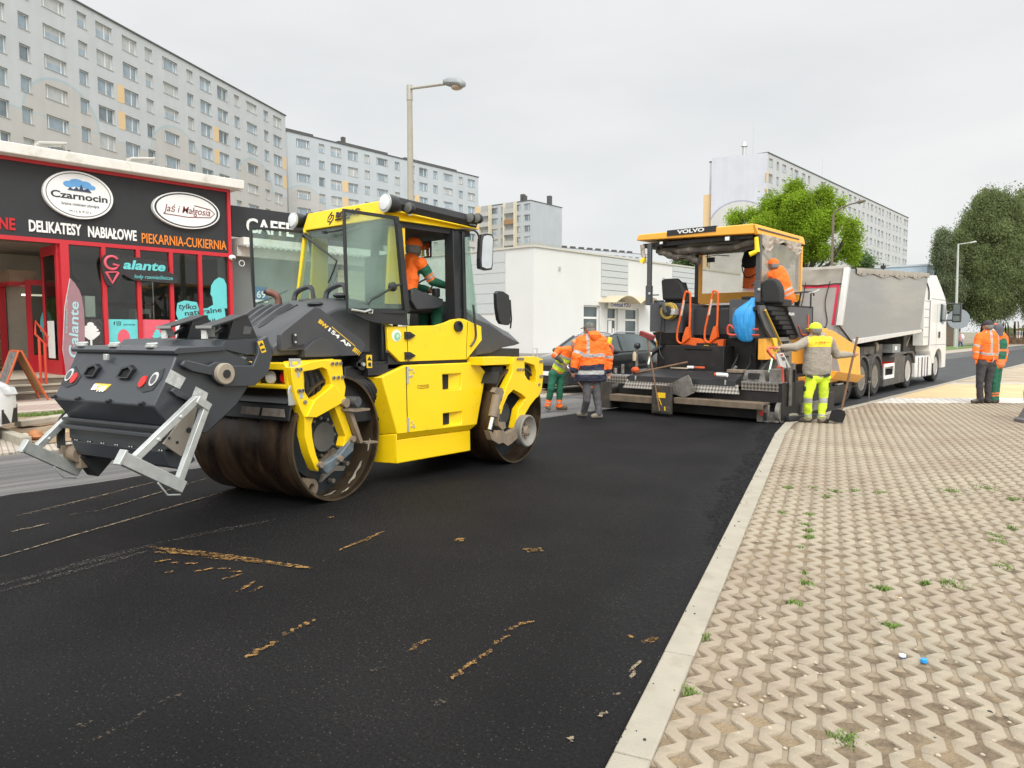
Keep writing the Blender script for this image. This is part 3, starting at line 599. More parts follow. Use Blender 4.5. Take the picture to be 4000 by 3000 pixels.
def block(name, label, cat, A, B, H, depth, cols, z0w, nrow, step, wm, group=None, side=1, roofbits=(), panels=(), brown=(), parts=100, back_cols=None, antennas=()):
    """slab block: facade line A->B (world xy), cols = [(centre along wall, width, height)], windows recessed in real openings"""
    D = (B-A); Ln = D.length; D.normalize(); ang = atan2(D.y, D.x)
    root = thing(name, label, cat, A, group); root.rotation_euler.z = ang; OFF[root] = V((0,0,0))
    b = MB(wm); rec = .28; ins = 1 if side > 0 else -1         # depth goes to +y*ins in local axes
    cs = sorted(cols); xs = [0]
    def q(x0, x1, za, zb, y=0): b.quad((x0,y,za),(x1,y,za),(x1,y,zb),(x0,y,zb))
    xprev = 0; wins = []
    for c, w, h in cs:
        x0 = c-w/2; x1 = c+w/2
        if x0 < xprev+.05 or x1 > Ln-.1: continue
        q(xprev, x0, 0, H); zp = 0
        for r in range(nrow):
            zb = z0w+r*step+(1.5-h); zt = zb+h
            q(x0, x1, zp, zb); zp = zt
            b.quad((x0,0,zb),(x0,rec*ins,zb),(x0,rec*ins,zt),(x0,0,zt)); b.quad((x1,0,zb),(x1,rec*ins,zb),(x1,rec*ins,zt),(x1,0,zt))
            b.quad((x0,0,zt),(x1,0,zt),(x1,rec*ins,zt),(x0,rec*ins,zt)); b.quad((x0,0,zb),(x1,0,zb),(x1,rec*ins,zb),(x0,rec*ins,zb))
            wins.append((c, zb, w, h, r))
        q(x0, x1, zp, H); xprev = x1
    q(xprev, Ln, 0, H)
    yd = depth*ins
    b.quad((0,0,0),(0,yd,0),(0,yd,H),(0,0,H)); b.quad((Ln,0,0),(Ln,yd,0),(Ln,yd,H),(Ln,0,H)); b.quad((0,yd,0),(Ln,yd,0),(Ln,yd,H),(0,yd,H)); b.quad((0,0,H),(Ln,0,H),(Ln,yd,H),(0,yd,H))
    obj('wall', b, root, weld=False, smooth=False)
    r = MB(ROOF); e = .12
    r.ext([(-e,-e),(Ln+e,-e),(Ln+e,depth+e),(-e,depth+e)], lambda a, c, d: (a, c*ins, d), H+.003, H+.16)
    for (s, d_, w_, l_, h_) in roofbits: r.bx(s-l_/2, s+l_/2, min(d_*ins,(d_+w_)*ins), max(d_*ins,(d_+w_)*ins), H+.15, H+.15+h_)
    obj('roof', r, root, smooth=False)
    for (s, d_, h_) in antennas:
        a = MB(STL); a.cyl((s,d_*ins,H+.1),(s,d_*ins,H+h_),.05,.02,6); obj('antenna', a, root)
    if panels:
        for (x0, x1, za, zb, mt) in panels:
            p = MB(mt); p.bx(x0, x1, min(0,-.02*ins), max(0,-.02*ins), za, zb); obj('colour_panel', p, root, smooth=False)
    # windows: nearest ones are parts, what is left is one stuff part
    rot = Matrix.Rotation(ang, 4, 'Z')
    def rank(wn): 
        p = V(A)+rot @ V((wn[0],0,wn[1])); d = p-CO; z = d.dot(CFW)
        u = 2000+FPX*d.dot(CRT)/max(z,.1); v = 1500-FPX*d.dot(CUP)/max(z,.1)
        return (0 if -60 < u < 4060 and -60 < v < 1400 else 1, d.length)
    wins.sort(key=rank); cache = {}; rest = MB(WF); rng = random.Random(name)
    def win_mb(w, h, fm, rest=None, c=0, z=0, g=None):
        f = rest or MB(fm)
        if rest: rest.m(fm)
        y = (rec-.03)*ins; y2 = rec*ins; t = .075
        def bx(x0,x1,za,zb): f.bx(c+x0,c+x1,min(y,y2),max(y,y2),z+za,z+zb)
        n = 1 if w < 1.2 else (2 if w < 2.2 else 3)
        bx(-w/2,-w/2+t,0,h); bx(w/2-t,w/2,0,h); bx(-w/2+t,w/2-t,0,t); bx(-w/2+t,w/2-t,h-t,h)
        if n == 1: sp = []
        elif n == 2: sp = [.12 if w > 1.9 else .2]
        else: sp = [-.33, .33]
        for k in sp: bx(w*k-.05,w*k+.05,t,h-t)
        f.m(SILL); f.bx(c-w/2-.04,c+w/2+.04,min(-.05*ins,rec*.9*ins),max(-.05*ins,rec*.9*ins),z-.03,z+.015); f.m(fm)
        return f
    for i, (c, z, w, h, r_) in enumerate(wins):
        g = rng.choice((0,0,0,1,2,2,3,3)); fm = BRF if any(abs(c-bc) < .3 and r_ == br for bc, br in brown) else WF
        if i < parts:
            k = (round(w,2), round(h,2), fm.name)
            if k not in cache: cache[k] = mesh('window', win_mb(w, h, fm), smooth=False)
            o = bpy.data.objects.new('window', cache[k]); COL.objects.link(o); o.parent = root; o.location = (c,0,z); OFF[o] = V((c,0,z))
            pk = k[:2]+(g,)
            if pk not in cache:
                p = MB(GL[g]); y = (rec-.012)*ins; p.quad((-w/2+.05,y,.05),(w/2-.05,y,.05),(w/2-.05,y,h-.05),(-w/2+.05,y,h-.05))
                if g == 3: p.m(GL[2]); p.quad((-w/2+.08,y-.004*ins,h*.55),(w/2-.08,y-.004*ins,h*.55),(w/2-.08,y-.004*ins,h-.08),(-w/2+.08,y-.004*ins,h-.08))
                cache[pk] = mesh('pane', p, smooth=False, weld=False)
            q_ = bpy.data.objects.new('pane', cache[pk]); COL.objects.link(q_); q_.parent = o
        else:
            win_mb(w, h, fm, rest, c, z); rest.m(GL[g]); y = (rec-.012)*ins; rest.quad((c-w/2+.05,y,z+.05),(c+w/2-.05,y,z+.05),(c+w/2-.05,y,z+h-.05),(c-w/2+.05,y,z+h-.05))
    if len(wins) > parts: o = obj('windows', rest, root, smooth=False, weld=False); o['kind'] = 'stuff'
    return root
ORP = M('orange_render', (.62,.45,.25), .85, var=.05)
UP = (.45,.465,.47); LO = (.435,.425,.40)
A1 = cw(-47.6, 46.0); A2 = cw(-33.2, 108.3)
def along(A, B, us): D = (B-A).normalized(); return [ray_line(u, A, D) for u in us]
def fx(*a): return [x*.5425 for x in a]
Wd, Nr, Lw = (2.15,1.5), (1.15,1.4), (2.5,1.25)
us = fx(90,295,505,700,850,1025,1155,1302,1437,1545,1662,1760,1862,1962,2040); ty = (Wd,Nr,Lw,Nr,Wd,Wd,Nr,Lw,Nr,Wd,Wd,Nr,Lw,Nr,Wd)
ss = along(A1, A2, us); cols = [(s, *t) for s, t in zip(ss, ty)]
mod = (ss[8]-ss[3]); 
cols += [(ss[0]-2.9,*Wd),(ss[0]-5.6,*Nr)]
zrow = 32.9-12*2.7+.55
W1 = wall_mat('wall_block_a', UP, LO, zrow+2.7*7.45, mod, ss[2]+.6, 4.3)
def pan(A, B, us, rows, w=.95): 
    out = []
    for s in along(A, B, us):
        for r in rows: out.append((s-w/2, s+w/2, zrow+r*2.7-.15, zrow+r*2.7+1.65, ORP))
    return out
rb = [(s,4,1.2,1.4,.9) for s in along(A1,A2,fx(545,1320,1720,1870))]
block('apartment_block', 'long grey ten storey slab block rising behind the food shop, with blue arcs', 'apartment block', A1, A2, 33.0, 12, cols, zrow, 12, 2.7, W1,
      panels=pan(A1,A2,fx(2,952,1612,2085),(8,9)), brown=((ss[8],6),(ss[9],6)), roofbits=rb, antennas=[(ss[4]+1.5,5,6.5),(ss[6]-.8,1,1.8),(ss[11]-1.4,1,1.8)])
def gx(*a): return [1000+x*.5877 for x in a]
B1 = cw(-35.4, 116.3); B2 = cw(-6.9, 150.8)
us = gx(242,345,465,558,668,760,858,955,1053,1125,1203,1285,1368,1437); ty = (Nr,Lw,Nr,Wd,Wd,Nr,Lw,Nr,Nr,Wd,Nr,Lw,Nr,Wd)
ss2 = along(B1,B2,us); W2 = wall_mat('wall_block_b', (.43,.465,.485), (.435,.425,.405), zrow+2.7*7.45, ss2[6]-ss2[1], ss2[1], 4.3)
block('apartment_block', 'blue-grey slab block seen behind the roller cab, orange panels beside windows', 'apartment block', B1, B2, 33.0, 12, [(s,*t) for s, t in zip(ss2,ty)], zrow, 12, 2.7, W2,
      panels=pan(B1,B2,gx(616,1083,1473),(8,9),1.2), roofbits=[(s,2.5,2,l,1.1) for s, l in zip(along(B1,B2,gx(320,800,1240)),(9,11,14))]+[(ss2[4]-1,1,.6,.6,1.5)], antennas=[(ss2[9],2,3.5)])
C0 = cw(-9.5,193.5); C1 = cw(4.6,182.5); C2 = cw(11.6,188.6)
Dn = (C1-C0).length
W3 = wall_mat('wall_block_c', (.41,.44,.46), (.42,.42,.4), zrow+2.7*8.5, 60, Dn-16, 9)
r3 = block('apartment_block', 'small distant corner block with pale yellow framed balconies above the white building roof', 'apartment block', C0, C1, 34.0, 14, [(Dn*.12,2.6,1.5),(Dn*.34,2.6,1.5),(Dn*.55,2.6,1.5),(Dn*.75,2.6,1.5),(Dn*.94,1.9,1.5)], zrow+1.1, 12, 2.7, W3, parts=60, roofbits=[(Dn*.75,3,1,1,2),(Dn*.72,3,1,1,2.4),(Dn*.95,9,1,1,2.4)])
YB = M('balcony_yellow', (.6,.54,.4), .8); BB = M('balcony_back', (.36,.37,.37), .8); BR = M('balcony_rail', (.42,.41,.38), .7); BR2 = M('balcony_rail_brown', (.3,.17,.08), .7)
for k, xx in enumerate((Dn*.2,Dn*.66)):
    for r in range(12):
        z = 1.8+r*2.7; b = MB(YB); b.bx(xx-1.9,xx-1.55,-1.1,-.003,z-.1,z+2.6); b.bx(xx+1.55,xx+1.9,-1.1,-.003,z-.1,z+2.6); b.m(BB); b.bx(xx-1.55,xx+1.55,-.25,-.003,z,z+2.6); b.m(BR2 if (k and r == 10) else BR); b.bx(xx-1.55,xx+1.55,-1.15,-1.05,z-.2,z+.95)
        obj('balcony', b, r3, smooth=False)
E1 = cw(22.0,322); E2 = cw(66.0,352)
Dn = (E2-E1).length
r4 = block('apartment_block', 'pale block with many roof vents seen over the white building through the open paver cab', 'apartment block', E1, E2, 38.2, 12, [(2.5+i*4.3,2.9,1.6) for i in range(11)], 2.2, 13, 2.75, wall_mat('wall_block_d', (.5,.53,.56), (.5,.5,.48), 10, 60, 0, 2), parts=40, roofbits=[(4+i*5,3,1,2.6,1.3) for i in range(9)])
A5 = cw(45.2,130.2); B5 = cw(110.6,204.3); A6 = cw(36.4,134.0)
def rx(*a): return [2700+x*.5877 for x in a]
us = rx(492,538,580,628,660,708,743,830,870,925,968,1015,1047,1077,1105,1135,1160,1187,1210,1233,1262,1280,1308,1328,1350,1378,1393)
ty = [(1.7,1.5),(1.1,1.4),(1.9,1.4),(1.2,1.4),(2.0,1.5),(1.8,1.5),(1.1,1.4)]
ss5 = along(A5,B5,us); cols = [(s,*ty[i % 7]) for i, s in enumerate(ss5)]
W5 = wall_mat('wall_block_e', (.46,.47,.47), (.46,.46,.44), zrow+2.7*3, 60, 0, 3)
r5 = block('apartment_block', 'tall pale slab block behind the bright green tree, blank lilac end wall', 'apartment block', A5, B5, 33.0, 11, cols, zrow, 12, 2.7, W5, side=1,
      panels=[(ss5[0]-1.9,ss5[0]-1.0,zrow+r*2.7-.1,zrow+r*2.7+1.6,ORP) for r in (9,10)], roofbits=[(s,3,2,l,h) for s, l, h in zip(along(A5,B5,rx(760,980,1030,1240)),(2,3,8,3),(.8,1,1.6,1))], antennas=[(s,3,h) for s, h in zip(along(A5,B5,rx(920,1175)),(6,5))])
# lilac end wall with its painted arc
EW = wall_mat('end_wall', (.50,.51,.55), (.50,.49,.46), 20.2, 40, 5, 5.4, (.24,.25,.36))
Lg = (A6-A5).length; ang = atan2((A5-A6).y,(A5-A6).x)
b = MB(EW); b.bx(0,Lg,-.12,0,0,33); o = obj('end_wall', b, smooth=False); OFF[o] = V((0,0,0)); o.parent = r5; o.matrix_parent_inverse = Matrix.Identity(4)
loc = r5.rotation_euler.to_matrix().inverted() @ (A6-A5); o.location = loc; o.rotation_euler.z = ang-r5.rotation_euler.z
b = MB(ORP); b.bx(-1.5,-.02,.6,8,0,26.6); o2 = obj('orange_wing', b, smooth=False); o2.parent = r5; o2.location = loc; o2.rotation_euler.z = ang-r5.rotation_euler.z
b = MB(STL); b.cyl((Lg*.55,3,33),(Lg*.55,3,35.2),.35,.35,10); b.cyl((Lg*.55,3,35.2),(Lg*.55,3,36),.6,.3,10); b.cyl((Lg*.7,4,33),(Lg*.7,4,40),.06,.03,6); o3 = obj('roof_vent', b); o3.parent = r5; o3.location = loc; o3.rotation_euler.z = ang-r5.rotation_euler.z
# ================================================================== white single-storey building
WW = M('white_render', (.60,.605,.59), .85, var=.03, vs=.7, dirt=((.66,.65,.6), .8, .62, .9)); WX = -24.5; WY = 29.2; WH = 6.02
root = thing('white_building', 'white flat-roofed single storey building with grey cladding bays behind the dark car', 'building', (WX,WY,0))
b = MB(WW); y0 = WY; op = [(33.65,35.3,1.0,3.12,'w'),(36.05,37.2,.1,3.06,'d'),(38.0,39.55,1.0,3.04,'w')]
def facade(b, x, ya, yb, H, op, rec=.25):
    yp = ya
    for (a, c, z0, z1, k) in op:
        b.quad((x,yp,.45),(x,a,.45),(x,a,H),(x,yp,H)); b.quad((x,a,.45),(x,c,.45),(x,c,max(z0,.45)),(x,a,max(z0,.45))); b.quad((x,a,z1),(x,c,z1),(x,c,H),(x,a,H))
        for yy in (a,c): b.quad((x,yy,z0),(x-rec,yy,z0),(x-rec,yy,z1),(x,yy,z1))
        b.quad((x,a,z1),(x,c,z1),(x-rec,c,z1),(x-rec,a,z1)); b.quad((x,a,z0),(x,c,z0),(x-rec,c,z0),(x-rec,a,z0)); yp = c
    b.quad((x,yp,.45),(x,yb,.45),(x,yb,H),(x,yp,H))
facade(b, WX, WY, 60, WH, op)
b.quad((WX,WY,.45),(WX-30,WY,.45),(WX-30,WY,WH),(WX,WY,WH)); b.quad((WX,60,0),(WX-30,60,0),(WX-30,60,WH),(WX,60,WH)); b.quad((WX,WY,WH),(WX-30,WY,WH),(WX-30,60,WH),(WX,60,WH)); obj('wall', b, root, smooth=False, weld=False)
b = MB(M('grey_plinth',(.3,.29,.27),.9,var=.1)); b.bx(WX-30,WX+.03,WY-.03,WY+.3,0,.45); b.bx(WX-.2,WX+.03,WY+.3,35.9,0,.447); b.bx(WX-.2,WX+.03,37.3,60,0,.447); obj('plinth', b, root, smooth=False)
b = MB(M('roof_edge',(.5,.48,.42),.6)); b.bx(WX-30.1,WX+.08,WY-.08,WY+.1,WH+.003,WH+.1); b.bx(WX-.1,WX+.08,WY+.1,60,WH+.003,WH+.1); obj('roof_edge', b, root, smooth=False)
CLD = M('grey_cladding',(.46,.48,.48),.6,var=.03)
def cladding(ya, yb, z0=3.66, z1=5.98, n=6):
    b = MB(CLD); h = (z1-z0)/n
    for i in range(n): b.bx(WX+.003,WX+.05,ya,yb,z0+i*h+.015,z0+(i+1)*h-.015)
    b.m(M('cladding_gap',(.12,.12,.11),.9)); b.bx(WX+.002,WX+.02,ya+.01,yb-.01,z0+.02,z1-.02); obj('cladding_panel', b, root, smooth=False)
cladding(35.35,38.2); cladding(43.7,47.1,3.9); b = MB(CLD); 
for i in range(6): b.bx(WX-4.6,WX-2.0,WY-.05,WY-.003,2.6+i*.55,3.13+i*.55)
obj('cladding_panel', b, root, smooth=False)
b = MB(M('maroon_sign',(.26,.05,.07),.6)); b.bx(WX+.003,WX+.06,45.9,48.5,2.6,4.0); obj('sign_board', b, root, smooth=False)
SG = M('shop_glass', (.06,.085,.085), .05, var=.5, vs=1.2, spec=1)
for (a, c, z0, z1, k) in op:
    b = MB(WF); x = WX-.2; t = .09
    for (p, q, r, s) in ((a,a+t,z0,z1),(c-t,c,z0,z1),(a+t,c-t,z0,z0+t),(a+t,c-t,z1-t,z1),(a+t,c-t,z1-.78,z1-.66)): b.bx(x-.04,x+.03,p,q,r,s)
    o = obj('window' if k == 'w' else 'door', b, root, smooth=False)
    g = MB(SG); g.bx(x-.02,x-.005,a+.05,c-.05,z0+.05,z1-.05); obj('pane', g, o, smooth=False)
    if k == 'd': g = MB(WHT); g.bx(x-.004,x+.004,a+.38,a+.75,1.45,2.25); g.bx(x-.004,x+.004,a+.85,a+1.02,1.5,1.8); obj('paper_notice', g, o, smooth=False)
# double arched canopy over the door, blue lettering
CAN = M('canopy_sheet',(.52,.44,.3),.3,var=.08)
b = MB(CAN); 
for (ya, yb) in ((35.1,37.75),(37.75,40.3)):
    P = []; n = 10
    for i in range(n+1): t = i/n; P.append((ya+(yb-ya)*t, 3.3+.42*sin(pi*t)))
    b.loft([[(WX,y,z),(WX+1.25,y,z-.04),(WX+1.25,y,z+.0),(WX,y,z+.04)] for y, z in P])
obj('door_canopy', b, root)
b = MB(M('sign_plate',(.7,.66,.58),.6)); b.bx(WX+.25,WX+.29,35.75,38.35,2.98,3.4); sgn = obj('name_board', b, root, smooth=False)
text('Oddział PZU', M('sign_blue',(.03,.05,.28),.5), (WX+.292,35.95,3.1), .22, 2.2, parent=sgn, bold=.02)
for yy in (31.3,42.4): b = MB(STL); b.bx(WX,WX+.12,yy,yy+.1,4.95,5.15); obj('wall_light', b, root, bevel=.01)
# long pale blue hall far behind the truck
b = MB(M('pale_blue_sheet',(.42,.52,.62),.6,var=.04,vs=1)); b.bx(-75,-20,94,104,0,9.1); b.m(M('hall_trim',(.5,.55,.6),.6)); b.bx(-75.1,-19.9,93.9,104.1,9.1,9.3); tag(obj('warehouse', b, loc=(-47,99,0), smooth=False), 'long low pale blue hall roofline behind the tipper truck', 'building')
# ================================================================== food shop
SX = -20.4
root = thing('food_shop', 'single storey food shop with black sign band, red frames and steps', 'shop', (SX,7,0))
RF = M('red_frame', (.52,.02,.03), .4, var=.05); FAS = M('fascia_black', (.022,.023,.025), .6, var=.1); SLB = M('roof_slab_paint', (.68,.66,.61), .8, var=.06, dirt=((.42,.38,.3), 2, .55, .8))
b = MB(SLB); b.ext([(-2,-16),(10.75,-16),(10.75,.42),(-2,.42)], lambda a, c, d: (SX+c,a,d), 5.745, 6.0); o = obj('roof', b, root, bevel=.02)
b = MB(FAS); b.bx(SX-.25,SX,-2,10.44,3.9,5.66); fas = obj('sign_band', b, root, smooth=False)
b = MB(RF); b.bx(SX-.05,SX+.06,-2,10.5,5.66,5.74); b.bx(SX-.05,SX+.05,-2,10.5,3.80,3.9); b.bx(SX-.06,SX+.06,10.4,10.5,.9,5.66); obj('frame', b, root, smooth=False)
wt = M('sign_white',(.8,.8,.78),.5); ot = M('sign_orange',(.8,.24,.03),.5); rt = M('sign_red',(.5,.01,.015),.5)
text('NE', rt, (SX+.003,4.80,4.04), .28, .33, parent=fas, bold=.03, ex=.02)
text('DELIKATESY', wt, (SX+.003,5.41,4.05), .27, 1.14, parent=fas, bold=.03, ex=.02); text('NABIAŁOWE', wt, (SX+.003,6.70,4.04), .27, 1.17, parent=fas, bold=.03, ex=.02)
text('PIEKARNIA-CUKIERNIA', ot, (SX+.003,8.0,4.0), .27, 2.36, parent=fas, bold=.008, ex=.02)
def oval(yc, zc, a, c, name, lab, th=.12):
    b = MB(WHT); n = 40; el = [(yc+a*cos(2*pi*i/n), zc+c*sin(2*pi*i/n)) for i in range(n)]; b.ex(el, SX+.002, SX+th); o = obj(name, b, fas); o['label'] = lab
    ri = MB(M('sign_ink',(.03,.03,.035),.5)); 
    def el2(k, k2): return [(yc+a*k*cos(2*pi*i/n), zc+c*k2*sin(2*pi*i/n)) for i in range(n)]
    return o, ri, el2, SX+th
o, ri, el2, xx = oval(6.5,5.03,.79,.58,'oval_sign','white oval dairy sign with blue clouds'); ri.ex([el2(.93,.93),el2(.91,.90)], xx, xx+.004)
ri.m(M('logo_blue',(.12,.33,.62),.5))
for (dy, dz, r, s) in ((-.22,.24,.13,.08),(-.05,.29,.17,.1),(.14,.27,.15,.09),(.28,.22,.1,.06)): ri.ex([(6.5+dy+r*cos(2*pi*i/14), 5.03+dz+s*sin(2*pi*i/14)) for i in range(14)], xx+.001*(dy+.3), xx+.006+.003*(dy+.3))
ri.m(M('logo_navy',(.03,.05,.1),.5)); ri.ex([(6.24,5.13),(6.3,5.2),(6.37,5.15),(6.44,5.22),(6.5,5.16),(6.55,5.3),(6.6,5.17),(6.7,5.22),(6.78,5.12)], xx+.012, xx+.016); obj('sign_mark', ri, o, smooth=False)
ink = MATS['sign_ink']; text('Czarnocin', ink, (xx+.002,5.87,4.92), .17, 1.28, parent=o, bold=.025); text('kraina mlekiem płynąca', ink, (xx+.002,6.1,4.76), .075, .85, parent=o); text('M I L K P O L', ink, (xx+.002,6.27,4.60), .05, .5, parent=o)
o, ri, el2, xx = oval(9.2,4.98,.93,.49,'oval_sign','white oval bakery sign with maroon script'); ri.ex([el2(.955,.94),el2(.90,.87)], xx, xx+.004); ri.m(M('logo_maroon',(.2,.03,.03),.5)); ri.tube([(xx+.004,8.55,4.83),(xx+.004,9.2,4.8),(xx+.004,9.85,4.86),(xx+.004,9.98,4.98),(xx+.004,9.85,5.08),(xx+.004,9.4,5.14)], .012, 5); obj('sign_mark', ri, o)
text('Jaś i Małgosia', MATS['logo_maroon'], (xx+.002,8.55,4.9), .2, 1.3, parent=o, shear=.25, bold=.004)
# entrance niche, floor, steps
TIL = M('step_stone', (.42,.37,.29), .8, var=.1, vs=4); RIS = M('step_riser', (.2,.165,.13), .85, var=.15); BEI = M('beige_plaster', (.42,.37,.3), .9, var=.05)
b = MB(TIL)
for i, z in enumerate((.24,.39,.54)):
    x1 = -19.25-.32*i; b.m(RIS); b.bx(SX-6,x1,-2,10.2,z-.16+(0 if i else -.2),z-.03); b.m(TIL); b.bx(SX-6,x1+.03,-2,10.2,z-.03,z)
obj('steps', b, root, smooth=False)
b = MB(BEI); b.bx(SX-3.9,SX-3.6,5.75,6.6,.54,3.9); b.bx(SX-4,SX-3.7,-2,4.7,.54,3.9); b.bx(SX-3.85,SX-3.62,4.7,5.75,2.9,3.9); b.bx(SX-9,SX-6,10.3,10.44,0,3.8); b.bx(SX-9,SX-8.8,-2,10.3,0,3.8)
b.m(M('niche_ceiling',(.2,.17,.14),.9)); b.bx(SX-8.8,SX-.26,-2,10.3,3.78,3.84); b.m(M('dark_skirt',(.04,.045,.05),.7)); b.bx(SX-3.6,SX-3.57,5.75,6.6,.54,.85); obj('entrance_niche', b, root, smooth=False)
# inner doors of the niche and the dim interior
DG = glass('shop_door_glass', (.5,.5,.47), .9); IN1 = M('interior_dark', (.07,.075,.075), .8, var=.4, vs=2)
b = MB(RF); b.bx(SX-3.6,SX-3.52,4.65,4.78,.54,2.95); b.bx(SX-3.6,SX-3.52,5.55,5.7,.54,2.95); b.bx(SX-3.6,SX-3.52,4.78,5.55,2.65,2.95); d = obj('door', b, root, smooth=False)
pm_ = MB(M('poster',(.16,.09,.05),.6,var=.9,vs=7,dirt=((.3,.25,.06),9,.5,.62))); pm_.bx(SX-3.58,SX-3.55,4.78,5.55,.6,2.65); pm_.m(M('poster_green',(.2,.28,.06),.6,var=.4,vs=6)); pm_.bx(SX-3.548,SX-3.545,4.8,5.53,1.95,2.6); pm_.m(WHT); pm_.bx(SX-3.548,SX-3.545,4.9,5.5,1.62,1.7); pm_.bx(SX-3.548,SX-3.545,5.0,5.45,1.48,1.55); obj('poster', pm_, d, smooth=False)
b = MB(RF); x = SX-2.0
b.bx(x-.06,x,5.8,5.92,.54,3.0); b.bx(x-.06,x,6.55,6.68,.54,3.0); b.bx(x-.06,x,5.92,6.55,2.86,3.0); b.bx(x-.06,x,5.92,6.55,.54,1.0); d = obj('door', b, root, smooth=False)
g = MB(DG); g.bx(x-.04,x-.03,5.92,6.55,1.0,2.86); obj('pane', g, d, smooth=False)
TQ = M('turquoise_vinyl', (.13,.55,.56), .5, var=.06); PK = M('pink_vinyl', (.66,.10,.14), .5, var=.06)
def cone(b, x, y, z, w, h, top, wf, soft=False, n=20):
    """flat ice cream cut-out: cone below, scoop above"""
    b.m(wf); b.ex([(y-w*.42,z+h*.5),(y-w*.12,z),(y+w*.12,z),(y+w*.42,z+h*.5)], x, x+.006); b.m(top)
    if soft:
        for i, (ww, zz) in enumerate(((.5,.52),(.42,.66),(.32,.79),(.2,.9))): b.ex([(y+ww*w*cos(2*pi*k/n), z+h*zz+.09*h*sin(2*pi*k/n)) for k in range(n)], x+.002*i, x+.008+.002*i)
    else:
        b.ex([(y+w*.5*cos(pi*k/n), z+h*.62+h*.38*sin(pi*k/n)) for k in range(n+1)]+[(y-w*.5,z+h*.48),(y+w*.5,z+h*.48)], x+.002, x+.009)
g = MB(TQ); cone(g, x-.028, 6.25, 1.1, .3, 1.1, TQ, M('turquoise_dark',(.08,.3,.32),.5)); obj('window_sticker', g, d, smooth=False)
b = MB(RF); x0 = SX-.1
b.bx(SX-1.3,SX-.06,5.98,6.05,2.95+.6,3.8); b.bx(SX-1.3,SX-1.2,5.98,6.05,.54,3.55); b.bx(SX-.22,SX-.08,5.98,6.05,.54,3.55); b.bx(SX-1.2,SX-.22,5.98,6.05,.54,.9); d = obj('door', b, root, smooth=False)
g = MB(DG); g.bx(SX-1.2,SX-.22,6.01,6.02,.9,3.55); obj('pane', g, d, smooth=False)
g = MB(WHT); g.bx(SX-.95,SX-.45,5.97,5.98,.95,1.9); obj('window_sticker', g, d, smooth=False)
# red glazed front: posts, panes, lower vinyls
ys = [6.17,7.03,7.88,8.74,9.55,10.4]
b = MB(RF)
for i, y in enumerate(ys[:-1]): w = .13 if i == 0 else .05; b.bx(SX-.06,SX+.05,y-w,y+(.06 if i == 0 else .05),.54,3.80)
obj('mullions', b, root, smooth=False)
SGL = glass('shop_front_glass', (.72,.77,.74), 1.6)
for y0_, y1_ in zip(ys, ys[1:]):
    g = MB(SGL); g.bx(SX-.03,SX-.02,y0_+.06,y1_-.06,.6,3.79); obj('window', g, root, smooth=False)
SPK = M('speckled_vinyl',(.05,.047,.045),.6,var=.7,vs=16)
for i, (mt, tp) in enumerate(((SPK,WHT),(TQ,PK),(PK,TQ),(WHT,None))):
    g = MB(mt); y0_, y1_ = ys[i]+.07, ys[i+1]-.06; g.bx(SX-.015,SX-.006,y0_,y1_,.6,1.95); yc = (y0_+y1_)/2
    if i == 0:
        g.m(WHT); yc = 6.67
        g.ex([(yc-.22,1.62),(yc-.2,1.55),(yc-.05,1.42),(yc+.05,1.42),(yc+.2,1.55),(yc+.22,1.62)], SX-.005, SX+.002); g.ex([(yc-.025,1.42),(yc-.025,1.1),(yc+.025,1.1),(yc+.025,1.42)], SX-.005, SX+.001)
        for k, (r, z) in enumerate(((.19,1.67),(.14,1.74),(.08,1.81))): g.ex([(yc+r*cos(2*pi*q/14), z+.06*sin(2*pi*q/14)) for q in range(14)], SX-.005, SX+.003+.001*k)
    elif tp: cone(g, SX-.005, yc, 1.13, .3, .56, tp, tp if i == 1 else M('turquoise_mid',(.1,.45,.47),.5), soft=(i == 2))
    o = obj('vinyl_panel', g, root, smooth=False)
    if i == 1:
        text('f', ink, (SX-.004,7.22,1.80), .09, .04, parent=o, bold=.04); text('/galantelody', ink, (SX-.004,7.46,1.80), .035, .3, parent=o)
        t_ = MB(ink); rr = lambda k: [(7.345-k,1.80-k+.045),(7.345+k,1.80-k+.045),(7.345+k,1.80+k+.045),(7.345-k,1.80+k+.045)]; t_.ex([rr(.05),rr(.038)], SX-.004, SX); t_.ex([[(7.345+.022*cos(q*pi/6),1.845+.022*sin(q*pi/6)) for q in range(12)],[(7.345+.013*cos(q*pi/6),1.845+.013*sin(q*pi/6)) for q in range(12)]], SX-.004, SX); obj('sign_mark', t_, o, smooth=False)
# projecting logo board
LB = M('logo_board', (.025,.023,.024), .6)
b = MB(LB); b.ex([(6.93,3.35),(6.96,3.52),(7.07,3.62),(7.3,3.64),(7.43,3.56),(7.52,3.6),(8.0,3.58),(8.5,3.56),(8.6,3.5),(8.6,3.26),(8.78,3.18),(8.84,3.1),(8.83,2.98),(8.74,2.94),(7.7,2.98),(7.55,3.06),(7.44,3.12),(7.3,2.88),(7.18,2.78),(7.06,2.82),(6.98,3.0)], SX+.08, SX+.16); lb = obj('logo_board', b, root)
pk = MB(PK); xx = SX+.162; C = []
for i in range(26): t = radians(38)+radians(262)*i/25; C.append((xx+.01,7.18+.165*cos(t),3.40+.165*sin(t)))
pk.tube(C, .034, 6); pk.tube([C[-1],(xx+.01,7.34,3.34),(xx+.01,7.2,3.36)], .03, 6); pk.tube([(xx+.01,7.02,3.16),(xx+.01,7.17,2.88),(xx+.01,7.33,3.16)], .034, 6); pk.tube([(xx+.01,7.06,3.15),(xx+.01,7.3,3.17)], .02, 6); obj('sign_mark', pk, lb)
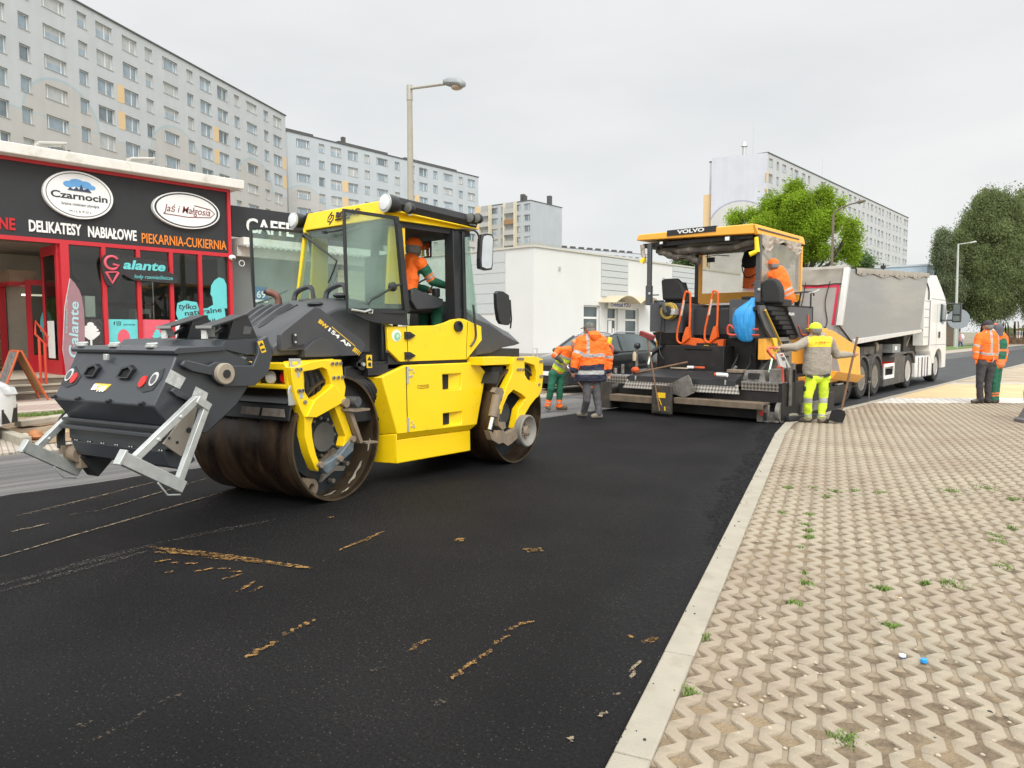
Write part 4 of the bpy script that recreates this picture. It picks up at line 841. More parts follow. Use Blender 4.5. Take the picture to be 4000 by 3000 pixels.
text('alante', TQ, (xx,7.45,3.27), .24, 1.08, parent=lb, bold=.03, shear=.2); text('lody rzemieślnicze', TQ, (xx,7.72,3.04), .1, 1.0, parent=lb, shear=.2)
# slogan and giant cone sticker on the right pane
b = MB(TQ); xx = SX-.018
b.ex([(8.85,2.12),(8.9,2.42),(9.1,2.5),(9.45,2.46),(9.5,2.28),(9.75,2.3),(9.95,2.42),(10.25,2.38),(10.28,2.1),(10.3,1.85),(9.4,1.8),(8.95,1.85)], xx, xx+.004)
b.ex([(9.93,2.35),(9.9,2.62),(9.85,2.7),(9.88,2.95),(9.98,3.1),(10.12,3.2),(10.26,3.16),(10.34,3.0),(10.34,2.3)], xx+.001, xx+.006)
st = obj('window_sticker', b, root, smooth=False)
text('tylko', ink, (xx+.007,8.93,2.26), .16, .5, parent=st, shear=.1, bold=.01); text('naturalne', ink, (xx+.007,9.1,2.07), .15, 1.08, parent=st, yd=(0,.06,1), xd=(0,1,.12), bold=.01); text('składniki', ink, (xx+.007,9.15,1.88), .13, .95, parent=st, bold=.01)
# interior: counter, fridge, shelves, lamps, people shapes kept simple
INB = M('interior_wall', (.42,.42,.40), .9, var=.3, vs=1.5); WD = M('shelf_wood', (.3,.19,.1), .7, var=.2)
b = MB(INB); b.bx(SX-5.2,SX-5.1,6.8,10.3,.54,3.78); obj('interior_wall', b, root, smooth=False)
def fur(nm, lab, cat, mb, l): tag(obj(nm, mb, loc=l, bevel=.01), lab, cat)
b = MB(WHT); b.bx(SX-1.1,SX-.35,6.68,6.92,2.0,2.55); fur('paper_sign','white paper notice standing behind the dark speckled window','notice',b,(SX-.8,6.8,2.0))
b = MB(M('fridge_grey',(.4,.42,.43),.4)); b.bx(SX-4.9,SX-4.2,7.0,7.9,.54,2.6); b.m(MATS['interior_dark']); b.bx(SX-4.2,SX-4.18,7.05,7.85,.8,2.5); fur('drinks_fridge','grey drinks fridge dimly seen inside the shop','fridge',b,(SX-4.5,7.4,.54))
b = MB(WD); b.bx(SX-5.05,SX-4.7,7.95,10.2,2.5,2.56); b.bx(SX-5.05,SX-4.7,7.95,10.2,1.9,1.96); fur('wall_shelf','brown wooden shelf on the wall inside the shop','shelf',b,(SX-4.9,9,1.9))
b = MB(M('counter_top',(.5,.5,.48),.4)); b.bx(SX-1.4,SX-.5,7.0,10.2,.6,1.9); fur('shop_counter','pale counter standing inside right behind the vinyl panels','counter',b,(SX-1,8.6,.6))
b = MB(M('machine_steel',(.5,.5,.5),.35,.4)); b.bx(SX-1.2,SX-.7,8.05,8.45,1.9,2.25); b.m(BLK); b.bx(SX-.7,SX-.68,8.1,8.4,1.95,2.12); fur('coffee_machine','steel coffee machine on the counter above the pink panel','coffee machine',b,(SX-.95,8.25,1.9))
for i in range(9):
    b = MB(M('cup_cream',(.62,.5,.22),.6)); y = 7.98+i*.075; b.lathe((SX-.45,y,1.9),(0,0,1),[(.02,0),(.03,.06),(.032,.07),(.0,.075)],10); o = obj('paper_cup', b, loc=(SX-.45,y,1.9)); tag(o,'small cream cup in the row of tubs above the pink window panel','cup','row of cream cups on the counter')
b = MB(BLK); b.cyl((SX-2,6.9,3.75),(SX-2,6.9,3.2),.012); b.lathe((SX-2,6.9,3.0),(0,0,1),[(.22,0),(.1,.1),(.03,.2)],16); fur('pendant_lamp','black dish pendant lamp hanging inside the shop','lamp',b,(SX-2,6.9,3.0))
TUB = M('fluorescent',(1,.95,.8),.5,emit=2.2); b = MB(TUB); b.bx(SX-3.2,SX-3.1,6.0,6.5,2.62,2.67); fur('tube_light','lit tube light glowing behind the glass door of the shop niche','light',b,(SX-3.1,6.2,2.65))
b = MB(M('rolled_shutter',(.3,.2,.13),.7,var=.15)); b.bx(SX-3.4,SX-2.2,5.5,6.1,2.95,3.25); b.m(RF); b.bx(SX-3.4,SX-2.2,5.49,6.11,2.86,2.95); obj('awning_box', b, root, smooth=False)
b = MB(WHT); b.sph((SX-3.4,4.95,3.4),.09); b.m(BLK); b.sph((SX-3.33,4.98,3.36),.05); fur('security_camera','small dome camera on the ceiling of the shop entrance','camera',b,(SX-3.4,4.95,3.4))
b = MB(M('light_box',(.5,.45,.4),.6)); b.bx(SX-2.8,SX-2.6,5.18,5.3,3.25,3.6); b.m(RF); b.bx(SX-2.8,SX-2.6,5.17,5.31,3.17,3.25); fur('wall_lantern','small white and red wall unit in the shop entrance','wall unit',b,(SX-2.7,5.2,3.2))
b = MB(WHT); b.sph((SX+.14,10.46,3.78),(.1,.1,.08)); b.cyl((SX,10.46,3.8),(SX+.14,10.46,3.8),.035); b.m(BLK); b.sph((SX+.22,10.46,3.74),.035); fur('security_camera','white bullet camera on the right end of the red shop frame','camera',b,(SX,10.46,3.8))
# floodlights on the roof edge
for y0_, lb_ in ((6.2,'left floodlight panel on the shop roof above the dairy oval'),(8.28,'right floodlight panel on the shop roof above the bakery oval')):
    t = thing('roof_floodlight', lb_, 'floodlight', (SX+.1,y0_,6.0), 'floodlights on the shop roof'); b = MB(M('lamp_housing',(.5,.49,.45),.4)); b.box((SX+.2,y0_-.3,6.15),(.35,.62,.07),Matrix.Rotation(.16,3,'X')); obj('housing', b, t, bevel=.02); b = MB(STL); b.tube([(SX+.1,y0_-.02,6.0),(SX+.12,y0_+.05,6.08),(SX+.15,y0_-.05,6.18)], .03, 6); obj('bracket', b, t)
# hand rails, beach flag, A-board
RR = M('rail_red', (.55,.06,.03), .45)
for k, (pts, lb_) in enumerate(((((285,735),(385,860),(385,940),(285,840)),'red tubular handrail on the shop steps next to the sandwich board'),(((520,860),(600,920),(600,1030),(520,960)),'red tubular handrail crossing the mauve feather flag on the shop steps'))):
    P = [atx('S',a,c,-19.6) for a, c in pts]; b = MB(RR); b.tube(P, .028, 8, True); z0 = .54
    for f, zz in ((.3,.4),(.75,.3)): q = P[3].lerp(P[2],f); b.cyl(q,(q.x,q.y,zz),.03,n=8)
    tag(obj('handrail', b, loc=(-19.6,P[0].y,.5)), lb_, 'handrail', 'red handrails at the shop steps')
FL = M('flag_mauve', (.30,.17,.19), .8, var=.06); t = thing('beach_flag', 'mauve feather flag with turquoise ice cream lettering beside the shop door', 'flag', (-19.5,5.95,.4))
P = yz('S',-19.5,[(572,390),(600,420),(640,480),(662,540),(678,640),(685,760),(688,900),(684,1000),(640,1090),(590,1150),(545,1180),(528,1100),(515,1000),(515,880),(525,760),(540,640),(552,500)])
b = MB(FL); b.ex(P, -19.505, -19.495); f = obj('cloth', b, t, smooth=False)
b = MB(STL); p0_ = atx('S',560,1240,-19.52); b.tube([(-19.52,p0_.y-.02,.4),(-19.52,5.76,1.2),(-19.52,5.84,2.2),(-19.52,5.98,2.9)], .014, 6); obj('pole', b, t)
text('Galante', M('flag_ink',(.35,.55,.58),.7), (-19.49,6.06,1.0), .2, 1.35, xd=(0,.05,1), yd=(0,-1,0), parent=f, bold=.02, shear=.1)
text('lody rzemieślnicze', MATS['flag_ink'], (-19.49,5.86,1.6), .05, .8, xd=(0,.05,1), yd=(0,-1,0), parent=f)
t = thing('sandwich_board', 'orange framed wooden sandwich board standing before the shop steps', 'sign board', (-18.9,4.75,.09)); OR2 = M('aboard_frame',(.5,.1,.03),.5); PLY = M('aboard_ply',(.42,.23,.09),.7,var=.15,stretch=(1,1,.1)); CHK = M('chalk_board',(.16,.15,.14),.7,var=.7,vs=14)
ap = atx('S',130,985,-18.9); 
for sgn_, y1_, mt in ((1,ap.y+.5,PLY),(-1,ap.y-.42,CHK)):
    b = MB(OR2); za = 1.2; z1_ = .09
    for xx in (-19.22,-18.6): b.tube([(xx,ap.y+.03*sgn_,za),(xx,y1_,z1_)], .025, 6)
    b.tube([(-19.22,ap.y+.03*sgn_,za),(-18.6,ap.y+.03*sgn_,za)], .025, 6); l2 = .86; q = ap.y+.03*sgn_+(y1_-ap.y-.03*sgn_)*l2; zz = za+(z1_-za)*l2; b.tube([(-19.22,q,zz),(-18.6,q,zz)], .02, 6); fr = obj('frame', b, t)
    b = MB(mt); b.hexa([(-19.2,ap.y+.03*sgn_,za),(-18.62,ap.y+.03*sgn_,za),(-18.62,q,zz),(-19.2,q,zz)],[(-19.2,ap.y+.045*sgn_,za),(-18.62,ap.y+.045*sgn_,za),(-18.62,q+.012*sgn_,zz),(-19.2,q+.012*sgn_,zz)]); obj('panel', b, t, smooth=False)
# ================================================================== coffee kiosk next door
KX = -21.0
root = thing('coffee_kiosk', 'dark grey coffee kiosk with black sign band beside the food shop', 'kiosk', (KX-.5,12.6,0))
KW = M('kiosk_wall', (.17,.18,.175), .8, var=.1, vs=1); b = MB(KW); b.bx(KX-5,KX,10.75,16.5,0,4.3); b.bx(KX-5,KX-.3,10.52,10.75,0,5.2); obj('wall', b, root, smooth=False)
b = MB(FAS); b.bx(KX-.1,KX+.12,10.8,16.5,4.5,5.4); kf = obj('sign_band', b, root, smooth=False)
text('CAFFE', wt, (KX+.125,11.25,4.66), .44, 1.62, parent=kf, bold=.02, ex=.02)
b = MB(SLB); b.bx(KX-.1,KX+.7,10.85,16.5,4.2,4.42); b.bx(KX-.1,KX+.3,10.85,16.5,3.9,4.2); obj('canopy', b, root, smooth=False)
b = MB(M('corrugated_edge',(.5,.5,.46),.6)); 
for i in range(30): b.cyl((KX+.2,10.9+i*.18,4.22),(KX+.85,10.9+i*.18,4.16),.05,n=8)
obj('corrugated_roof', b, root)
b = MB(SG); b.bx(KX-.01,KX+.02,12.9,14.4,1.1,2.6); b.m(BLK); b.bx(KX-.01,KX+.03,14.4,14.5,1.0,2.7); obj('window', b, root, smooth=False)
b = MB(M('plate_blue',(.03,.12,.3),.5)); b.bx(KX+.003,KX+.02,11.55,11.97,2.62,3.02); b.m(WHT); b.bx(KX+.003,KX+.019,11.55,11.97,2.54,2.62); npl = obj('number_plate', b, root, smooth=False)
text('69', wt, (KX+.021,11.6,2.68), .22, .3, parent=npl, bold=.02)
b = MB(M('plank_panel',(.5,.46,.3),.8,var=.1)); 
for i in range(7): b.bx(KX+.003,KX+.03,14.6,16.4,2.2+i*.22,2.405+i*.22)
obj('plank_panel', b, root, smooth=False)
# ================================================================== tandem roller
PS = radians(13); FO = V((-6.5,3.85,0)); RS = radians(10); RO = V((-6.55,6.58,0))
TF = Matrix.Translation(FO) @ rz(PS); TR = Matrix.Translation(RO) @ rz(RS)      # steered front and rear drum frames
roller = thing('road_roller', 'yellow and graphite tandem roller with open cab doors and chip spreader on front', 'road roller', (-6.5,5.3,0))
def ffr(c, a0, pts, T=TF):     # trace on the side plane a = a0 of a drum frame -> (b, z)
    A = T.to_3x3() @ V((1,0,0)); p0 = T @ V((a0,0,0)); Ti = T.inverted(); out = []
    for a, b in pts: q = Ti @ hit(c, a, b, p0, A); out.append((q.y, q.z))
    return out
def fr_b(c, b0, pts, T=TF):
    B = T.to_3x3() @ V((0,1,0)); p0 = T @ V((0,b0,0)); Ti = T.inverted(); out = []
    for a, b in pts: q = Ti @ hit(c, a, b, p0, B); out.append((q.x, q.z))
    return out
def drum_mat():
    m = bpy.data.materials.new('wet_drum_steel'); m.use_nodes = True; t = m.node_tree; n = t.nodes; l = t.links; p = n['Principled BSDF']
    c = n.new('ShaderNodeTexCoord'); at = n.new('ShaderNodeAttribute'); at.attribute_name = 'dp'
    q = n.new('ShaderNodeMapping'); q.inputs['Scale'].default_value = (4.2,.8,1); l.new(at.outputs['Vector'], q.inputs[0])
    a = n.new('ShaderNodeTexNoise'); a.inputs['Scale'].default_value = 1.5; a.inputs['Detail'].default_value = 6; a.inputs['Distortion'].default_value = .6; l.new(q.outputs[0], a.inputs['Vector'])
    f = n.new('ShaderNodeTexNoise'); f.inputs['Scale'].default_value = 25; f.inputs['Detail'].default_value = 5; l.new(c.outputs['Object'], f.inputs['Vector'])
    r = n.new('ShaderNodeValToRGB'); e = r.color_ramp.elements; e[0].position = .36; e[0].color = (.022,.013,.009,1); e[1].position = .70; e[1].color = (.15,.10,.055,1)
    x = r.color_ramp.elements.new(.5); x.color = (.045,.025,.014,1); x = r.color_ramp.elements.new(.6); x.color = (.085,.05,.025,1); l.new(a.outputs['Fac'], r.inputs[0]); l.new(r.outputs[0], p.inputs['Base Color'])
    rr = n.new('ShaderNodeMapRange'); rr.inputs['From Min'].default_value = .35; rr.inputs['From Max'].default_value = .7; rr.inputs['To Min'].default_value = .22; rr.inputs['To Max'].default_value = .6; l.new(a.outputs['Fac'], rr.inputs['Value']); l.new(rr.outputs[0], p.inputs['Roughness'])
    p.inputs['Metallic'].default_value = .35
    u = n.new('ShaderNodeBump'); u.inputs['Strength'].default_value = .12; u.inputs['Distance'].default_value = .01; l.new(f.outputs['Fac'], u.inputs['Height']); l.new(u.outputs[0], p.inputs['Normal']); return m
DRM = drum_mat(); DIN = M('drum_inside', (.075,.052,.03), .55, .3, var=.3, vs=5, dirt=((.2,.14,.07), 4, .55, .75)); DSC = M('drum_disc', (.025,.033,.038), .6, .2, var=.25, vs=4, dirt=((.1,.075,.05), 4, .55, .8))
HUB = M('hub_grey', (.2,.2,.185), .6, .3, var=.15); BLT = M('bolt_steel', (.3,.27,.22), .5, .5, var=.2); WSP = M('water_splash', (.5,.45,.36), .5)
def drum(T, a0, a1, cb, cz, R, nm='drum'):
    b = MB(DRM); b.T = T; n = 72; na = 10; vs = []; dp = []
    # rolling shell
    for i in range(na+1):
        a = a0+(a1-a0)*i/na
        for k in range(n): t = 2*pi*k/n; vs.append((a, cb+R*sin(t), cz-R*cos(t)))
    b.add(vs, [(i*n+k,i*n+(k+1)%n,(i+1)*n+(k+1)%n,(i+1)*n+k) for i in range(na) for k in range(n)])
    b.m(DIN); b.ring((a1,cb,cz),(-1,0,0),R-.022,R+.0005,.06,n); 
    vs = []
    for a in (a1-.002, a1-.30):
        for k in range(n): t = 2*pi*k/n; vs.append((a, cb+(R-.022)*sin(t), cz-(R-.022)*cos(t)))
    b.add(vs, [(k,(k+1)%n,n+(k+1)%n,n+k) for k in range(n)])
    b.m(DSC); b.cyl((a1-.30,cb,cz),(a1-.29,cb,cz),R-.02,n=n); b.m(DRM); b.cyl((a0+.1,cb,cz),(a0+.11,cb,cz),R-.01,n=n)
    o = obj(nm, b, roller, weld=False); Ti = T.inverted()
    at = o.data.attributes.new('dp', 'FLOAT_VECTOR', 'POINT'); off = OFF[o]
    for i, v in enumerate(o.data.vertices):
        q = Ti @ (v.co+off); th = atan2(q.y-cb, cz-q.z); at.data[i].vector = (q.x, abs(th)*1.0+.6*sin(th), 0)
    return o
fd = drum(TF, -.72, .64, .09, .61, .61)
b = MB(DSC); b.T = TF; b.cyl((.34,.09,.61),(.40,.09,.61),.42,n=40); b.m(HUB); b.cyl((.40,.07,.61),(.47,.07,.61),.145,n=24); b.m(BLT)
for i in range(12): t = 2*pi*i/12; b.cyl((.40,.07+.185*sin(t),.61+.185*cos(t)),(.44,.07+.185*sin(t),.61+.185*cos(t)),.018,n=6)
for i in range(12): t = 2*pi*i/12+.2; b.cyl((.36,.09+.5*sin(t),.61+.5*cos(t)),(.42,.09+.5*sin(t),.61+.5*cos(t)),.026,n=6)
b.m(WSP)
for (t0, t1, ax, w) in ((.5,1.0,.50,.05),(1.2,1.42,.54,.035),(-.05,.25,.46,.06),(.22,.4,.56,.03)):
    vs = []; k = 12
    for i in range(k+1):
        t = t0+(t1-t0)*i/k; ww = w*(.4+.6*sin(pi*i/k))*(.7+.5*noise.noise(V((t*9,ax*9,0))))
        for s in (-1,1): vs.append((ax+s*ww/2+.02*noise.noise(V((t*7,3,0))), .09+.585*sin(t), .61-.585*cos(t)))
    b.add(vs, [(2*i,2*i+1,2*i+3,2*i+2) for i in range(k)])
obj('drum_hub', b, fd)
b = MB(BWN); b.T = TF; b.ring((.42,-.18,.16),(1,0,0),.04,.085,.12,16); b.hexa([(.4,.0,.34),(.4,.12,.3),(.4,.3,.42),(.4,.22,.48)],[(.46,.0,.34),(.46,.12,.3),(.46,.3,.42),(.46,.22,.48)]); b.m(BLT)
b.ext([(-.1,.2),(.08,.28),(.22,.26),(.25,.3),(.1,.33),(-.05,.3)], lambda a,c,d: (d,a,c), .55, .58); b.ext([(.0,.36),(.2,.42),(.34,.4),(.33,.44),(.18,.47)], lambda a,c,d: (d,a,c), .5, .53); obj('eccentric_weight', b, fd)
rd = drum(TR, -.72, .64, .065, .61, .61)
b = MB(DSC); b.T = TR; b.cyl((.34,.065,.61),(.38,.065,.61),.42,n=32); b.m(HUB); b.cyl((.38,.065,.61),(.44,.065,.61),.14,n=20); obj('drum_hub', b, rd)
# front yoke: yellow plate with an upper opening and forked lower arm
P = lambda a, c, d: (d, a, c)
out = ffr('H',.72,[(697,225),(760,222),(900,168),(1000,150),(1080,148),(1212,146),(1225,250),(1232,330),(1257,425),(1240,555),(1222,600),(1228,640),(1335,960),(1338,1000),(1245,1060),(1230,1035),(1255,935),(1130,605),(1020,672),(925,745),(905,810),(915,950),(950,1120),(985,1205),(975,1300),(945,1270),(880,1110),(835,930),(832,740),(790,660),(740,520),(705,365)])
h1 = ffr('H',.72,[(818,268),(920,252),(1018,225),(1060,245),(1090,330),(1108,400),(1085,445),(1020,510),(910,562),(880,550),(838,480),(825,390)])
b = MB(YEL); b.T = TF; b.ext([out,h1], P, .60, .70); 
# stiffening flanges and the return of the plate towards the frame
b.ext(ffr('H',.72,[(832,735),(915,560),(1110,405),(1240,540),(1228,575),(930,740)]), P, .70, .73); 
b.hexa([TF.inverted() @ atx('H',0,0,0)]*0 or [(.45,-.42,1.30),(.6,-.42,1.30),(.6,.08,1.34),(.45,.08,1.34)],[(.45,-.42,1.37),(.6,-.42,1.37),(.6,.08,1.38),(.45,.08,1.38)])
yk = obj('drum_yoke', b, roller, bevel=.012)
b = MB(BLT); b.T = TF
for pts in ((745,245),(785,245),(770,467),(805,463),(1112,186),(1155,184),(1197,182),(1127,332),(1172,328),(1217,325),(833,582)):
    q = ffr('H',.72,[pts])[0]; b.cyl((.70,*q),(.716,*q),.018,n=10); 
b.m(BLK)
for pts in ((745,245),(785,245),(770,467),(805,463),(1112,186),(1155,184),(1197,182),(1127,332),(1172,328),(1217,325)):
    q = ffr('H',.72,[pts])[0]; b.cyl((.716,*q),(.7175,*q),.009,n=8)
obj('bolt', b, yk, split=True)
b = MB(M('sticker_silver',(.4,.45,.5),.4)); b.T = TF
for pts in ((766,298),(796,518)): q = ffr('H',.72,[pts])[0]; b.box((.7015,*q),(.003,.035,.045))
obj('sticker', b, yk, smooth=False)
b = MB(M('worn_arm', (.12,.15,.17), .55, .2, var=.3, vs=9, dirt=((.4,.33,.2), 6, .5, .7))); b.T = TF; b.ext(ffr('H',.75,[(1325,955),(1340,1000),(1335,1080),(1060,1328),(975,1230),(1050,1215),(1200,1115),(1280,1010)]), P, .66, .735); obj('cutter_arm', b, yk, bevel=.01)
b = MB(BWN); b.T = TF
for pts in ((985,1225),(1185,1162),(1315,960)): q = ffr('H',.75,[pts])[0]; b.cyl((.735,*q),(.765,*q),.03,n=10)
obj('arm_bolts', b, yk)
b = MB(BWN); b.T = TF; q = ffr('H',.75,[(1230,665),(1300,690),(1345,840),(1405,1000),(1250,600)])
def bar3(pts, w, h): 
    for p0_, p1_ in zip(pts, pts[1:]): b.tube([p0_,p1_], w, 4)
b.ext(ffr('H',.75,[(1228,655),(1305,680),(1415,1000),(1385,1005),(1270,700)]), P, .70, .76)
b.ext(ffr('H',.75,[(1230,650),(1450,642),(1448,662),(1300,680),(1232,672)]), P, .70, .80); b.ext(ffr('H',.75,[(1400,990),(1535,978),(1533,995),(1410,1008)]), P, .70, .80); obj('step_bracket', b, yk)
b = MB(GR2); b.T = TF; q = ffr('H',.75,[(1328,575)])[0]; b.cyl((.64,*q),(.80,*q),.05,n=12); b.m(BWN); q = ffr('H',.75,[(1245,590)])[0]; b.cyl((.66,*q),(.76,*q),.045,n=12); obj('spray_motor', b, yk)
# hoses in the opening
for k in range(4):
    b = MB(RUB); b.T = TF; y0 = -.40+k*.075; b.tube(catmull([(.5,y0-.1,1.30),(.56,y0+.02,1.30),(.6,y0+.10,1.2),(.58,y0+.13,1.05),(.5,y0+.14,.95)]), .026, 8); obj('hydraulic_hose', b, roller)
b = MB(STL); b.T = TF; o_ = ffr('H',.68,[(670,135),(787,133),(790,215),(695,400),(690,470),(735,520),(748,612),(665,620),(660,450),(690,390)]); h_ = ffr('H',.68,[(700,165),(760,165),(765,200),(735,210),(698,190)]); b.ext([o_,h_], P, .655, .67); obj('lashing_plate', b, roller, bevel=.004)
# front cross beam with recessed lamps
b = MB(YEL); b.T = TF; lo = fr_b('H',-.5,[(420,178),(668,178),(700,250),(690,450),(225,445),(280,360)])
b.ext([[(-.66,1.36),(.62,1.36),(.655,1.32),(.655,1.13),(-.66,1.12)],[(.20,1.30),(.60,1.30),(.62,1.28),(.62,1.17),(.20,1.165)]], lambda a,c,d: (a,d,c), -.56, -.36); fb = obj('front_beam', b, roller, bevel=.012)
b = MB(BLK); b.T = TF; b.bx(.18,.63,-.46,-.44,1.15,1.31); obj('lamp_recess', b, fb, smooth=False)
b = MB(BLK); b.T = TF; b.lathe((.37,-.44,1.225),(0,-1,0),[(.07,0),(.07,.05)],20); b.m(LAMP); b.lathe((.37,-.49,1.225),(0,-1,0),[(.062,0),(.055,.02),(.0,.034)],20); obj('headlight', b, fb)
b = MB(REDL); b.T = TF; b.lathe((.55,-.44,1.23),(0,-1,0),[(.062,0),(.062,.05),(.05,.07),(0,.075)],20); b.m(AMBL); b.sph((.585,-.505,1.25),(.026,.016,.035)); obj('tail_light', b, fb)
# scraper housing over the drum
b = MB(BLK); b.T = TF; b.hexa([(-.68,-.52,.97),(.62,-.52,.97),(.62,-.30,1.2),(-.68,-.30,1.2)],[(-.68,-.56,1.0),(.62,-.56,1.0),(.62,-.34,1.26),(-.68,-.34,1.26)]); b.hexa([(-.7,-.56,.84),(.66,-.56,.84),(.66,-.52,.98),(-.7,-.52,.98)],[(-.7,-.575,.85),(.66,-.575,.85),(.66,-.54,.99),(-.7,-.54,.99)]); b.m(M('scuffed_rubber',(.13,.11,.09),.8,var=.5,vs=10)); b.hexa([(.06,-.58,.88),(.3,-.58,.88),(.3,-.56,.95),(.06,-.56,.95)],[(.06,-.585,.88),(.3,-.585,.88),(.3,-.565,.95),(.06,-.565,.95)]); b.hexa([(.33,-.58,.88),(.63,-.58,.88),(.6,-.56,.95),(.33,-.56,.95)],[(.33,-.585,.88),(.63,-.585,.88),(.6,-.565,.95),(.33,-.565,.95)])
b.m(BLK); b.bx(-.66,.6,-.34,.1,1.16,1.34); obj('scraper', b, roller, bevel=.006)
# chip spreader hopper
SP = M('spreader_paint', (.040,.045,.052), .36, .0, var=.06, vs=2, coat=.1, dirt=((.09,.085,.075), 2.5, .6, .95))
a0, a1 = -.63, .65; prof = [(-1.66,1.49),(-1.70,1.39),(-1.87,1.10),(-1.76,.945),(-1.42,.84),(-1.12,1.04),(-.98,1.20),(-.86,1.34),(-1.2,1.50)]
b = MB(SP); b.T = TF; b.ext(prof, P, a0, a1); sp = obj('chip_spreader', b, roller, bevel=.012)
b = MB(SP); b.T = TF; b.ext([(-1.69,1.475),(-1.70,1.5),(-1.66,1.525),(-1.24,1.53),(-1.24,1.49)], P, a0-.02, a1+.02); b.m(STL)
for aa in (-.55,-.12,.35): b.box((aa,-1.66,1.53),(.09,.05,.02)); b.cyl((aa-.04,-1.67,1.545),(aa+.05,-1.64,1.55),.012,n=6)
b.box((-.13,-1.72,1.44),(.05,.025,.05)); obj('hopper_lid', b, sp, bevel=.004)
b = MB(SP); b.T = TF
for (z, y, h, dd) in ((.94,-1.775,.025,.03),(.885,-1.79,.03,.04)): b.bx(a0-.01,a1+.01,y-dd,y+.3,z-h,z)
b.ext([(-1.752,.935),(-1.755,.76),(-1.55,.72),(-1.45,.83)], P, a0+.004, a1-.02); b.m(BLK); b.ext([(-1.755,.765),(-1.76,.74),(-1.6,.73),(-1.6,.76)], P, a0+.03, a1-.05)
b.m(SP); b.ext([(-1.77,.745),(-1.735,.63),(-1.62,.585),(-1.5,.64),(-1.55,.74)], P, a0+.06, a1-.04); b.m(STL)
for i in range(7):
    for k in (0,.03): b.cyl((a0+.1+i*.18+k,-1.762,.752),(a0+.1+i*.18+k,-1.77,.752),.008,n=6)
obj('spreader_roll', b, sp, bevel=.006)
b = MB(M('taupe_plate',(.27,.235,.19),.6,var=.06)); b.T = TF; b.ext(ffr('A',.70,[(1500,950),(1440,1000),(1265,1240),(1400,1335),(1480,1150),(1520,960)]), P, .655, .675); b.m(BLK)
for pts in ((1455,1135),(1305,1195),(1367,1228)): q = ffr('A',.7,[pts])[0]; b.cyl((.675,*q),(.68,*q),.022 if pts[0]==1455 else .011,n=10)
obj('side_plate', b, sp)
b = MB(M('drum_cover_black',(.015,.016,.018),.7)); b.T = TF; b.ext([(-1.72,.60),(-1.58,.72),(-1.45,.74),(-1.43,.58),(-1.6,.42)], P, -.66, -.5); obj('side_shield', b, sp)
b = MB(BLK); b.T = TF
for ac in (-.27,.17):
    for s in (1,):
        b.ext([[(ac-.085,1.285),(ac-.06,1.365),(ac+.02,1.385),(ac+.085,1.355),(ac+.065,1.285)],[(ac-.065,1.295),(ac-.045,1.35),(ac+.02,1.367),(ac+.065,1.343),(ac+.05,1.295)]], lambda a,c,d: (a, -1.66-(1.49-c)*.49+d, c), -.035, .02)
    b.m(M('duct_dark',(.004,.005,.005),.9)); b.ext([(ac-.065,1.295),(ac-.045,1.35),(ac+.02,1.367),(ac+.065,1.343),(ac+.05,1.295)], lambda a,c,d: (a, -1.66-(1.49-c)*.49+d, c), -.012, .0); b.m(BLK)
obj('sight_hole', b, sp, bevel=.003, split=True)
fy = lambda z: -1.70-(1.39-z)*.586      # lower slope of the hopper face
def face_disc(b, a, z, ra, rz_, d, mt, n=22):
    b.m(mt); b.ext([(a+ra*cos(2*pi*i/n), z+rz_*sin(2*pi*i/n)) for i in range(n)], lambda p, q, dd: (p, fy(q)-dd, q), 0, d)
for (ac, s) in ((-.52,1),(.46,-1)):
    b = MB(BLK); b.T = TF; b.ext([(ac-.1,1.22),(ac-.04,1.30),(ac+.12,1.37),(ac+.14,1.30),(ac+.1,1.21),(ac+.0,1.19)] if s < 0 else [(ac-.1,1.21),(ac-.09,1.30),(ac-.03,1.36),(ac+.12,1.28),(ac+.1,1.22),(ac,1.19)], lambda p, q, dd: (p, fy(q)-dd, q), -.002, .006)
    w0 = ac+(-.045 if s > 0 else .06); r0 = ac+(.04 if s > 0 else -.055)
    face_disc(b, w0, 1.29, .042, .05, .012, M('ring_white',(.5,.5,.49),.5)); face_disc(b, w0, 1.29, .027, .034, .016, GR2); face_disc(b, r0, 1.268, .036, .041, .014, REDL); obj('tail_light', b, sp)
b = MB(M('label_yellow',(.75,.47,.03),.4)); b.T = TF; b.ext([(-.19,1.185),(.0,1.185),(.04,1.235),(-.17,1.235)], lambda p, q, dd: (p, fy(q)-dd, q), .0015, .003); lab = obj('label_plate', b, sp, smooth=False)
ax = TF.to_3x3() @ V((1,0,0)); ay = TF.to_3x3() @ V((0,.505,.863))
text('BS', wt, TF @ V((-.18,fy(1.185)-.0045,1.187)), .05, .07, xd=ax, yd=ay, parent=sp, bold=.03, ex=.002, shear=.2); text('160', wt, TF @ V((-.1,fy(1.175)-.0045,1.177)), .055, .1, xd=ax, yd=ay, parent=sp, bold=.03, ex=.002, shear=.2)
b = MB(BLK); b.T = TF
for aa in (a0+.02,-.28,.12,.52): b.cyl((aa-.025,fy(1.115)-.012,1.112),(aa+.025,fy(1.115)-.012,1.118),.014,n=8)
obj('hinge', b, sp)
b = MB(M('instruction_plate',(.45,.46,.44),.4,var=.25,vs=30)); b.T = TF; Q = ffr('A',.655,[(1305,670),(1418,735),(1370,820),(1260,765)]); b.ext(Q, P, .652, .655); Q = ffr('A',.655,[(1495,800),(1588,850),(1565,920),(1465,870)]); b.ext(Q, P, .652, .656); obj('instruction_plate', b, sp, smooth=False)
b = MB(SP); b.T = TF; b.ext(ffr('A',.68,[(1300,835),(1325,810),(1480,890),(1475,925),(1440,915),(1330,865)]), P, .652, .69); obj('handle', b, sp, bevel=.006)
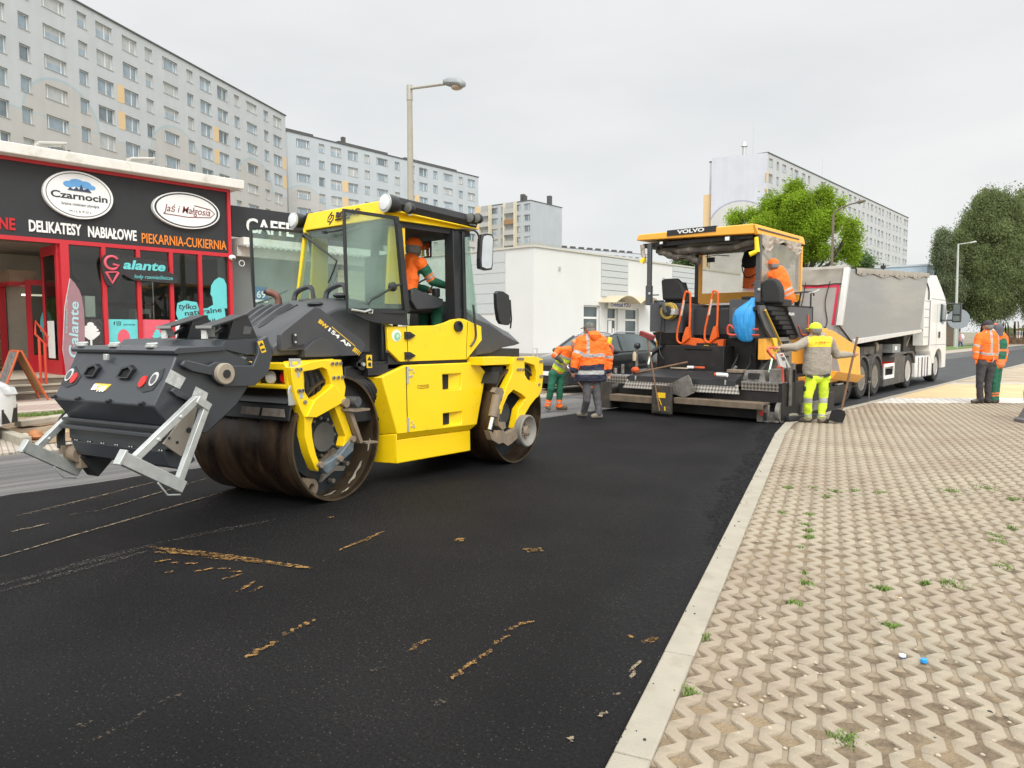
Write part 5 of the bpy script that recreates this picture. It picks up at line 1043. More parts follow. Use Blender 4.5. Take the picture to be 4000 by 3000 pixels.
# carrying arms and cross bar with two warning flaps
arm_o = ffr('A',.72,[(1400,640),(1415,605),(1450,600),(1610,640),(1660,612),(1800,640),(1945,640),(1985,545),(1980,455),(2055,415),(2092,560),(2060,700),(1960,795),(1720,800),(1650,745),(1635,715),(1470,680)])
b = MB(SP); b.T = TF; b.ext(arm_o, P, .66, .70); b.ext(arm_o, P, -.69, -.65); arm = obj('carrier_arm', b, sp, bevel=.008, split=True)
b = MB(M('rosette_taupe',(.34,.29,.22),.5,var=.1)); b.T = TF; b.lathe((.70,-1.29,1.31),(1,0,0),[(.085,0),(.085,.035),(.078,.04)],28); b.m(BLK); b.cyl((.74,-1.29,1.31),(.752,-1.29,1.31),.033,n=16); obj('pivot_cap', b, arm)
b = MB(SP); b.T = TF; b.ext([(-1.28,1.51),(-1.22,1.575),(-.82,1.585),(-.80,1.47),(-1.0,1.45)], P, -.66, .66); b.m(STL)
for i in range(4): b.tube(catmull([(.3+.08*i,-1.1,1.44),(.42+.06*i,-1.2,1.46),(.58,-1.15+.05*i,1.45),(.62,-1.0,1.42)],4), .014, 6)
obj('cross_beam', b, sp, bevel=.01)
for ac in (.02,.52):
    b = MB(BLK); b.T = TF
    for da in (.06,-.08): b.ext([(-1.14,1.58),(-1.09,1.73),(-1.0,1.775),(-.94,1.775),(-.84,1.58)], P, ac+da, ac+da+.02)
    b.ext([(-1.32,1.685),(-1.10,1.745),(-.98,1.785),(-.94,1.785),(-.94,1.772),(-1.10,1.73),(-1.31,1.672)], P, ac-.085, ac+.085); b.hexa([(ac-.03,-1.27,1.59),(ac+.0,-1.27,1.59),(ac+.0,-1.08,1.66),(ac-.03,-1.08,1.66)],[(ac-.03,-1.27,1.605),(ac+.0,-1.27,1.605),(ac+.0,-1.08,1.70),(ac-.03,-1.08,1.70)])
    b.m(M('worn_edge',(.3,.3,.29),.5,.3)); b.bx(ac-.087,ac+.087,-1.325,-1.308,1.668,1.69); b.m(M('lamp_bracket',(.2,.2,.195),.5,.4)); b.hexa([(ac-.06,-1.27,1.60),(ac+.04,-1.27,1.60),(ac+.04,-1.235,1.60),(ac-.06,-1.235,1.60)],[(ac-.07,-1.30,1.668),(ac+.05,-1.30,1.668),(ac+.05,-1.265,1.668),(ac-.07,-1.265,1.668)])
    b.m(M('reflector_white',(.65,.65,.62),.3,var=.2,vs=60)); b.bx(ac-.06,ac+.0,-1.295,-1.275,1.585,1.655); b.m(GR2); b.ext([(-1.0,1.62),(-.92,1.62),(-.90,1.68),(-.98,1.69)], P, ac+.0805, ac+.084); obj('spring_clamp', b, sp, bevel=.004)
b = MB(M('warning_yellow',(.8,.52,.02),.4)); b.T = TF; Q = ffr('A',.705,[(1965,460),(2005,447),(2032,535),(1998,545)]); b.ext(Q, P, .7005, .703); wl_ = obj('warning_label', b, arm, smooth=False)
b = MB(BLK); b.T = TF; tri = ffr('A',.705,[(1977,495),(2012,483),(1990,463)]); b.ext(tri, P, .703, .7045); Q = ffr('A',.705,[(1990,515),(2018,507),(2022,522),(1996,530)]); b.ext(Q, P, .703, .7045); obj('pictogram', b, wl_, smooth=False)
# galvanised parking stands
for k, aa in enumerate((.78,-.70)):
    b = MB(STL); b.T = TF; q_ = ffr('A',aa,[(930,1345),(1390,1565),(1500,890),(1570,945)] if k == 0 else [(190,1258),(600,1445),(535,1020),(590,1060)]); hl, hr, top, top2 = [V((aa,*p_)) for p_ in q_]
    d = (hr-hl).normalized(); u = V((0,-d.z,d.y)) 
    b.hexa([hl+V((-.03,0,0))-u*.045,hr+V((-.03,0,0))-u*.045,hr+V((.03,0,0))-u*.045,hl+V((.03,0,0))-u*.045],[hl+V((-.03,0,0))+u*.045,hr+V((-.03,0,0))+u*.045,hr+V((.03,0,0))+u*.045,hl+V((.03,0,0))+u*.045])
    b.box(hl-d*.012,(.075,.02,.11),Matrix.Rotation(atan2(d.z,d.y),3,'X'))
    for p0_, p1_ in ((hl+d*.09+u*.04,top),(hr-d*.05+u*.03,top2)):
        e = (p1_-p0_).normalized(); s = V((0,-e.z,e.y))*.026
        b.hexa([p0_-s+V((-.026,0,0)),p0_+s+V((-.026,0,0)),p1_+s+V((-.026,0,0)),p1_-s+V((-.026,0,0))],[p0_-s+V((.026,0,0)),p0_+s+V((.026,0,0)),p1_+s+V((.026,0,0)),p1_-s+V((.026,0,0))])
    b.box((aa,-1.56,1.1),(.07,.13,.06),Matrix.Rotation(-.6,3,'X')); b.tube([hr-d*.22-u*.05+V((.02,0,0)),hr-d*.1-u*.1+V((.02,0,0)),hr+V((.02,0,0))-u*.06], .008, 6)
    for f in (.35,.7): q = (hl+d*.09).lerp(top,f); b.cyl(q+V((-.04,0,0)),q+V((.04,0,0)),.014,n=8)
    obj('parking_stand', b, sp, bevel=.004)
for k in range(3): b = MB(RUB); b.T = TF; b.tube(catmull([(-.72-.02*k,-1.62,1.02),(-.76,-1.74+.02*k,.92),(-.74,-1.78+.02*k,.78),(-.70,-1.80+.02*k,.68)]), .014, 6); b.m(BWN); b.box((-.69,-1.77+.03*k,.66),(.05,.05,.07)); obj('hydraulic_hose', b, sp)
b = MB(BWN); b.T = TF; b.cyl((-.70,-1.7,.62),(-.56,-1.7,.62),.075,n=14); b.bx(-.62,-.55,-1.72,-1.6,.5,.68); obj('drive_motor', b, sp, bevel=.006)
# rear yoke with side cutter
out = ffr('I',.72,[(640,285),(765,285),(890,280),(985,310),(988,420),(985,560),(968,680),(935,750),(900,775),(840,850),(765,980),(735,1010),(690,1020),(680,1060),(655,1130),(680,1000),(700,900),(790,770),(735,725),(640,672),(575,735),(520,860),(495,960),(455,960),(480,880),(555,640),(612,520),(628,460),(632,370)],TR)
h1 = ffr('I',.72,[(768,345),(885,382),(903,450),(905,590),(860,582),(800,545),(772,490)],TR)
b = MB(YEL); b.T = TR; b.ext([out,h1], P, .60, .70); b.hexa([(.3,-.72,1.25),(.66,-.72,1.25),(.66,-.12,1.24),(.3,-.12,1.24)],[(.3,-.72,1.345),(.66,-.72,1.345),(.66,-.12,1.335),(.3,-.12,1.335)]); b.bx(.1,.62,-.14,.5,1.22,1.30); b.bx(-.66,.6,.42,.58,1.12,1.3)
yr = obj('drum_yoke', b, roller, bevel=.012)
b = MB(BLT); b.T = TR
for pts in ((685,305),(713,306),(741,307),(684,433),(714,434),(748,434),(948,335),(967,335),(950,512),(967,512),(935,610)): q = ffr('I',.72,[pts],TR)[0]; b.cyl((.70,*q),(.716,*q),.019,n=10)
obj('bolt', b, yr, split=True)
for k in range(3): b = MB(RUB); b.T = TR; b.tube(catmull([(.5,.18+.07*k,1.28),(.58,.26+.07*k,1.25),(.6,.32+.06*k,1.12),(.52,.33+.06*k,.95)]), .03, 8); obj('hydraulic_hose', b, roller)
b = MB(BWN); b.T = TR; b.ext(ffr('I',.75,[(315,1150),(350,1165),(375,1210),(410,1210),(430,1150),(490,1150),(520,1190),(640,1120),(655,1240),(590,1300),(540,1332),(480,1295),(430,1310),(350,1260)],TR), P, .70, .77); b.ext(ffr('I',.75,[(460,890),(490,900),(480,1010),(500,1060),(550,1055),(560,1120),(520,1150),(470,1100)],TR), P, .66, .72); b.ext(ffr('I',.75,[(400,700),(430,645),(500,650),(520,700),(490,800),(450,760)],TR), P, .68, .74); ca = obj('cutter_arm', b, yr, bevel=.01)
q = ffr('I',.76,[(425,740),(375,990),(340,1140)],TR); b = MB(BWN); b.T = TR; b.cyl((.76,*q[0]),(.76,*q[1]),.055,n=14); b.m(CHR); b.cyl((.76,*q[1]),(.76,*q[2]),.024,n=10); obj('cutter_cylinder', b, yr)
b = MB(M('cutter_wheel_grey',(.24,.225,.195),.6,.2,var=.12,vs=8)); b.T = TR; b.lathe((.70,.085,.405),(1,0,0),[(.0,.03),(.07,.03),(.13,.05),(.165,.09),(.185,.1),(.2,.09),(.2,.0)],36); b.m(BWN); b.lathe((.72,.085,.405),(1,0,0),[(.065,0),(.065,.04),(.045,.06),(0,.065)],20)
for i in range(6): t = 2*pi*i/6; b.cyl((.74,.085+.09*sin(t),.405+.09*cos(t)),(.765,.085+.09*sin(t),.405+.09*cos(t)),.014,n=6)
obj('cutter_wheel', b, ca)
b = MB(RUB); b.T = TR; b.hexa([(.2,-.56,1.03),(.72,-.52,1.03),(.72,-.46,1.16),(.2,-.46,1.16)],[(.2,-.58,1.03),(.72,-.54,1.03),(.72,-.48,1.17),(.2,-.48,1.17)]); b.bx(.3,.6,-.44,-.2,1.14,1.22); obj('mud_flap', b, roller, bevel=.005)
b = MB(STL); b.T = TR; b.tube([(.66,.42,1.3),(.66,.42,1.42),(.66,.53,1.42),(.66,.53,1.3)], .006, 5); obj('lashing_eye', b, yr)
# ---- centre section: side tank panels, cab, hood
bx_ = -5.95
b = MB(YEL)
b.ex([[(4.66,1.18),(4.97,1.285),(6.07,1.28),(6.22,1.15),(6.06,.55),(4.85,.565)],[(5.51,1.16),(5.795,1.16),(5.79,.98),(5.515,.985)],[(5.515,.72),(5.81,.72),(5.80,.58),(5.515,.58)]], bx_-.10, bx_)
b.hexa([(bx_-.10,4.85,.565),(bx_,4.85,.565),(bx_,6.06,.55),(bx_-.10,6.06,.55)],[(bx_-.16,4.87,.49),(bx_-.055,4.87,.49),(bx_-.055,6.0,.48),(bx_-.16,6.0,.48)])
b.hexa([(bx_-.5,4.88,.23),(bx_-.05,4.88,.23),(bx_-.05,6.0,.23),(bx_-.5,6.0,.23)],[(bx_-.5,4.88,.488),(bx_-.055,4.88,.488),(bx_-.055,6.0,.478),(bx_-.5,6.0,.478)])
# bevelled front cheek running back to the frame
b.hexa([(-6.45,4.72,.5),(bx_-.003,4.853,.565),(bx_-.003,4.665,1.178),(-6.25,4.46,1.16)],[(-6.45,4.95,.5),(bx_-.11,4.95,.565),(bx_-.11,4.95,1.178),(-6.25,4.95,1.16)])
b.hexa([(-6.4,4.70,.23),(bx_-.06,4.878,.23),(bx_-.004,4.852,.563),(-6.45,4.715,.498)],[(-6.4,4.95,.23),(bx_-.11,4.95,.23),(bx_-.11,4.95,.563),(-6.45,4.95,.498)])
b.m(MATS['machine_yellow']); tk = obj('side_panel', b, roller, bevel=.012)
b = MB(YEL); b.bx(-6.4,bx_-.18,5.0,5.95,.3,1.2); b.bx(-7.05,-6.4,4.9,6.0,.35,1.28)
for (ya, yb, za, zb) in ((5.512,5.795,.985,1.16),(5.515,5.81,.58,.72)): b.hexa([(bx_-.16,ya,za),(bx_-.16,yb,za),(bx_-.16,yb,zb),(bx_-.16,ya,zb)],[(bx_-.1,ya,za),(bx_-.02,yb,za),(bx_-.02,yb,zb),(bx_-.1,ya,zb)])
obj('frame_box', b, roller, smooth=False)
b = MB(M('step_recess',(.012,.012,.012),.8))
for (ya, yb, za, zb) in ((5.515,5.70,.99,1.155),(5.52,5.71,.585,.715)): b.bx(bx_-.095,bx_-.06,ya,yb,za,zb)
obj('step_recess', b, tk, smooth=False)
b = MB(M('panel_gap',(.03,.02,.005),.8)); b.ex([(4.977,1.272),(4.988,1.272),(4.998,.575),(4.987,.575)], bx_+.0005, bx_+.002); obj('panel_gap', b, tk, smooth=False)
b = MB(STL)
for za, zb in ((1.09,1.27),(.57,.72)): b.bx(bx_+.002,bx_+.012,4.985,5.01,za,zb)
for (y, z) in ((5.03,1.235),(5.06,1.235),(5.085,1.205),(5.06,1.17),(5.035,1.16),(5.05,.67),(5.075,.64),(5.05,.62),(5.085,.61)): b.cyl((bx_,y,z),(bx_+.008,y,z),.011,n=8)
obj('hinge', b, tk, split=True)
b = MB(BLK); b.bx(-6.35,-6.0,4.52,5.2,1.19,1.30); 
for i in range(12): b.bx(-6.3,-6.0,4.55+.055*i,4.575+.055*i,1.30,1.31)
b.bx(-6.7,-6.02,4.4,6.2,1.285,1.33); obj('foot_plate', b, roller, bevel=.004)
b = MB(M('economizer_mark',(.35,.22,.01),.5)); b.tube([(bx_+.002,5.14,1.06),(bx_+.002,5.21,1.06),(bx_+.002,5.30,1.06),(bx_+.002,5.30,1.03),(bx_+.002,5.2,1.025),(bx_+.002,5.14,1.035)], .004, 4, True); em = obj('sign_mark', b, tk); text('ECONOMIZER', MATS['economizer_mark'], (bx_+.001,5.175,1.035), .018, .12, parent=tk, ex=.001)
# cab
CB = MATS['black_paint']; z0 = 1.33
b = MB(YEL); yl = bx_-.005
dl = [(4.74,1.69),(4.75,1.45),(4.90,1.325),(5.9,1.32),(6.15,1.54),(6.14,1.70),(5.97,1.75),(5.86,1.785),(5.78,1.79),(5.66,1.775),(5.56,1.74),(5.41,1.708),(5.06,1.70)]
b.ex(dl, yl-.04, yl); b.ex(dl, -7.55, -7.51); cp = obj('cab_side', b, roller, bevel=.006, split=True)
b = MB(MATS['panel_gap']); b.ex([(4.995,1.70),(5.003,1.70),(5.022,1.325),(5.014,1.325)], yl+.0005, yl+.002); b.ex([(5.908,1.75),(5.914,1.75),(5.888,1.325),(5.882,1.325)], yl+.0005, yl+.002); obj('panel_gap', b, cp, smooth=False, split=True)
b = MB(BLK); 
for zc in (1.60,1.385): b.ex([(4.965,zc+.04),(5.03,zc+.04),(5.11,zc),(5.03,zc-.04),(4.965,zc-.04)], yl, yl+.02); b.cyl((yl+.02,5.0,zc),(yl+.028,5.0,zc),.012,n=8); b.cyl((yl+.02,5.05,zc),(yl+.028,5.05,zc),.012,n=8)
b.lathe((yl,5.75,1.70),(1,0,0),[(.062,0),(.062,.03),(.045,.032),(.04,.01),(0,.01)],24); b.tube(catmull([(yl+.02,5.985,1.95),(yl+.04,6.0,1.7),(yl+.04,6.0,1.56),(yl+.03,5.93,1.47)],5), .013, 6); obj('door_fitting', b, cp, split=True)
b = MB(WHT); b.cyl((yl,4.86,1.60),(yl+.003,4.86,1.60),.062,n=24); b.m(M('sticker_green',(.25,.55,.3),.5)); b.cyl((yl+.003,4.87,1.59),(yl+.005,4.87,1.59),.042,n=20); b.m(M('sticker_pale',(.5,.7,.55),.5)); b.cyl((yl+.005,4.875,1.595),(yl+.006,4.875,1.595),.024,n=5); obj('sticker', b, cp)
# floor, roof, pillars
b = MB(BLK); b.bx(-7.5,-6.0,4.78,6.1,1.25,1.42); obj('cab_floor', b, roller, smooth=False)
ry0, ry1 = 4.74, 6.04; xl, xr = -7.5, -5.95
b = MB(YEL); b.hexa([(xl,ry0,2.81),(xr-.02,ry0,2.80),(xr-.02,ry1,2.80),(xl,ry1,2.80)],[(xl+.06,ry0+.04,3.01),(xr-.1,ry0+.04,3.0),(xr-.1,ry1-.05,2.97),(xl+.06,ry1-.05,2.97)])
b.hexa([(xr-.15,4.86,2.875),(xr+.02,4.86,2.875),(xr+.02,6.07,2.815),(xr-.15,6.07,2.815)],[(xr-.15,4.86,2.895),(xr+.02,4.86,2.895),(xr+.02,6.07,2.835),(xr-.15,6.07,2.835)]); rf = obj('cab_roof', b, roller, bevel=.012)
b = MB(M('roof_lining',(.03,.03,.032),.9)); b.bx(xl+.05,xr-.06,ry0+.05,ry1-.03,2.74,2.80); obj('roof_lining', b, roller, smooth=False)
b = MB(M('padded_black',(.014,.014,.015),.5,var=.2,bump=.2,bs=25)); ring = []
for y in (4.82,4.86,5.2,5.6,5.95,6.05): zt = 3.045-(y-4.82)*.055; ring.append([(xr-.16,y,zt-.15),(xr+.0,y,zt-.15),(xr+.035,y,zt-.08),(xr+.01,y,zt-.01),(xr-.06,y,zt+.012),(xr-.15,y,zt)])
b.loft(ring); obj('roof_tarp_roll', b, rf); b = MB(MATS['padded_black']); ring = [[(xl-.03,y,2.86),(xl+.12,y,2.86),(xl+.12,y,3.02),(xl+.0,y,3.02)] for y in (4.80,5.4,6.05)]; b.loft(ring); obj('roof_tarp_roll', b, rf)
for (x, y, z) in ((xr+.04,4.70,2.945),(xl-.12,4.70,2.94)):
    b = MB(BLK); b.lathe((x,y+.17,z),(0,-1,0),[(.05,0),(.085,.04),(.092,.10),(.092,.16)],24); b.m(STL); b.lathe((x,y+.005,z),(0,-1,0),[(.095,0),(.095,.015)],24); b.m(LAMP); b.lathe((x,y-.011,z),(0,-1,0),[(.082,0),(.07,.015),(0,.028)],24); b.m(BLK); b.box((x+(-.08 if x > -6.5 else .1),y+.16,z),(.14,.1,.12)); obj('roof_lamp', b, rf)
for (y, dx) in ((5.02,0),(5.93,0),(5.99,.05)):
    b = MB(BLK); b.lathe((xr+.02+dx,y+.05,2.93),(.4,-1,0),[(.02,0),(.055,.02),(.06,.07),(.05,.09)],16); b.m(M('dead_lens',(.12,.12,.11),.2)); b.lathe((xr+.056+dx,y-.04,2.93),(.4,-1,0),[(.05,0),(0,.015)],16); b.m(STL); b.box((xr+.0,y+.02,2.87),(.04,.05,.02)); obj('roof_lamp', b, rf)
# yellow front pillars (the right one a broad panel), black door posts
b = MB(YEL); b.hexa([(xl-.02,4.60,1.75),(xl+.02,4.60,1.75),(xl+.02,4.66,1.75),(xl-.02,4.66,1.75)],[(xl+.02,4.74,2.82),(xl+.06,4.74,2.82),(xl+.06,4.80,2.82),(xl+.02,4.80,2.82)])
b.ex([(4.79,1.93),(5.04,1.93),(5.05,2.86),(4.86,2.86)], -6.06, -6.02); b.ex([(4.79,1.93),(5.04,1.93),(5.05,2.86),(4.86,2.86)], -7.48, -7.44); pf = obj('cab_pillar', b, roller, bevel=.006)
b = MB(BLK); b.hexa([(-6.1,5.70,1.78),(-5.96,5.72,1.78),(-5.96,5.80,1.78),(-6.1,5.80,1.78)],[(-6.1,5.69,2.78),(-5.97,5.70,2.78),(-5.97,5.79,2.78),(-6.1,5.79,2.78)]); b.hexa([(-6.03,5.86,1.76),(-5.96,5.86,1.76),(-5.96,5.91,1.76),(-6.03,5.91,1.76)],[(-6.03,5.85,2.78),(-5.97,5.85,2.78),(-5.97,5.89,2.78),(-6.03,5.89,2.78)]); b.hexa([(-7.48,5.7,1.4),(-7.42,5.7,1.4),(-7.42,5.8,1.4),(-7.48,5.8,1.4)],[(-7.48,5.7,2.78),(-7.42,5.7,2.78),(-7.42,5.8,2.78),(-7.48,5.8,2.78)])
b.hexa([(-7.45,6.03,1.4),(-7.40,6.03,1.4),(-7.40,6.08,1.4),(-7.45,6.08,1.4)],[(-7.45,5.98,2.8),(-7.40,5.98,2.8),(-7.40,6.03,2.8),(-7.45,6.03,2.8)]); obj('door_post', b, roller, bevel=.005, split=True)
b = MB(M('sun_film',(.035,.04,.042),.3,var=.8,vs=25)); b.hexa([(-6.04,5.80,1.79),(-6.0,5.80,1.79),(-6.0,5.86,1.79),(-6.04,5.86,1.79)],[(-6.04,5.79,2.76),(-6.0,5.79,2.76),(-6.0,5.85,2.76),(-6.04,5.85,2.76)]); obj('film_strip', b, roller, smooth=False)
b = MB(CABG); b.hexa([(-6.02,5.92,1.74),(-6.01,5.92,1.74),(-6.05,6.20,1.72),(-6.06,6.20,1.72)],[(-6.02,5.90,2.76),(-6.01,5.90,2.76),(-6.05,6.03,2.74),(-6.06,6.03,2.74)]); b.hexa([(-7.4,6.16,1.5),(-6.06,6.2,1.5),(-6.06,6.21,1.5),(-7.4,6.17,1.5)],[(-7.4,6.03,2.76),(-6.06,6.03,2.76),(-6.06,6.04,2.76),(-7.4,6.04,2.76)]); obj('rear_window', b, roller, smooth=False)
b = MB(CABG); b.hexa([(xl+.02,4.60,1.80),(-6.06,4.60,1.80),(-6.06,4.612,1.80),(xl+.02,4.612,1.80)],[(xl+.06,4.765,2.80),(-6.06,4.765,2.80),(-6.06,4.777,2.80),(xl+.06,4.777,2.80)]); b.hexa([(-6.06,4.60,1.80),(-6.05,4.60,1.80),(-6.05,4.79,1.80),(-6.06,4.79,1.80)],[(-6.06,4.77,2.8),(-6.05,4.77,2.8),(-6.05,4.86,2.8),(-6.06,4.86,2.8)]); ws = obj('windscreen', b, roller, smooth=False)
b = MB(BLK); yw = lambda z: 4.585+(z-1.8)*.165; pts = [(x, z) for x, z in xz('K',4.68,[(210,490),(350,590),(605,770),(585,880),(545,1010)])]
b.tube([(x,yw(z)-.02,z) for x, z in pts[:3]], [.018,.014,.009], 6); b.tube([(x,yw(z)-.015,z) for x, z in pts[2:]], .009, 5); b.sph((pts[0][0],yw(pts[0][1])-.02,pts[0][1]),.032); obj('wiper', b, ws)
b = MB(BLK); b.tube([(-6.93,4.68,2.74),(-6.75,4.69,2.74),(-6.45,4.72,2.77)],.012,6); b.box((-6.95,4.68,2.74),(.06,.04,.03)); obj('wiper', b, ws)
text('BOMAG', M('logo_dark',(.05,.035,.03),.5), (-6.83,ry0-.004+.012,2.895), .062, .42, xd=(1,0,0), yd=(0,.2,1), parent=rf, bold=.03, ex=.012); text('FAYAT GROUP', MATS['logo_dark'], (-6.83,ry0-.004+.004,2.858), .024, .26, xd=(1,0,0), yd=(0,.2,1), parent=rf, ex=.012)
b = MB(MATS['logo_dark']); yy = ry0+.005; c0 = (-6.95,2.90)
for s in (1,-1):
    pts = [(c0[0]+s*.01,c0[1]+s*.07),(c0[0]-s*.05,c0[1]+s*.012),(c0[0]-s*.05,c0[1]-s*.03),(c0[0]+s*.0,c0[1]-s*.075+s*.04)]
    b.tube([(x,yy+(z-2.81)*.2,z) for x, z in pts], .012, 4)
b.tube([(c0[0]-.02,yy+.015,c0[1]-.015),(c0[0]+.02,yy+.022,c0[1]+.018)], .011, 4); obj('sign_mark', b, rf)
# open doors swung forward
def door(xa, xb, side, nm='cab_door'):
    Fo = yz('K',-5.9,[(640,210),(1285,290),(1340,700),(1390,1470),(1000,1440),(870,1400),(760,1350),(690,1335),(660,900)]); Ho = yz('K',-5.9,[(668,245),(1235,320),(1290,700),(1330,1285),(700,1285),(690,900)])
    P2 = lambda a, c, d: (xb+(xa-xb)*(a-4.15)/.86+d*side, a, c)
    b = MB(BLK); b.ext([Fo,Ho], P2, -.012, .012); d = obj(nm, b, roller, bevel=.003)
    g = MB(CABG); g.ext([(y+(.006 if y < 4.5 else -.006), z) for y, z in Ho], P2, -.004, .004); obj('pane', g, d, smooth=False)
    return d, P2
d, P2 = door(-5.95, -5.87, 1)
b = MB(BLK); F = lambda c, a, bb, dd=.03: V(P2(*yz(c,-5.9,[(a,bb)])[0], dd))
b.tube([F('K',1350,1010),F('K',1215,1045),F('K',1040,1150),F('K',950,1190),F('K',915,1240)], .011, 6); b.lathe(F('K',1205,1050,.0),(1,0,0),[(.045,0),(.05,.03),(.02,.05)],14); b.box(F('K',1200,1320,.02),(.02,.4,.03)); b.m(STL); b.tube([F('K',720,1300),F('K',800,1310),F('K',870,1322),F('K',940,1300)], .012, 6); b.tube([F('K',920,1300),F('K',965,1300),F('K',960,1340),F('K',920,1335)], .007, 4, True); b.m(BLK); b.hexa([F('K',1240,380,.0),F('K',1290,370,.0),F('K',1385,1320,.0),F('K',1330,1320,.0)],[F('K',1240,380,.05),F('K',1290,370,.05),F('K',1385,1320,.05),F('K',1330,1320,.05)]); obj('door_handle', b, d)
d2, P3 = door(-7.52, -7.64, -1); b = MB(BLK); b.tube([(-7.65,4.2,1.95),(-7.66,4.35,2.0),(-7.66,4.62,2.12)], .012, 6); b.m(WHT); b.ring((-7.65,4.06,2.40),(1,0,0),.028,.034,.004,18); obj('door_handle', b, d2)
# mirrors
b = MB(BLK); b.tube(catmull([(-5.97,5.72,2.78),(-5.80,5.78,2.78),(-5.74,5.86,2.74),(-5.74,5.9,2.6),(-5.76,5.9,2.45)],5), .013, 6)
mo = yz('B',-5.75,[(1062,275),(1080,270),(1110,275),(1117,290),(1113,430),(1108,452),(1085,455),(1052,445),(1050,410),(1055,300)]); b.ex(mo, -5.80, -5.735); mi_ = obj('mirror', b, roller, bevel=.012)
b = MB(M('mirror_face',(.85,.87,.86),.03,1.)); q = [(y+(.018 if y < 6 else -.018), z+(.02 if z < 2.5 else -.02)) for y, z in mo]; b.ex(q, -5.734, -5.731); obj('mirror_glass', b, mi_, smooth=False)
b = MB(BLK); mo = yz('B',-6.25,[(1130,570),(1140,557),(1165,560),(1192,578),(1200,640),(1200,715),(1192,728),(1155,722),(1142,700),(1133,640)]); b.ex(mo, -6.29, -6.23); b.tube([(-6.27,7.0,2.05),(-6.3,7.06,1.8),(-6.3,7.04,1.68)], .012, 6); obj('mirror', b, roller, bevel=.015)
# interior: seat, arm rest, steering console
b = MB(BLK); b.bx(-6.85,-6.25,5.2,5.65,1.85,2.0); b.bx(-6.85,-6.25,5.12,5.25,1.95,2.5); st_ = obj('seat', b, roller, bevel=.03)
ar = yz('K',-6.22,[(1390,1080),(1470,1085),(1520,1110),(1735,1185),(1730,1270),(1640,1290),(1450,1300),(1390,1200)]); b = MB(GRY); b.ex(ar, -6.32, -6.2); b.m(BLK); b.box((-6.26,5.7,2.09),(.08,.07,.1)); b.bx(-6.75,-6.35,5.85,6.1,1.45,2.0); b.tube([(-6.6,5.9,2.0),(-6.6,5.8,2.12)],.02,6); b.ring((-6.6,5.78,2.13),(0,-.8,.6),.16,.18,.02,20); obj('control_console', b, roller, bevel=.01)
b = MB(MATS['mirror_face']); b.box((-6.45,5.72,2.6),(.14,.015,.17)); b.m(BLK); b.box((-6.45,5.735,2.6),(.16,.02,.19)); obj('inner_mirror', b, roller, bevel=.01)
# graphite hood over the front frame
HX = -5.98
side = yz('J',HX,[(715,1175),(715,955),(760,900),(1200,552),(1285,572),(1330,610),(1880,1020),(1945,1095),(1900,1190),(1820,1245),(1500,1262),(1030,1275),(1030,1165),(740,1180)])
b = MB(GRY)
def hsec(y, zt, zl, xr_, xl_, ch=.16): return [(xr_,y,zl),(xr_,y,zt-ch),(xr_-.10,y,zt-.03),(xr_-.3,y,zt),((xr_+xl_)/2,y,zt+.01),(xl_+.3,y,zt),(xl_+.10,y,zt-.03),(xl_,y,zt-ch),(xl_,y,zl)]
b.loft([hsec(3.48,1.60,1.42,-6.05,-7.2,.1),hsec(3.54,1.66,1.42,-6.03,-7.22,.12),hsec(3.75,1.79,1.42,-6.02,-7.24,.12),hsec(3.95,1.89,1.42,-6.02,-7.26,.12),hsec(4.2,1.965,1.42,-6.04,-7.26,.1),hsec(4.45,1.99,1.42,-6.06,-7.26,.1),hsec(4.62,1.99,1.42,-6.08,-7.26,.1)]); hd = obj('hood', b, roller, bevel=.015, ang=30)
b = MB(GRY); b.ex(side, HX-.06, HX+.012); s2 = yz('J',HX,[(1030,1160),(1180,1030),(1300,985),(1400,1040),(1570,1225),(1500,1260),(1035,1270)]); b.ex(s2, HX+.005, HX+.045); obj('hood_side', b, hd, bevel=.02)
b = MB(BLK); q = yz('J',HX,[(872,940),(925,940),(940,1090),(880,1095)]); b.ex(q, HX+.012, HX+.03); b.m(STL); 
for pts in ((908,952),(912,1055)): p_ = yz('J',HX,[pts])[0]; b.cyl((HX+.03,*p_),(HX+.036,*p_),.011,n=8)
b.m(BLK); q = yz('J',HX,[(810,1150),(900,1110),(1060,1080),(1030,1130),(920,1150)]); b.ex(q, HX+.010, HX+.016); obj('hood_latch', b, hd)
# louvres and openings in the hood top
b = MB(BLK); zt = lambda y: 1.66+(y-3.54)*.565 if y < 3.95 else 1.892+(y-3.95)*.30
for k in range(4):
    x = -6.42-.17*k; ring = []
    for (y, w) in ((3.56,.015),(3.6,.05),(3.75,.06),(3.9,.055),(3.98,.03)): ring.append([(x-w/2,y,zt(y)-.005),(x+w/2,y,zt(y)-.005),(x+w/2,y,zt(y)+.014),(x-w/2,y,zt(y)+.014)])
    b.loft(ring)
for (x, y) in ((-6.22,4.06),(-6.25,4.38),(-6.6,4.2)): b.sph((x,y,zt(y)-.012),(.09,.075,.03),16,6)
obj('hood_vent', b, hd, split=True); b = MB(GRY)
for k in range(4):
    x = -6.5-.17*k; ring = []
    for (y, h) in ((3.56,.0),(3.62,.03),(3.8,.055),(3.92,.05),(3.99,.0)): ring.append([(x-.035,y,zt(y)-.01),(x+.035,y,zt(y)-.01),(x+.025,y,zt(y)+h),(x-.025,y,zt(y)+h)])
    b.loft(ring)
obj('hood_ribs', b, hd)
for xx in (-6.95,-6.35): b = MB(GRY); b.tube(catmull([(xx-.17,4.38,1.98),(xx-.15,4.40,2.07),(xx-.02,4.43,2.12),(xx+.08,4.44,2.11),(xx+.12,4.44,1.98)],5), .028, 6); obj('grab_handle', b, hd)
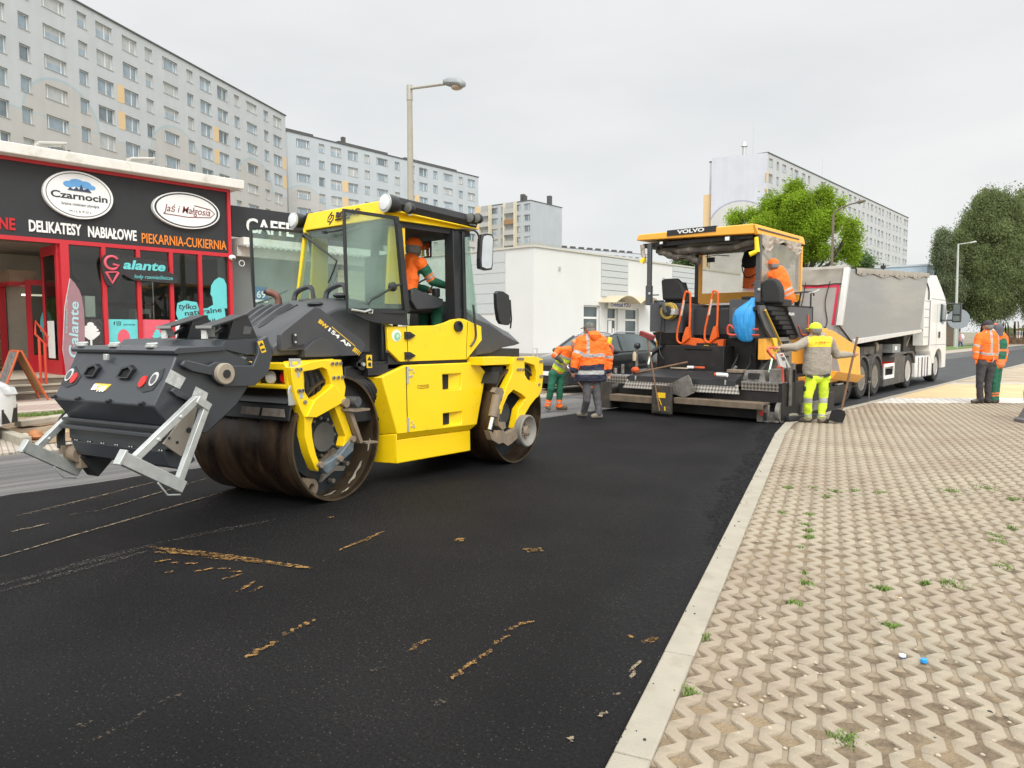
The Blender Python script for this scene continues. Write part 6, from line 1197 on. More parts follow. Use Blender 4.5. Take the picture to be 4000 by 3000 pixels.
b = MB(M('rusty_pipe',(.16,.07,.05),.6,.3,var=.3,vs=12)); b.tube(catmull([(-6.9,4.05,1.85),(-6.9,4.06,1.97),(-6.92,4.03,2.03),(-6.97,3.97,2.055)],6), .036, 12); b.m(BLK); b.sph((-6.975,3.965,2.057),.03); obj('exhaust_pipe', b, roller)
q = [V((HX+.014,*p_)) for p_ in yz('J',HX,[(1250,770),(1290,722),(1750,1105),(1718,1145)])]; b = MB(MATS['label_yellow']); e1 = (q[2]-q[1]); e2 = (q[0]-q[1])
u1 = e1.normalized(); u2 = (q[1]-q[0]).normalized(); L1 = e1.length
text('BW', MATS['label_yellow'], q[0]+V((.0,0,0)), .038, .12, xd=u1, yd=u2, parent=hd, bold=.05, ex=.003); text('154 AP', wt, q[0]+u1*.135, .038, .30, xd=u1, yd=u2, parent=hd, bold=.03, ex=.003)
for i in range(5): w = .018-.003*i; c_ = q[0]+u1*(.475+i*.022); b.quad(c_,c_+u1*w,c_+u1*w+u2*.05,c_+u2*.05)
for i in range(1): c_ = q[0]+u1*.14+u2*.052; b.quad(c_,c_+u1*.33,c_+u1*.33+u2*.008,c_+u2*.008)
obj('label_stripes', b, hd, smooth=False)
# scuttle behind the hood, battery box, hose bundles, articulation
b = MB(BLK); b.bx(-7.3,-6.12,4.5,4.8,1.3,1.95); b.bx(-7.2,-6.3,3.6,4.6,1.25,1.42); b.bx(-6.9,-6.1,4.3,5.0,.7,1.3); b.bx(-7.0,-6.2,5.9,6.4,.5,1.3); b.bx(-6.98,-6.05,4.75,4.8,1.33,1.72); obj('frame_box', b, roller, bevel=.02, split=True)
b = MB(BLK); p_ = atx('J',1900,1375,-6.02); b.cyl((-6.15,p_.y,p_.z),(-6.02,p_.y,p_.z),.06,n=16); b.m(STL); b.cyl((-6.02,p_.y,p_.z),(-5.99,p_.y,p_.z),.02,n=8); obj('pivot_pin', b, roller)
b = MB(MATS['warning_yellow']); q = yz('J',-5.99,[(1960,1240),(2038,1240),(2042,1425),(1968,1430)]); b.ex(q, -6.0, -5.99); w2 = obj('warning_label', b, roller, smooth=False); b = MB(BLK); b.ex(yz('J',-5.99,[(1970,1320),(2035,1320),(2000,1260)]), -5.99, -5.988); b.ex(yz('J',-5.99,[(1985,1350),(2025,1350),(2028,1410),(1985,1405)]), -5.99, -5.988); obj('pictogram', b, w2, smooth=False)
for k in range(5): b = MB(RUB); b.tube(catmull([(-6.2,4.35+.05*k,1.2),(-6.05,4.45+.04*k,1.1),(-6.1,4.6+.03*k,.9),(-6.3,4.7,.7)]), .02, 6); obj('hydraulic_hose', b, roller)
# rear engine hood
b = MB(GRY); rs_ = []
for (y, zt_, zl_, xr_) in ((6.1,1.93,1.36,-6.02),(6.45,1.86,1.38,-6.10),(6.8,1.74,1.44,-6.2),(7.1,1.66,1.46,-6.28),(7.22,1.63,1.48,-6.3)): rs_.append([(xr_,y,zl_),(xr_,y,zt_-.14),(xr_-.2,y,zt_),(-6.8,y,zt_+.02),(-7.2,y,zt_-.05),(-7.25,y,zl_)])
b.loft(rs_); obj('rear_hood', b, roller, bevel=.02)
b = MB(BLK); b.bx(-7.1,-6.2,6.1,7.1,1.25,1.42); obj('rear_frame', b, roller, smooth=False)
# ================================================================== asphalt paver
paver = thing('asphalt_paver', 'amber roofed asphalt paver with open platform, screed behind and hopper in front', 'paver', (-7.0,14.8,0))
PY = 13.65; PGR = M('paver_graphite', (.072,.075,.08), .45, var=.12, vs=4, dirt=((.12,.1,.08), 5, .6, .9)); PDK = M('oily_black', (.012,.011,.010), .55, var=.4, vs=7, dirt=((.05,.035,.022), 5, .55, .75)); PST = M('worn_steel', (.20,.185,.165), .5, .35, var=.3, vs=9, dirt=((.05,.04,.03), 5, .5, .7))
def part(nm, b, par=paver, bev=.008, **k): return obj(nm, b, par, bevel=bev, **k)
b = MB(PDK); b.bx(-8.05,-5.85,13.75,17.0,.55,1.5); b.bx(-8.0,-5.9,14.6,17.0,1.5,2.2); b.bx(-7.6,-6.3,13.3,13.8,.5,1.35); part('chassis', b)
for xx in (-8.25,-5.75):
    b = MB(M('track_rubber',(.03,.028,.026),.85,var=.4,vs=9)); n = 10; L = [(14.0+.36*cos(pi/2+pi*i/n), .36+.36*sin(pi/2+pi*i/n)) for i in range(n+1)]+[(16.6+.36*cos(-pi/2+pi*i/n), .36+.36*sin(-pi/2+pi*i/n)) for i in range(n+1)]; b.ex(L, xx-.17, xx+.17)
    for i in range(14): b.bx(xx-.18,xx+.18,13.95+i*.2,14.03+i*.2,-.005,.02)
    b.m(PST)
    for y in (14.05,14.7,15.3,15.9,16.55): b.cyl((xx-.175,y,.36),(xx+.178,y,.36),.2,n=16)
    part('crawler_track', b)
# tractor right flank: amber panel, grilles
b = MB(AMB); b.bx(-5.64,-5.5,13.35,13.95,1.10,1.5); b.bx(-5.87,-5.6,14.75,15.7,.95,1.5); fl = part('side_panel', b, split=True)
b = MB(M('grille_frame',(.2,.18,.15),.6,.2,var=.2)); b.ex([[(14.0,.45),(14.7,.45),(14.7,1.52),(14.0,1.52)],[(14.12,1.22),(14.55,1.22),(14.55,1.44),(14.12,1.44)],[(14.12,.95),(14.55,.95),(14.55,1.15),(14.12,1.15)],[(14.12,.68),(14.55,.68),(14.55,.88),(14.12,.88)]], -5.87, -5.5); b.m(MATS['grille_frame'])
for z in (1.22,.95,.68):
    for k in range(4): b.tube([(-5.52,14.12+.11*k,z),(-5.52,14.12+.11*k+.11,z+.2)], .008, 4); b.tube([(-5.52,14.12+.11*k+.11,z),(-5.52,14.12+.11*k,z+.2)], .008, 4)
b.m(BLK); b.bx(-5.7,-5.6,14.1,14.6,.66,1.46); part('grille', b)
# left side console, hose reel
b = MB(PGR); b.bx(-8.15,-7.80,13.6,15.2,1.63,2.24); b.bx(-7.80,-7.40,13.62,14.9,1.60,2.22); b.m(PDK); b.hexa([(-7.98,13.7,1.35),(-7.5,13.7,1.35),(-7.5,14.6,1.35),(-7.98,14.6,1.35)],[(-8.1,13.62,1.62),(-7.42,13.62,1.62),(-7.42,14.9,1.62),(-8.1,14.9,1.62)]); lc = part('side_console', b)
b = MB(M('hose_yellow',(.42,.30,.06),.6,var=.2,vs=15)); 
for yy, r in ((13.42,.17),(13.52,.18)): b.ring((-7.63,yy,2.06),(0,1,0),.105,r,.045,28)
b.m(BLK); b.cyl((-7.63,13.38,2.06),(-7.63,13.6,2.06),.1,n=16); b.m(PGR); b.hexa([(-7.75,13.36,2.22),(-7.69,13.36,2.24),(-7.60,13.36,2.03),(-7.66,13.36,2.01)],[(-7.75,13.40,2.22),(-7.69,13.40,2.24),(-7.60,13.40,2.03),(-7.66,13.40,2.01)]); b.cyl((-7.83,13.4,2.2),(-7.78,13.62,2.2),.06,n=12); b.m(STL); b.bx(-7.58,-7.45,13.4,13.6,1.98,2.10); part('hose_reel', b)
b = MB(BLK); b.tube(catmull([(-7.82,13.58,2.2),(-7.84,13.56,1.9),(-7.86,13.55,1.5),(-7.84,13.5,1.2),(-7.7,13.45,1.05)]), .012, 5); part('cable', b)
# platform recess and centre cupboards, right cupboard
b = MB(PGR); b.bx(-7.40,-6.36,14.05,14.15,1.5,2.12); b.bx(-7.22,-7.18,13.62,14.05,1.5,2.12); b.bx(-7.4,-5.85,14.15,16.2,1.45,1.52); b.m(M('cupboard_dark',(.03,.031,.033),.55)); b.bx(-7.20,-6.62,13.72,13.8,1.56,2.12); b.bx(-6.60,-6.38,13.68,13.75,1.58,2.08); part('platform', b)
b = MB(PGR); b.bx(-6.36,-5.84,13.62,15.3,1.5,2.27); b.m(M('cupboard_door',(.095,.1,.1),.45,var=.1)); b.bx(-6.30,-5.95,13.60,13.62,1.62,2.1); b.m(PDK); b.bx(-6.1,-5.9,13.6,13.7,2.27,2.32); part('cupboard', b)
b = MB(WHT); b.bx(-7.35,-6.36,14.8,14.9,2.1,2.25); part('dash_sheet', b)
# canopy and posts
b = MB(AMB); z1 = 3.71
b.hexa([(-8.53,13.62,3.60),(-5.88,13.62,3.52),(-5.80,16.12,3.52),(-8.5,16.12,3.60)],[(-8.5,13.66,3.73),(-5.90,13.60,3.71),(-5.86,16.1,3.69),(-8.45,16.1,3.74)]); b.hexa([(-5.90,13.64,3.50),(-5.81,13.64,3.50),(-5.81,16.14,3.52),(-5.90,16.14,3.52)],[(-5.92,13.60,3.7),(-5.85,13.56,3.7),(-5.85,16.12,3.69),(-5.92,16.1,3.69)]); cn_ = part('canopy', b, bev=.02)
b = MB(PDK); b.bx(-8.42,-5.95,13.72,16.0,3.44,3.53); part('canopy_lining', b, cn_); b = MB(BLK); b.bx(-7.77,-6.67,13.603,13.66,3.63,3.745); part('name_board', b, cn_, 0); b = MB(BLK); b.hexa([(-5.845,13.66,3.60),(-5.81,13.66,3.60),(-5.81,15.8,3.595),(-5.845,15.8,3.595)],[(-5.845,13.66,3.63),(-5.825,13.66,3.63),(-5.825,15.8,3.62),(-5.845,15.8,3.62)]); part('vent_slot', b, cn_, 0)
text('VOLVO', wt, (-7.53,13.60,3.655), .075, .61, xd=(1,0,0.0), parent=cn_, bold=.035, ex=.004)
for (xx, y, zz) in ((-8.22,13.68,0),(-5.82,13.72,0),(-8.28,15.95,1),(-5.9,15.98,1)):
    b = MB(PGR if not zz else BLK); b.bx(xx-.045,xx+.045,y-.04,y+.04,2.2,3.5); 
    if not zz: b.bx(xx-.06,xx+.06,y-.06,y+.05,2.2,2.62); b.m(STL); b.bx(xx+.02,xx+.07,y-.09,y-.05,2.42,2.47)
    part('canopy_post', b)
for xx in (-8.17,-5.83): b = MB(AMB); b.bx(xx-.03,xx+.05,15.86,15.92,2.3,3.46); part('screen_frame', b)
PVC = glass('pvc_sheet', (.93,.92,.88), .8, .42, (.70,.66,.55))
b = MB(PVC); vs = []; nx, nz = 16, 8
for i in range(nx+1):
    for j in range(nz+1): vs.append((-8.12+2.25*i/nx, 15.9+.03*noise.noise(V((i*.6,j*.5,0))), 2.5+.96*j/nz))
b.add(vs, [(i*(nz+1)+j,(i+1)*(nz+1)+j,(i+1)*(nz+1)+j+1,i*(nz+1)+j+1) for i in range(nx) for j in range(nz)]); scr = part('front_screen', b, bev=0)
b = MB(PVC); vs = []
for i in range(nx+1):
    for j in range(nz+1): vs.append((-5.80+.02*noise.noise(V((i*.6,j*.5,5))), 13.8+2.1*i/nx, 2.42+.98*j/nz))
b.add(vs, [(i*(nz+1)+j,(i+1)*(nz+1)+j,(i+1)*(nz+1)+j+1,i*(nz+1)+j+1) for i in range(nx) for j in range(nz)]); part('side_screen', b, bev=0)
b = MB(AMB); b.bx(-8.14,-5.86,15.86,15.91,2.27,2.53); part('front_board', b)
# gathered tarpaulins under the roof, rolled blinds
TRP = M('dirty_pvc', (.42,.37,.31), .35, var=.25, vs=6, dirt=((.2,.12,.07), 4, .5, .65)); 
b = MB(TRP); vs = []; nx, nz = 26, 6
for i in range(nx+1):
    for j in range(nz+1):
        t = i/nx; dr = .17+.16*noise.noise(V((t*5,3,0)))+.08*sin(t*9); vs.append((-5.795+.05*noise.noise(V((t*12,j*.9,0))), 13.75+2.1*t, 3.52-dr*1.25*j/nz*(1-.35*t)))
b.add(vs, [(i*(nz+1)+j,(i+1)*(nz+1)+j,(i+1)*(nz+1)+j+1,i*(nz+1)+j+1) for i in range(nx) for j in range(nz)]); part('rolled_side_sheet', b, bev=0)
TRD = M('brown_tarp', (.10,.085,.07), .6, var=.4, vs=5, dirt=((.3,.26,.2), 5, .55, .7)); b = MB(TRD); pts = []; rs = []
for i in range(16): t = i/15; pts.append((-8.05+2.15*t, 13.9+.1*noise.noise(V((t*5,0,0))), 3.38+.04*noise.noise(V((t*6,4,0)))-.06*sin(pi*t))); rs.append(.085+.03*noise.noise(V((t*9,8,0))))
b.tube(pts, rs, 10); pts = catmull([(-8.15,13.9,3.38),(-7.9,13.85,3.28),(-7.7,13.9,3.2),(-7.5,13.9,3.22),(-7.3,13.9,3.12),(-7.17,13.9,3.08)],5); b.tube(pts, [.07+.045*noise.noise(V((i*.7,2,0))) for i in range(len(pts))], 9); part('gathered_tarp', b, bev=0)
for (p0_, p1_) in (((-5.86,13.66,3.45),(-5.83,13.66,3.16)),((-5.83,13.62,3.17),(-5.95,13.58,3.12)),): b = MB(YEL); b.cyl(p0_,p1_,.04,.05,10); part('blind_roll', b, bev=0)
b = MB(TRP); b.tube([(-8.42,13.7,3.5),(-8.40,13.7,3.3),(-8.36,13.7,3.22)], .05, 8); b.m(YEL); b.cyl((-8.36,13.7,3.22),(-8.42,13.68,3.12),.05,.055,10); part('blind_roll', b, bev=0)
b = MB(BLK); b.box((-6.42,13.62,3.46),(.12,.06,.1)); b.m(LAMP); b.box((-6.42,13.585,3.46),(.09,.015,.075)); part('work_lamp', b, cn_); b = MB(BLK); b.box((-7.92,13.66,3.5),(.1,.06,.07)); b.m(LAMP); b.box((-7.92,13.625,3.5),(.07,.012,.05)); part('work_lamp', b, cn_)
b = MB(BLK); b.box((-7.85,15.8,3.3),(.16,.08,.11)); b.tube([(-8.0,15.8,3.38),(-7.7,15.8,3.40),(-7.4,15.8,3.36)], .012, 5); b.cyl((-7.95,15.8,3.5),(-7.95,15.8,3.15),.012,n=5); b.cyl((-7.05,15.8,3.5),(-7.05,15.8,3.2),.012,n=5); part('screen_wiper', b)
# seats
def seat(x, y, w=.42, nm='seat'):
    b = MB(MATS['black_rubber']); rows = []
    for z, hw_, yy, th in ((2.30,.19,y+.12,.07),(2.45,.21,y+.04,.10),(2.6,.215,y+.0,.11),(2.75,.20,y-.02,.10),(2.83,.14,y-.02,.06)): rows.append([(x-hw_,yy,z),(x-hw_*.7,yy-th*.5,z),(x+hw_*.7,yy-th*.5,z),(x+hw_,yy,z),(x+hw_*.8,yy+th*.7,z),(x-hw_*.8,yy+th*.7,z)])
    b.loft(rows); b.bx(x-.22,x+.22,y+.05,y+.5,2.2,2.33); o = part(nm, b, bev=.03)
def seat2(y, back, cush, nm='seat'):
    b = MB(MATS['black_rubber']); P_ = [aty('M',a,c,y) for a, c in back]; ce = sum(P_, V((0,0,0)))/len(P_); d = V((.25,1,0)).normalized()
    b.loft([[ce+(p-ce)*.9-d*.06 for p in P_],[p-d*.03 for p in P_],[p+d*.06 for p in P_],[ce+(p-ce)*.88+d*.10 for p in P_]]); x0 = min(p.x for p in P_); x1 = max(p.x for p in P_); zb = min(p.z for p in P_); b.bx(x0+.03,x1,y+.05,y+.5,zb-.06,zb+.08); part(nm, b, bev=.02)
seat2(14.1, [(405,722),(440,706),(570,700),(606,735),(640,760),(682,870),(650,950),(420,952)], 0)
b = MB(BLK); seat2(13.75, [(1550,775),(1580,735),(1640,708),(1695,700),(1740,728),(1775,790),(1790,850),(1785,985),(1575,990),(1560,900)], 0)
b = MB(BLK); b.hexa([(-7.76,14.3,2.3),(-7.66,14.3,2.3),(-7.6,14.4,2.3),(-7.7,14.4,2.3)],[(-7.8,14.25,2.70),(-7.72,14.25,2.70),(-7.7,14.35,2.70),(-7.78,14.35,2.70)]); b.tube([(-8.2,13.75,2.42),(-8.05,13.8,2.42)],.015,6); b.bx(-8.12,-7.92,13.7,13.8,2.24,2.3); part('arm_rest', b)
# orange access ladders
for k, dx in enumerate((0,.63)):
    A = lambda px_, py_: aty('M', px_+k*318, py_-k*8, 13.55)
    b = MB(ORG); P_ = [A(655,1455),A(600,1440),A(575,1395),A(580,1290),A(600,1200),A(665,880),A(690,858),A(715,862),A(727,900),A(724,1100),A(716,1270)]; b.tube(catmull(P_,4), .022, 8); b.m(M('worn_rail_white',(.6,.5,.42),.5,var=.2,vs=20)); b.tube([A(622,1130).lerp(A(665,880),.0),A(655,950)], .0225, 8)
    b.m(ORG); o_ = [(A(*q).x,A(*q).z) for q in ((688,1265),(718,1255),(728,1385),(640,1455),(650,1380))]; b.ey(o_, 13.50, 13.60); part('ladder_rail', b, bev=.004)
b = MB(ORG); A = lambda px_, py_: aty('M',px_,py_,13.55); o_ = [(A(*q).x,A(*q).z) for q in ((640,1460),(655,1385),(730,1385),(810,1390),(900,1420),(1110,1400),(1100,1500),(1060,1530),(745,1525),(750,1470))]; hl_ = [(A(*q).x,A(*q).z) for q in ((812,1475),(1050,1475),(1050,1508),(812,1510))]; b.ey([o_,hl_], 13.56, 13.66); b.bx(-7.15,-6.55,13.3,13.7,1.255,1.28); ls = part('ladder_step', b, bev=.006); b = MB(PDK); b.bx(-7.02,-6.56,13.55,13.58,1.29,1.4); b.m(MATS['warning_yellow']); b.bx(-6.85,-6.75,13.545,13.55,1.30,1.36); part('step_sticker', b, ls, 0)
b = MB(M('coral_paint',(.66,.09,.05),.45,var=.1,vs=9)); A = lambda px_, py_: aty('M',px_,py_,13.42); P_ = [A(1520,1355),A(1200,1352),A(1160,1340),A(1155,1270),A(1170,1240),A(1200,1245),A(1230,1282),A(1300,1285),A(1510,1288)]; b.tube(P_, .022, 8); part('guard_rail', b, bev=0)
# right swing-out console
b = MB(PGR); X5 = -5.42
b.ex([(14.15,2.12),(15.55,2.12),(15.55,1.53),(14.85,1.53)], X5-.06, X5); b.bx(-5.9,X5-.06,15.4,15.55,1.53,2.12); o_ = yz('M',X5,[(1528,1012),(1590,1010),(1665,1240),(1745,1390),(1665,1392),(1590,1270),(1530,1110)]); b.ex(o_, X5-.05, X5+.0); sc_ = part('swing_console', b)
text('VOLVO', wt, atx('M',1858,1125,X5+.002), .055, .30, parent=sc_, bold=.03, ex=.003)
b = MB(M('bellows_black',(.012,.012,.013),.6)); 
for i in range(7):
    q0 = atx('M',1600+i*42,1015+i*55,X5-.1); q1 = atx('M',1790+i*24,1020+i*54,X5-.1); b.bx(X5-.35,X5-.05,q0.y,max(q1.y,q0.y+.3),q0.z-.085,q0.z-.01); b.bx(X5-.35,X5-.08,q0.y+.05,max(q1.y,q0.y+.3),q0.z-.1,q0.z-.085)
part('bellows_steps', b, bev=.004)
b = MB(M('yellow_hose',(.55,.36,.05),.5)); b.tube(catmull([atx('M',1592,1065,X5+.03),atx('M',1620,1130,X5+.03),atx('M',1700,1300,X5+.04),atx('M',1740,1390,X5+.04),atx('M',1790,1500,X5+.04)]), .022, 8); part('hose', b, bev=0)
b = MB(MATS['coral_paint']); b.tube([atx('M',1975,1245,X5+.01),atx('M',2000,1330,X5+.01),atx('M',2020,1352,X5+.01),atx('M',2070,1352,X5+.01)], .012, 6); b.tube([atx('M',2085,1120,X5+.01),atx('M',2082,1300,X5+.01)], .012, 6); part('trim_line', b, sc_, 0)
b = MB(BLK); b.tube(catmull([(-5.6,15.0,2.42),(-5.45,15.25,2.45),(-5.4,15.5,2.44),(-5.45,15.7,2.4)]), .018, 6); b.tube([(-5.42,15.45,2.44),(-5.42,15.45,2.12)], .018, 6); b.tube([(-5.5,15.1,2.42),(-5.55,15.1,2.12)], .02, 6); b.m(STL); b.tube(catmull([(-5.42,15.3,2.43),(-5.38,15.55,2.46),(-5.36,15.75,2.52)]), .014, 6); part('side_rail', b, bev=0)
# screed
CHQ = bpy.data.materials.new('chequer_plate'); CHQ.use_nodes = True; t_ = CHQ.node_tree; n_ = t_.nodes; l_ = t_.links; p_ = n_['Principled BSDF']; p_.inputs['Metallic'].default_value = .7; p_.inputs['Roughness'].default_value = .35
c_ = n_.new('ShaderNodeTexCoord'); q_ = n_.new('ShaderNodeMapping'); q_.inputs['Rotation'].default_value = (0,radians(45),0); q_.inputs['Scale'].default_value = (22,0,22); l_.new(c_.outputs['Object'], q_.inputs[0]); k_ = n_.new('ShaderNodeTexChecker'); k_.inputs['Scale'].default_value = 1.0; k_.inputs['Color1'].default_value = (.36,.33,.29,1); k_.inputs['Color2'].default_value = (.13,.115,.10,1); l_.new(q_.outputs[0], k_.inputs['Vector']); l_.new(k_.outputs['Color'], p_.inputs['Base Color'])
u_ = n_.new('ShaderNodeBump'); u_.inputs['Strength'].default_value = .5; u_.inputs['Distance'].default_value = .01; l_.new(k_.outputs['Fac'], u_.inputs['Height']); l_.new(u_.outputs[0], p_.inputs['Normal'])
b = MB(PDK); b.bx(-8.35,-4.93,12.75,13.7,.04,.52); b.bx(-8.75,-8.3,12.9,13.6,.04,.5); b.bx(-8.0,-5.8,13.2,13.8,.5,.8); scd = part('screed', b, bev=.01)
b = MB(CHQ); b.hexa([(-8.12,12.52,.485),(-5.62,12.52,.495),(-5.62,12.54,.495),(-8.12,12.54,.485)],[(-8.06,12.60,.66),(-5.68,12.60,.66),(-5.68,12.62,.66),(-8.06,12.62,.66)]); part('step_plate', b, scd, 0)
for (xa, xb, za, zb) in ((-8.62,-8.08,.57,.72),(-5.64,-4.95,.57,.72)): b = MB(CHQ); b.bx(xa,xb,12.64,12.67,za,zb); b.m(CHR); b.bx(xa,xb+.03,12.64,12.95,zb,zb+.012); part('step_plate', b, scd, 0)
b = MB(M('cover_black',(.02,.02,.022),.45,var=.2,dirt=((.06,.045,.03),3,.55,.75))); b.ext([(12.58,.63),(12.60,.74),(12.66,.76),(12.9,.85),(13.25,.86),(13.25,.6)], lambda a,c,d: (d,a,c), -8.02, -5.73); b.m(STL); 
for xx in (-7.85,-5.92): b.bx(xx-.015,xx+.015,12.572,12.58,.65,.74)
part('screed_cover', b, scd)
b = MB(M('plank_steel',(.17,.13,.09),.65,.25,var=.3,vs=6)); b.bx(-8.32,-7.2,12.34,12.66,.32,.355); b.bx(-8.32,-7.2,12.34,12.36,.22,.32); b.bx(-6.85,-5.1,12.34,12.66,.335,.375); b.bx(-6.85,-5.1,12.34,12.36,.26,.335); part('foot_board', b, scd)
for (xa, xb) in ((-8.32,-7.25),(-6.2,-4.97)): b = MB(PDK); b.bx(xa,xb,12.66,12.7,.36,.56); part('screed_panel', b, scd)
BX2 = M('grimy_box',(.05,.043,.036),.6,var=.3,vs=6,dirt=((.13,.09,.05),5,.52,.75))
b = MB(BX2); b.bx(-7.28,-6.86,12.26,12.33,.05,.6); b.bx(-7.25,-6.88,12.24,12.26,.08,.2); eb = part('end_gate', b, scd); b = MB(MATS['warning_yellow']); b.bx(-7.18,-6.98,12.25,12.26,.36,.46); b.tube([(-7.12,12.252,.36),(-7.06,12.252,.22)], .008, 4); b.tube([(-6.98,12.235,.2),(-6.97,12.235,.12)], .012, 4); part('sticker', b, eb, 0)
b = MB(BX2); b.bx(-8.72,-8.34,12.4,12.46,.06,.61); b.bx(-8.76,-8.34,12.46,12.9,.45,.5); b.m(PDK); b.bx(-8.72,-8.34,12.46,12.9,.06,.44); part('end_gate', b, scd)
b = MB(PST); o_ = xz('L',12.45,[(720,560),(940,455),(965,490),(1010,645),(900,700),(730,640)]); b.ey(o_, 12.42, 12.45); part('folded_plate', b, scd, .005)
b = MB(PST); b.bx(-5.30,-5.08,12.55,12.62,.02,.33); b.bx(-5.12,-4.92,12.6,13.2,.02,.2); b.m(BLK); b.bx(-5.16,-5.10,12.52,12.55,.06,.2); ep = part('end_plate', b, scd); b = MB(M('reflector_red',(.4,.04,.02),.35)); b.cyl((-5.2,12.55,.18),(-5.2,12.54,.18),.05,n=20); part('reflector', b, ep, 0)
b = MB(PDK); b.bx(-4.98,-4.88,12.66,14.6,.06,.72); b.bx(-5.2,-4.9,13.2,15.5,.06,.4); b.m(PST); b.bx(-4.89,-4.84,13.5,14.7,.12,.3); b.bx(-4.87,-4.84,12.9,13.0,.3,1.0); b.bx(-5.06,-4.99,13.45,13.55,.3,1.05); b.cyl((-4.98,12.75,.2),(-4.9,12.75,.2),.2,n=20); b.m(BLK); b.cyl((-4.92,13.25,.25),(-4.92,13.25,.95),.05,n=10); b.m(MATS['orange_paint']); b.tube(catmull([(-4.9,13.7,.72),(-4.88,14.0,.62),(-4.88,14.3,.64),(-4.88,14.6,.75)]), .03, 8); part('side_arm', b, scd)
for (x, z0_, z1_) in ((-7.93,.95,1.2),(-5.35,.88,1.2)): b = MB(M('light_stick',(.7,.95,.75),.3,emit=.4)); b.tube([(x,13.2,z0_),(x+.06,13.2,z1_)], .018, 6); part('marker_rod', b, scd, 0)
b = MB(PDK); b.tube([(-7.7,13.3,.6),(-7.75,14.2,.95)], .09, 8); b.tube([(-5.95,13.3,.6),(-6.0,14.2,.95)], .09, 8); b.tube(catmull([(-8.0,13.4,.75),(-8.15,13.6,1.1),(-7.9,13.8,1.35)]), .06, 8); b.tube(catmull([(-5.65,13.4,.75),(-5.6,13.7,1.15),(-5.8,13.9,1.4)]), .07, 8); part('tow_arm', b, split=True)
for k in range(7): b = MB(RUB); x = -7.6+.27*k; b.tube(catmull([(x,13.8,1.2),(x+.1,13.55,1.0+.05*(k%3)),(x+.05,13.4,.85),(x+.2,13.35,.82)]), .018, 6); part('hydraulic_hose', b, bev=0)
b = MB(PST); b.hexa([(-5.75,12.9,.72),(-5.3,12.9,.72),(-5.3,13.2,.72),(-5.75,13.2,.72)],[(-5.7,12.95,.92),(-5.35,12.95,.92),(-5.35,13.15,.92),(-5.7,13.15,.92)]); b.m(PDK); b.bx(-5.62,-5.42,12.88,13.0,.76,.87); b.m(PST); b.bx(-5.25,-5.0,12.95,13.3,.72,.95); b.cyl((-6.0,13.0,.86),(-5.9,13.0,.98),.03,n=8); b.m(BWN); b.bx(-6.05,-5.75,12.9,13.1,.86,.92); part('crank_gear', b, scd)
# right and left screed operator stands
b = MB(PST); b.tube([(-4.98,13.1,.7),(-4.98,13.05,1.0),(-5.0,12.95,1.15)], .03, 8); b.m(MATS['coral_paint']); A = lambda px_, py_: atx('L',px_,py_,-4.98); b.tube(catmull([A(1905,160),A(1850,160),A(1800,170),A(1800,205),A(1850,265),A(1870,285)],4), .022, 8); b.tube(catmull([A(1900,370),A(1940,370),A(1955,400),A(1965,560)],4), .018, 6); cs_ = part('screed_control', b, scd, 0)
b = MB(WHT); o_ = yz('L',-4.97,[(1885,225),(1960,218),(2040,370),(1985,380),(1930,360)]); b.ex(o_, -5.0, -4.965); b.m(GR2); b.ex(yz('L',-4.97,[(1935,265),(1970,262),(1985,300),(1952,302)]), -4.965, -4.963); b.m(MATS['warning_yellow']); b.ex(yz('L',-4.99,[(1840,62),(1880,55),(1915,190),(1880,205)]), -5.02, -4.98); b.m(MATS['coral_paint']); b.ex(yz('L',-4.97,[(1925,235),(1945,225),(1950,245),(1935,250)]), -4.963, -4.95); part('control_panel', b, cs_, .004)
b = MB(MATS['warning_yellow']); A = lambda px_, py_: aty('X',px_,py_,13.2); b.hexa([A(905,380),A(940,400),A(940,460),A(925,460)],[A(920,270)+V((0,.06,0)),A(980,290)+V((0,.06,0)),A(960,400)+V((0,.06,0)),A(940,460)+V((0,.06,0))]); b.m(MATS['coral_paint']); b.tube(catmull([A(925,410),A(985,410),A(1015,450),A(1005,540),A(985,600)],4), .02, 8); b.m(PST); b.tube([A(960,460),A(970,700),A(975,900)], .03, 6); part('screed_control', b, scd, 0)
b = MB(PST); A = lambda px_, py_: aty('L',px_,py_,13.0); b.tube([A(380,130),A(380,365)], .03, 8); b.tube([A(150,380),A(150,440)], .04, 6); b.tube([A(230,340),A(230,440)], .035, 6); b.m(BLK); b.sph(A(385,140),.07); part('post', b, scd, 0)
# hopper in front with amber wings
b = MB(AMB); o_ = yz('N',-5.1,[(540,140),(672,132),(760,180),(1050,368),(1060,755),(1010,832),(690,782),(560,760)]); b.ex(o_, -5.16, -5.1); b.ex(o_, -8.96, -8.9); b.hexa([(-5.16,15.9,.62),(-5.1,15.9,.62),(-5.1,17.7,.46),(-5.16,17.7,.46)],[(-5.12,15.9,.80),(-4.98,15.9,.80),(-4.98,17.85,.62),(-5.12,17.85,.62)])
b.hexa([(-5.5,15.3,1.63),(-5.16,15.3,1.63),(-5.16,15.75,1.63),(-5.5,15.75,1.63)],[(-5.5,15.25,1.70),(-5.16,15.25,1.70),(-5.16,15.75,1.70),(-5.5,15.75,1.70)]); b.bx(-8.9,-5.16,15.3,17.6,.55,.68); hp = part('hopper', b)
b = MB(M('grey_decal',(.2,.2,.2),.5)); b.ex(yz('N',-5.097,[(675,215),(795,700),(685,690),(683,450)]), -5.0985, -5.097); b.m(MATS['label_yellow']); b.ex(yz('N',-5.097,[(1035,690),(1058,680),(1055,720),(1035,720)]), -5.0985, -5.096); part('decal', b, hp, 0)
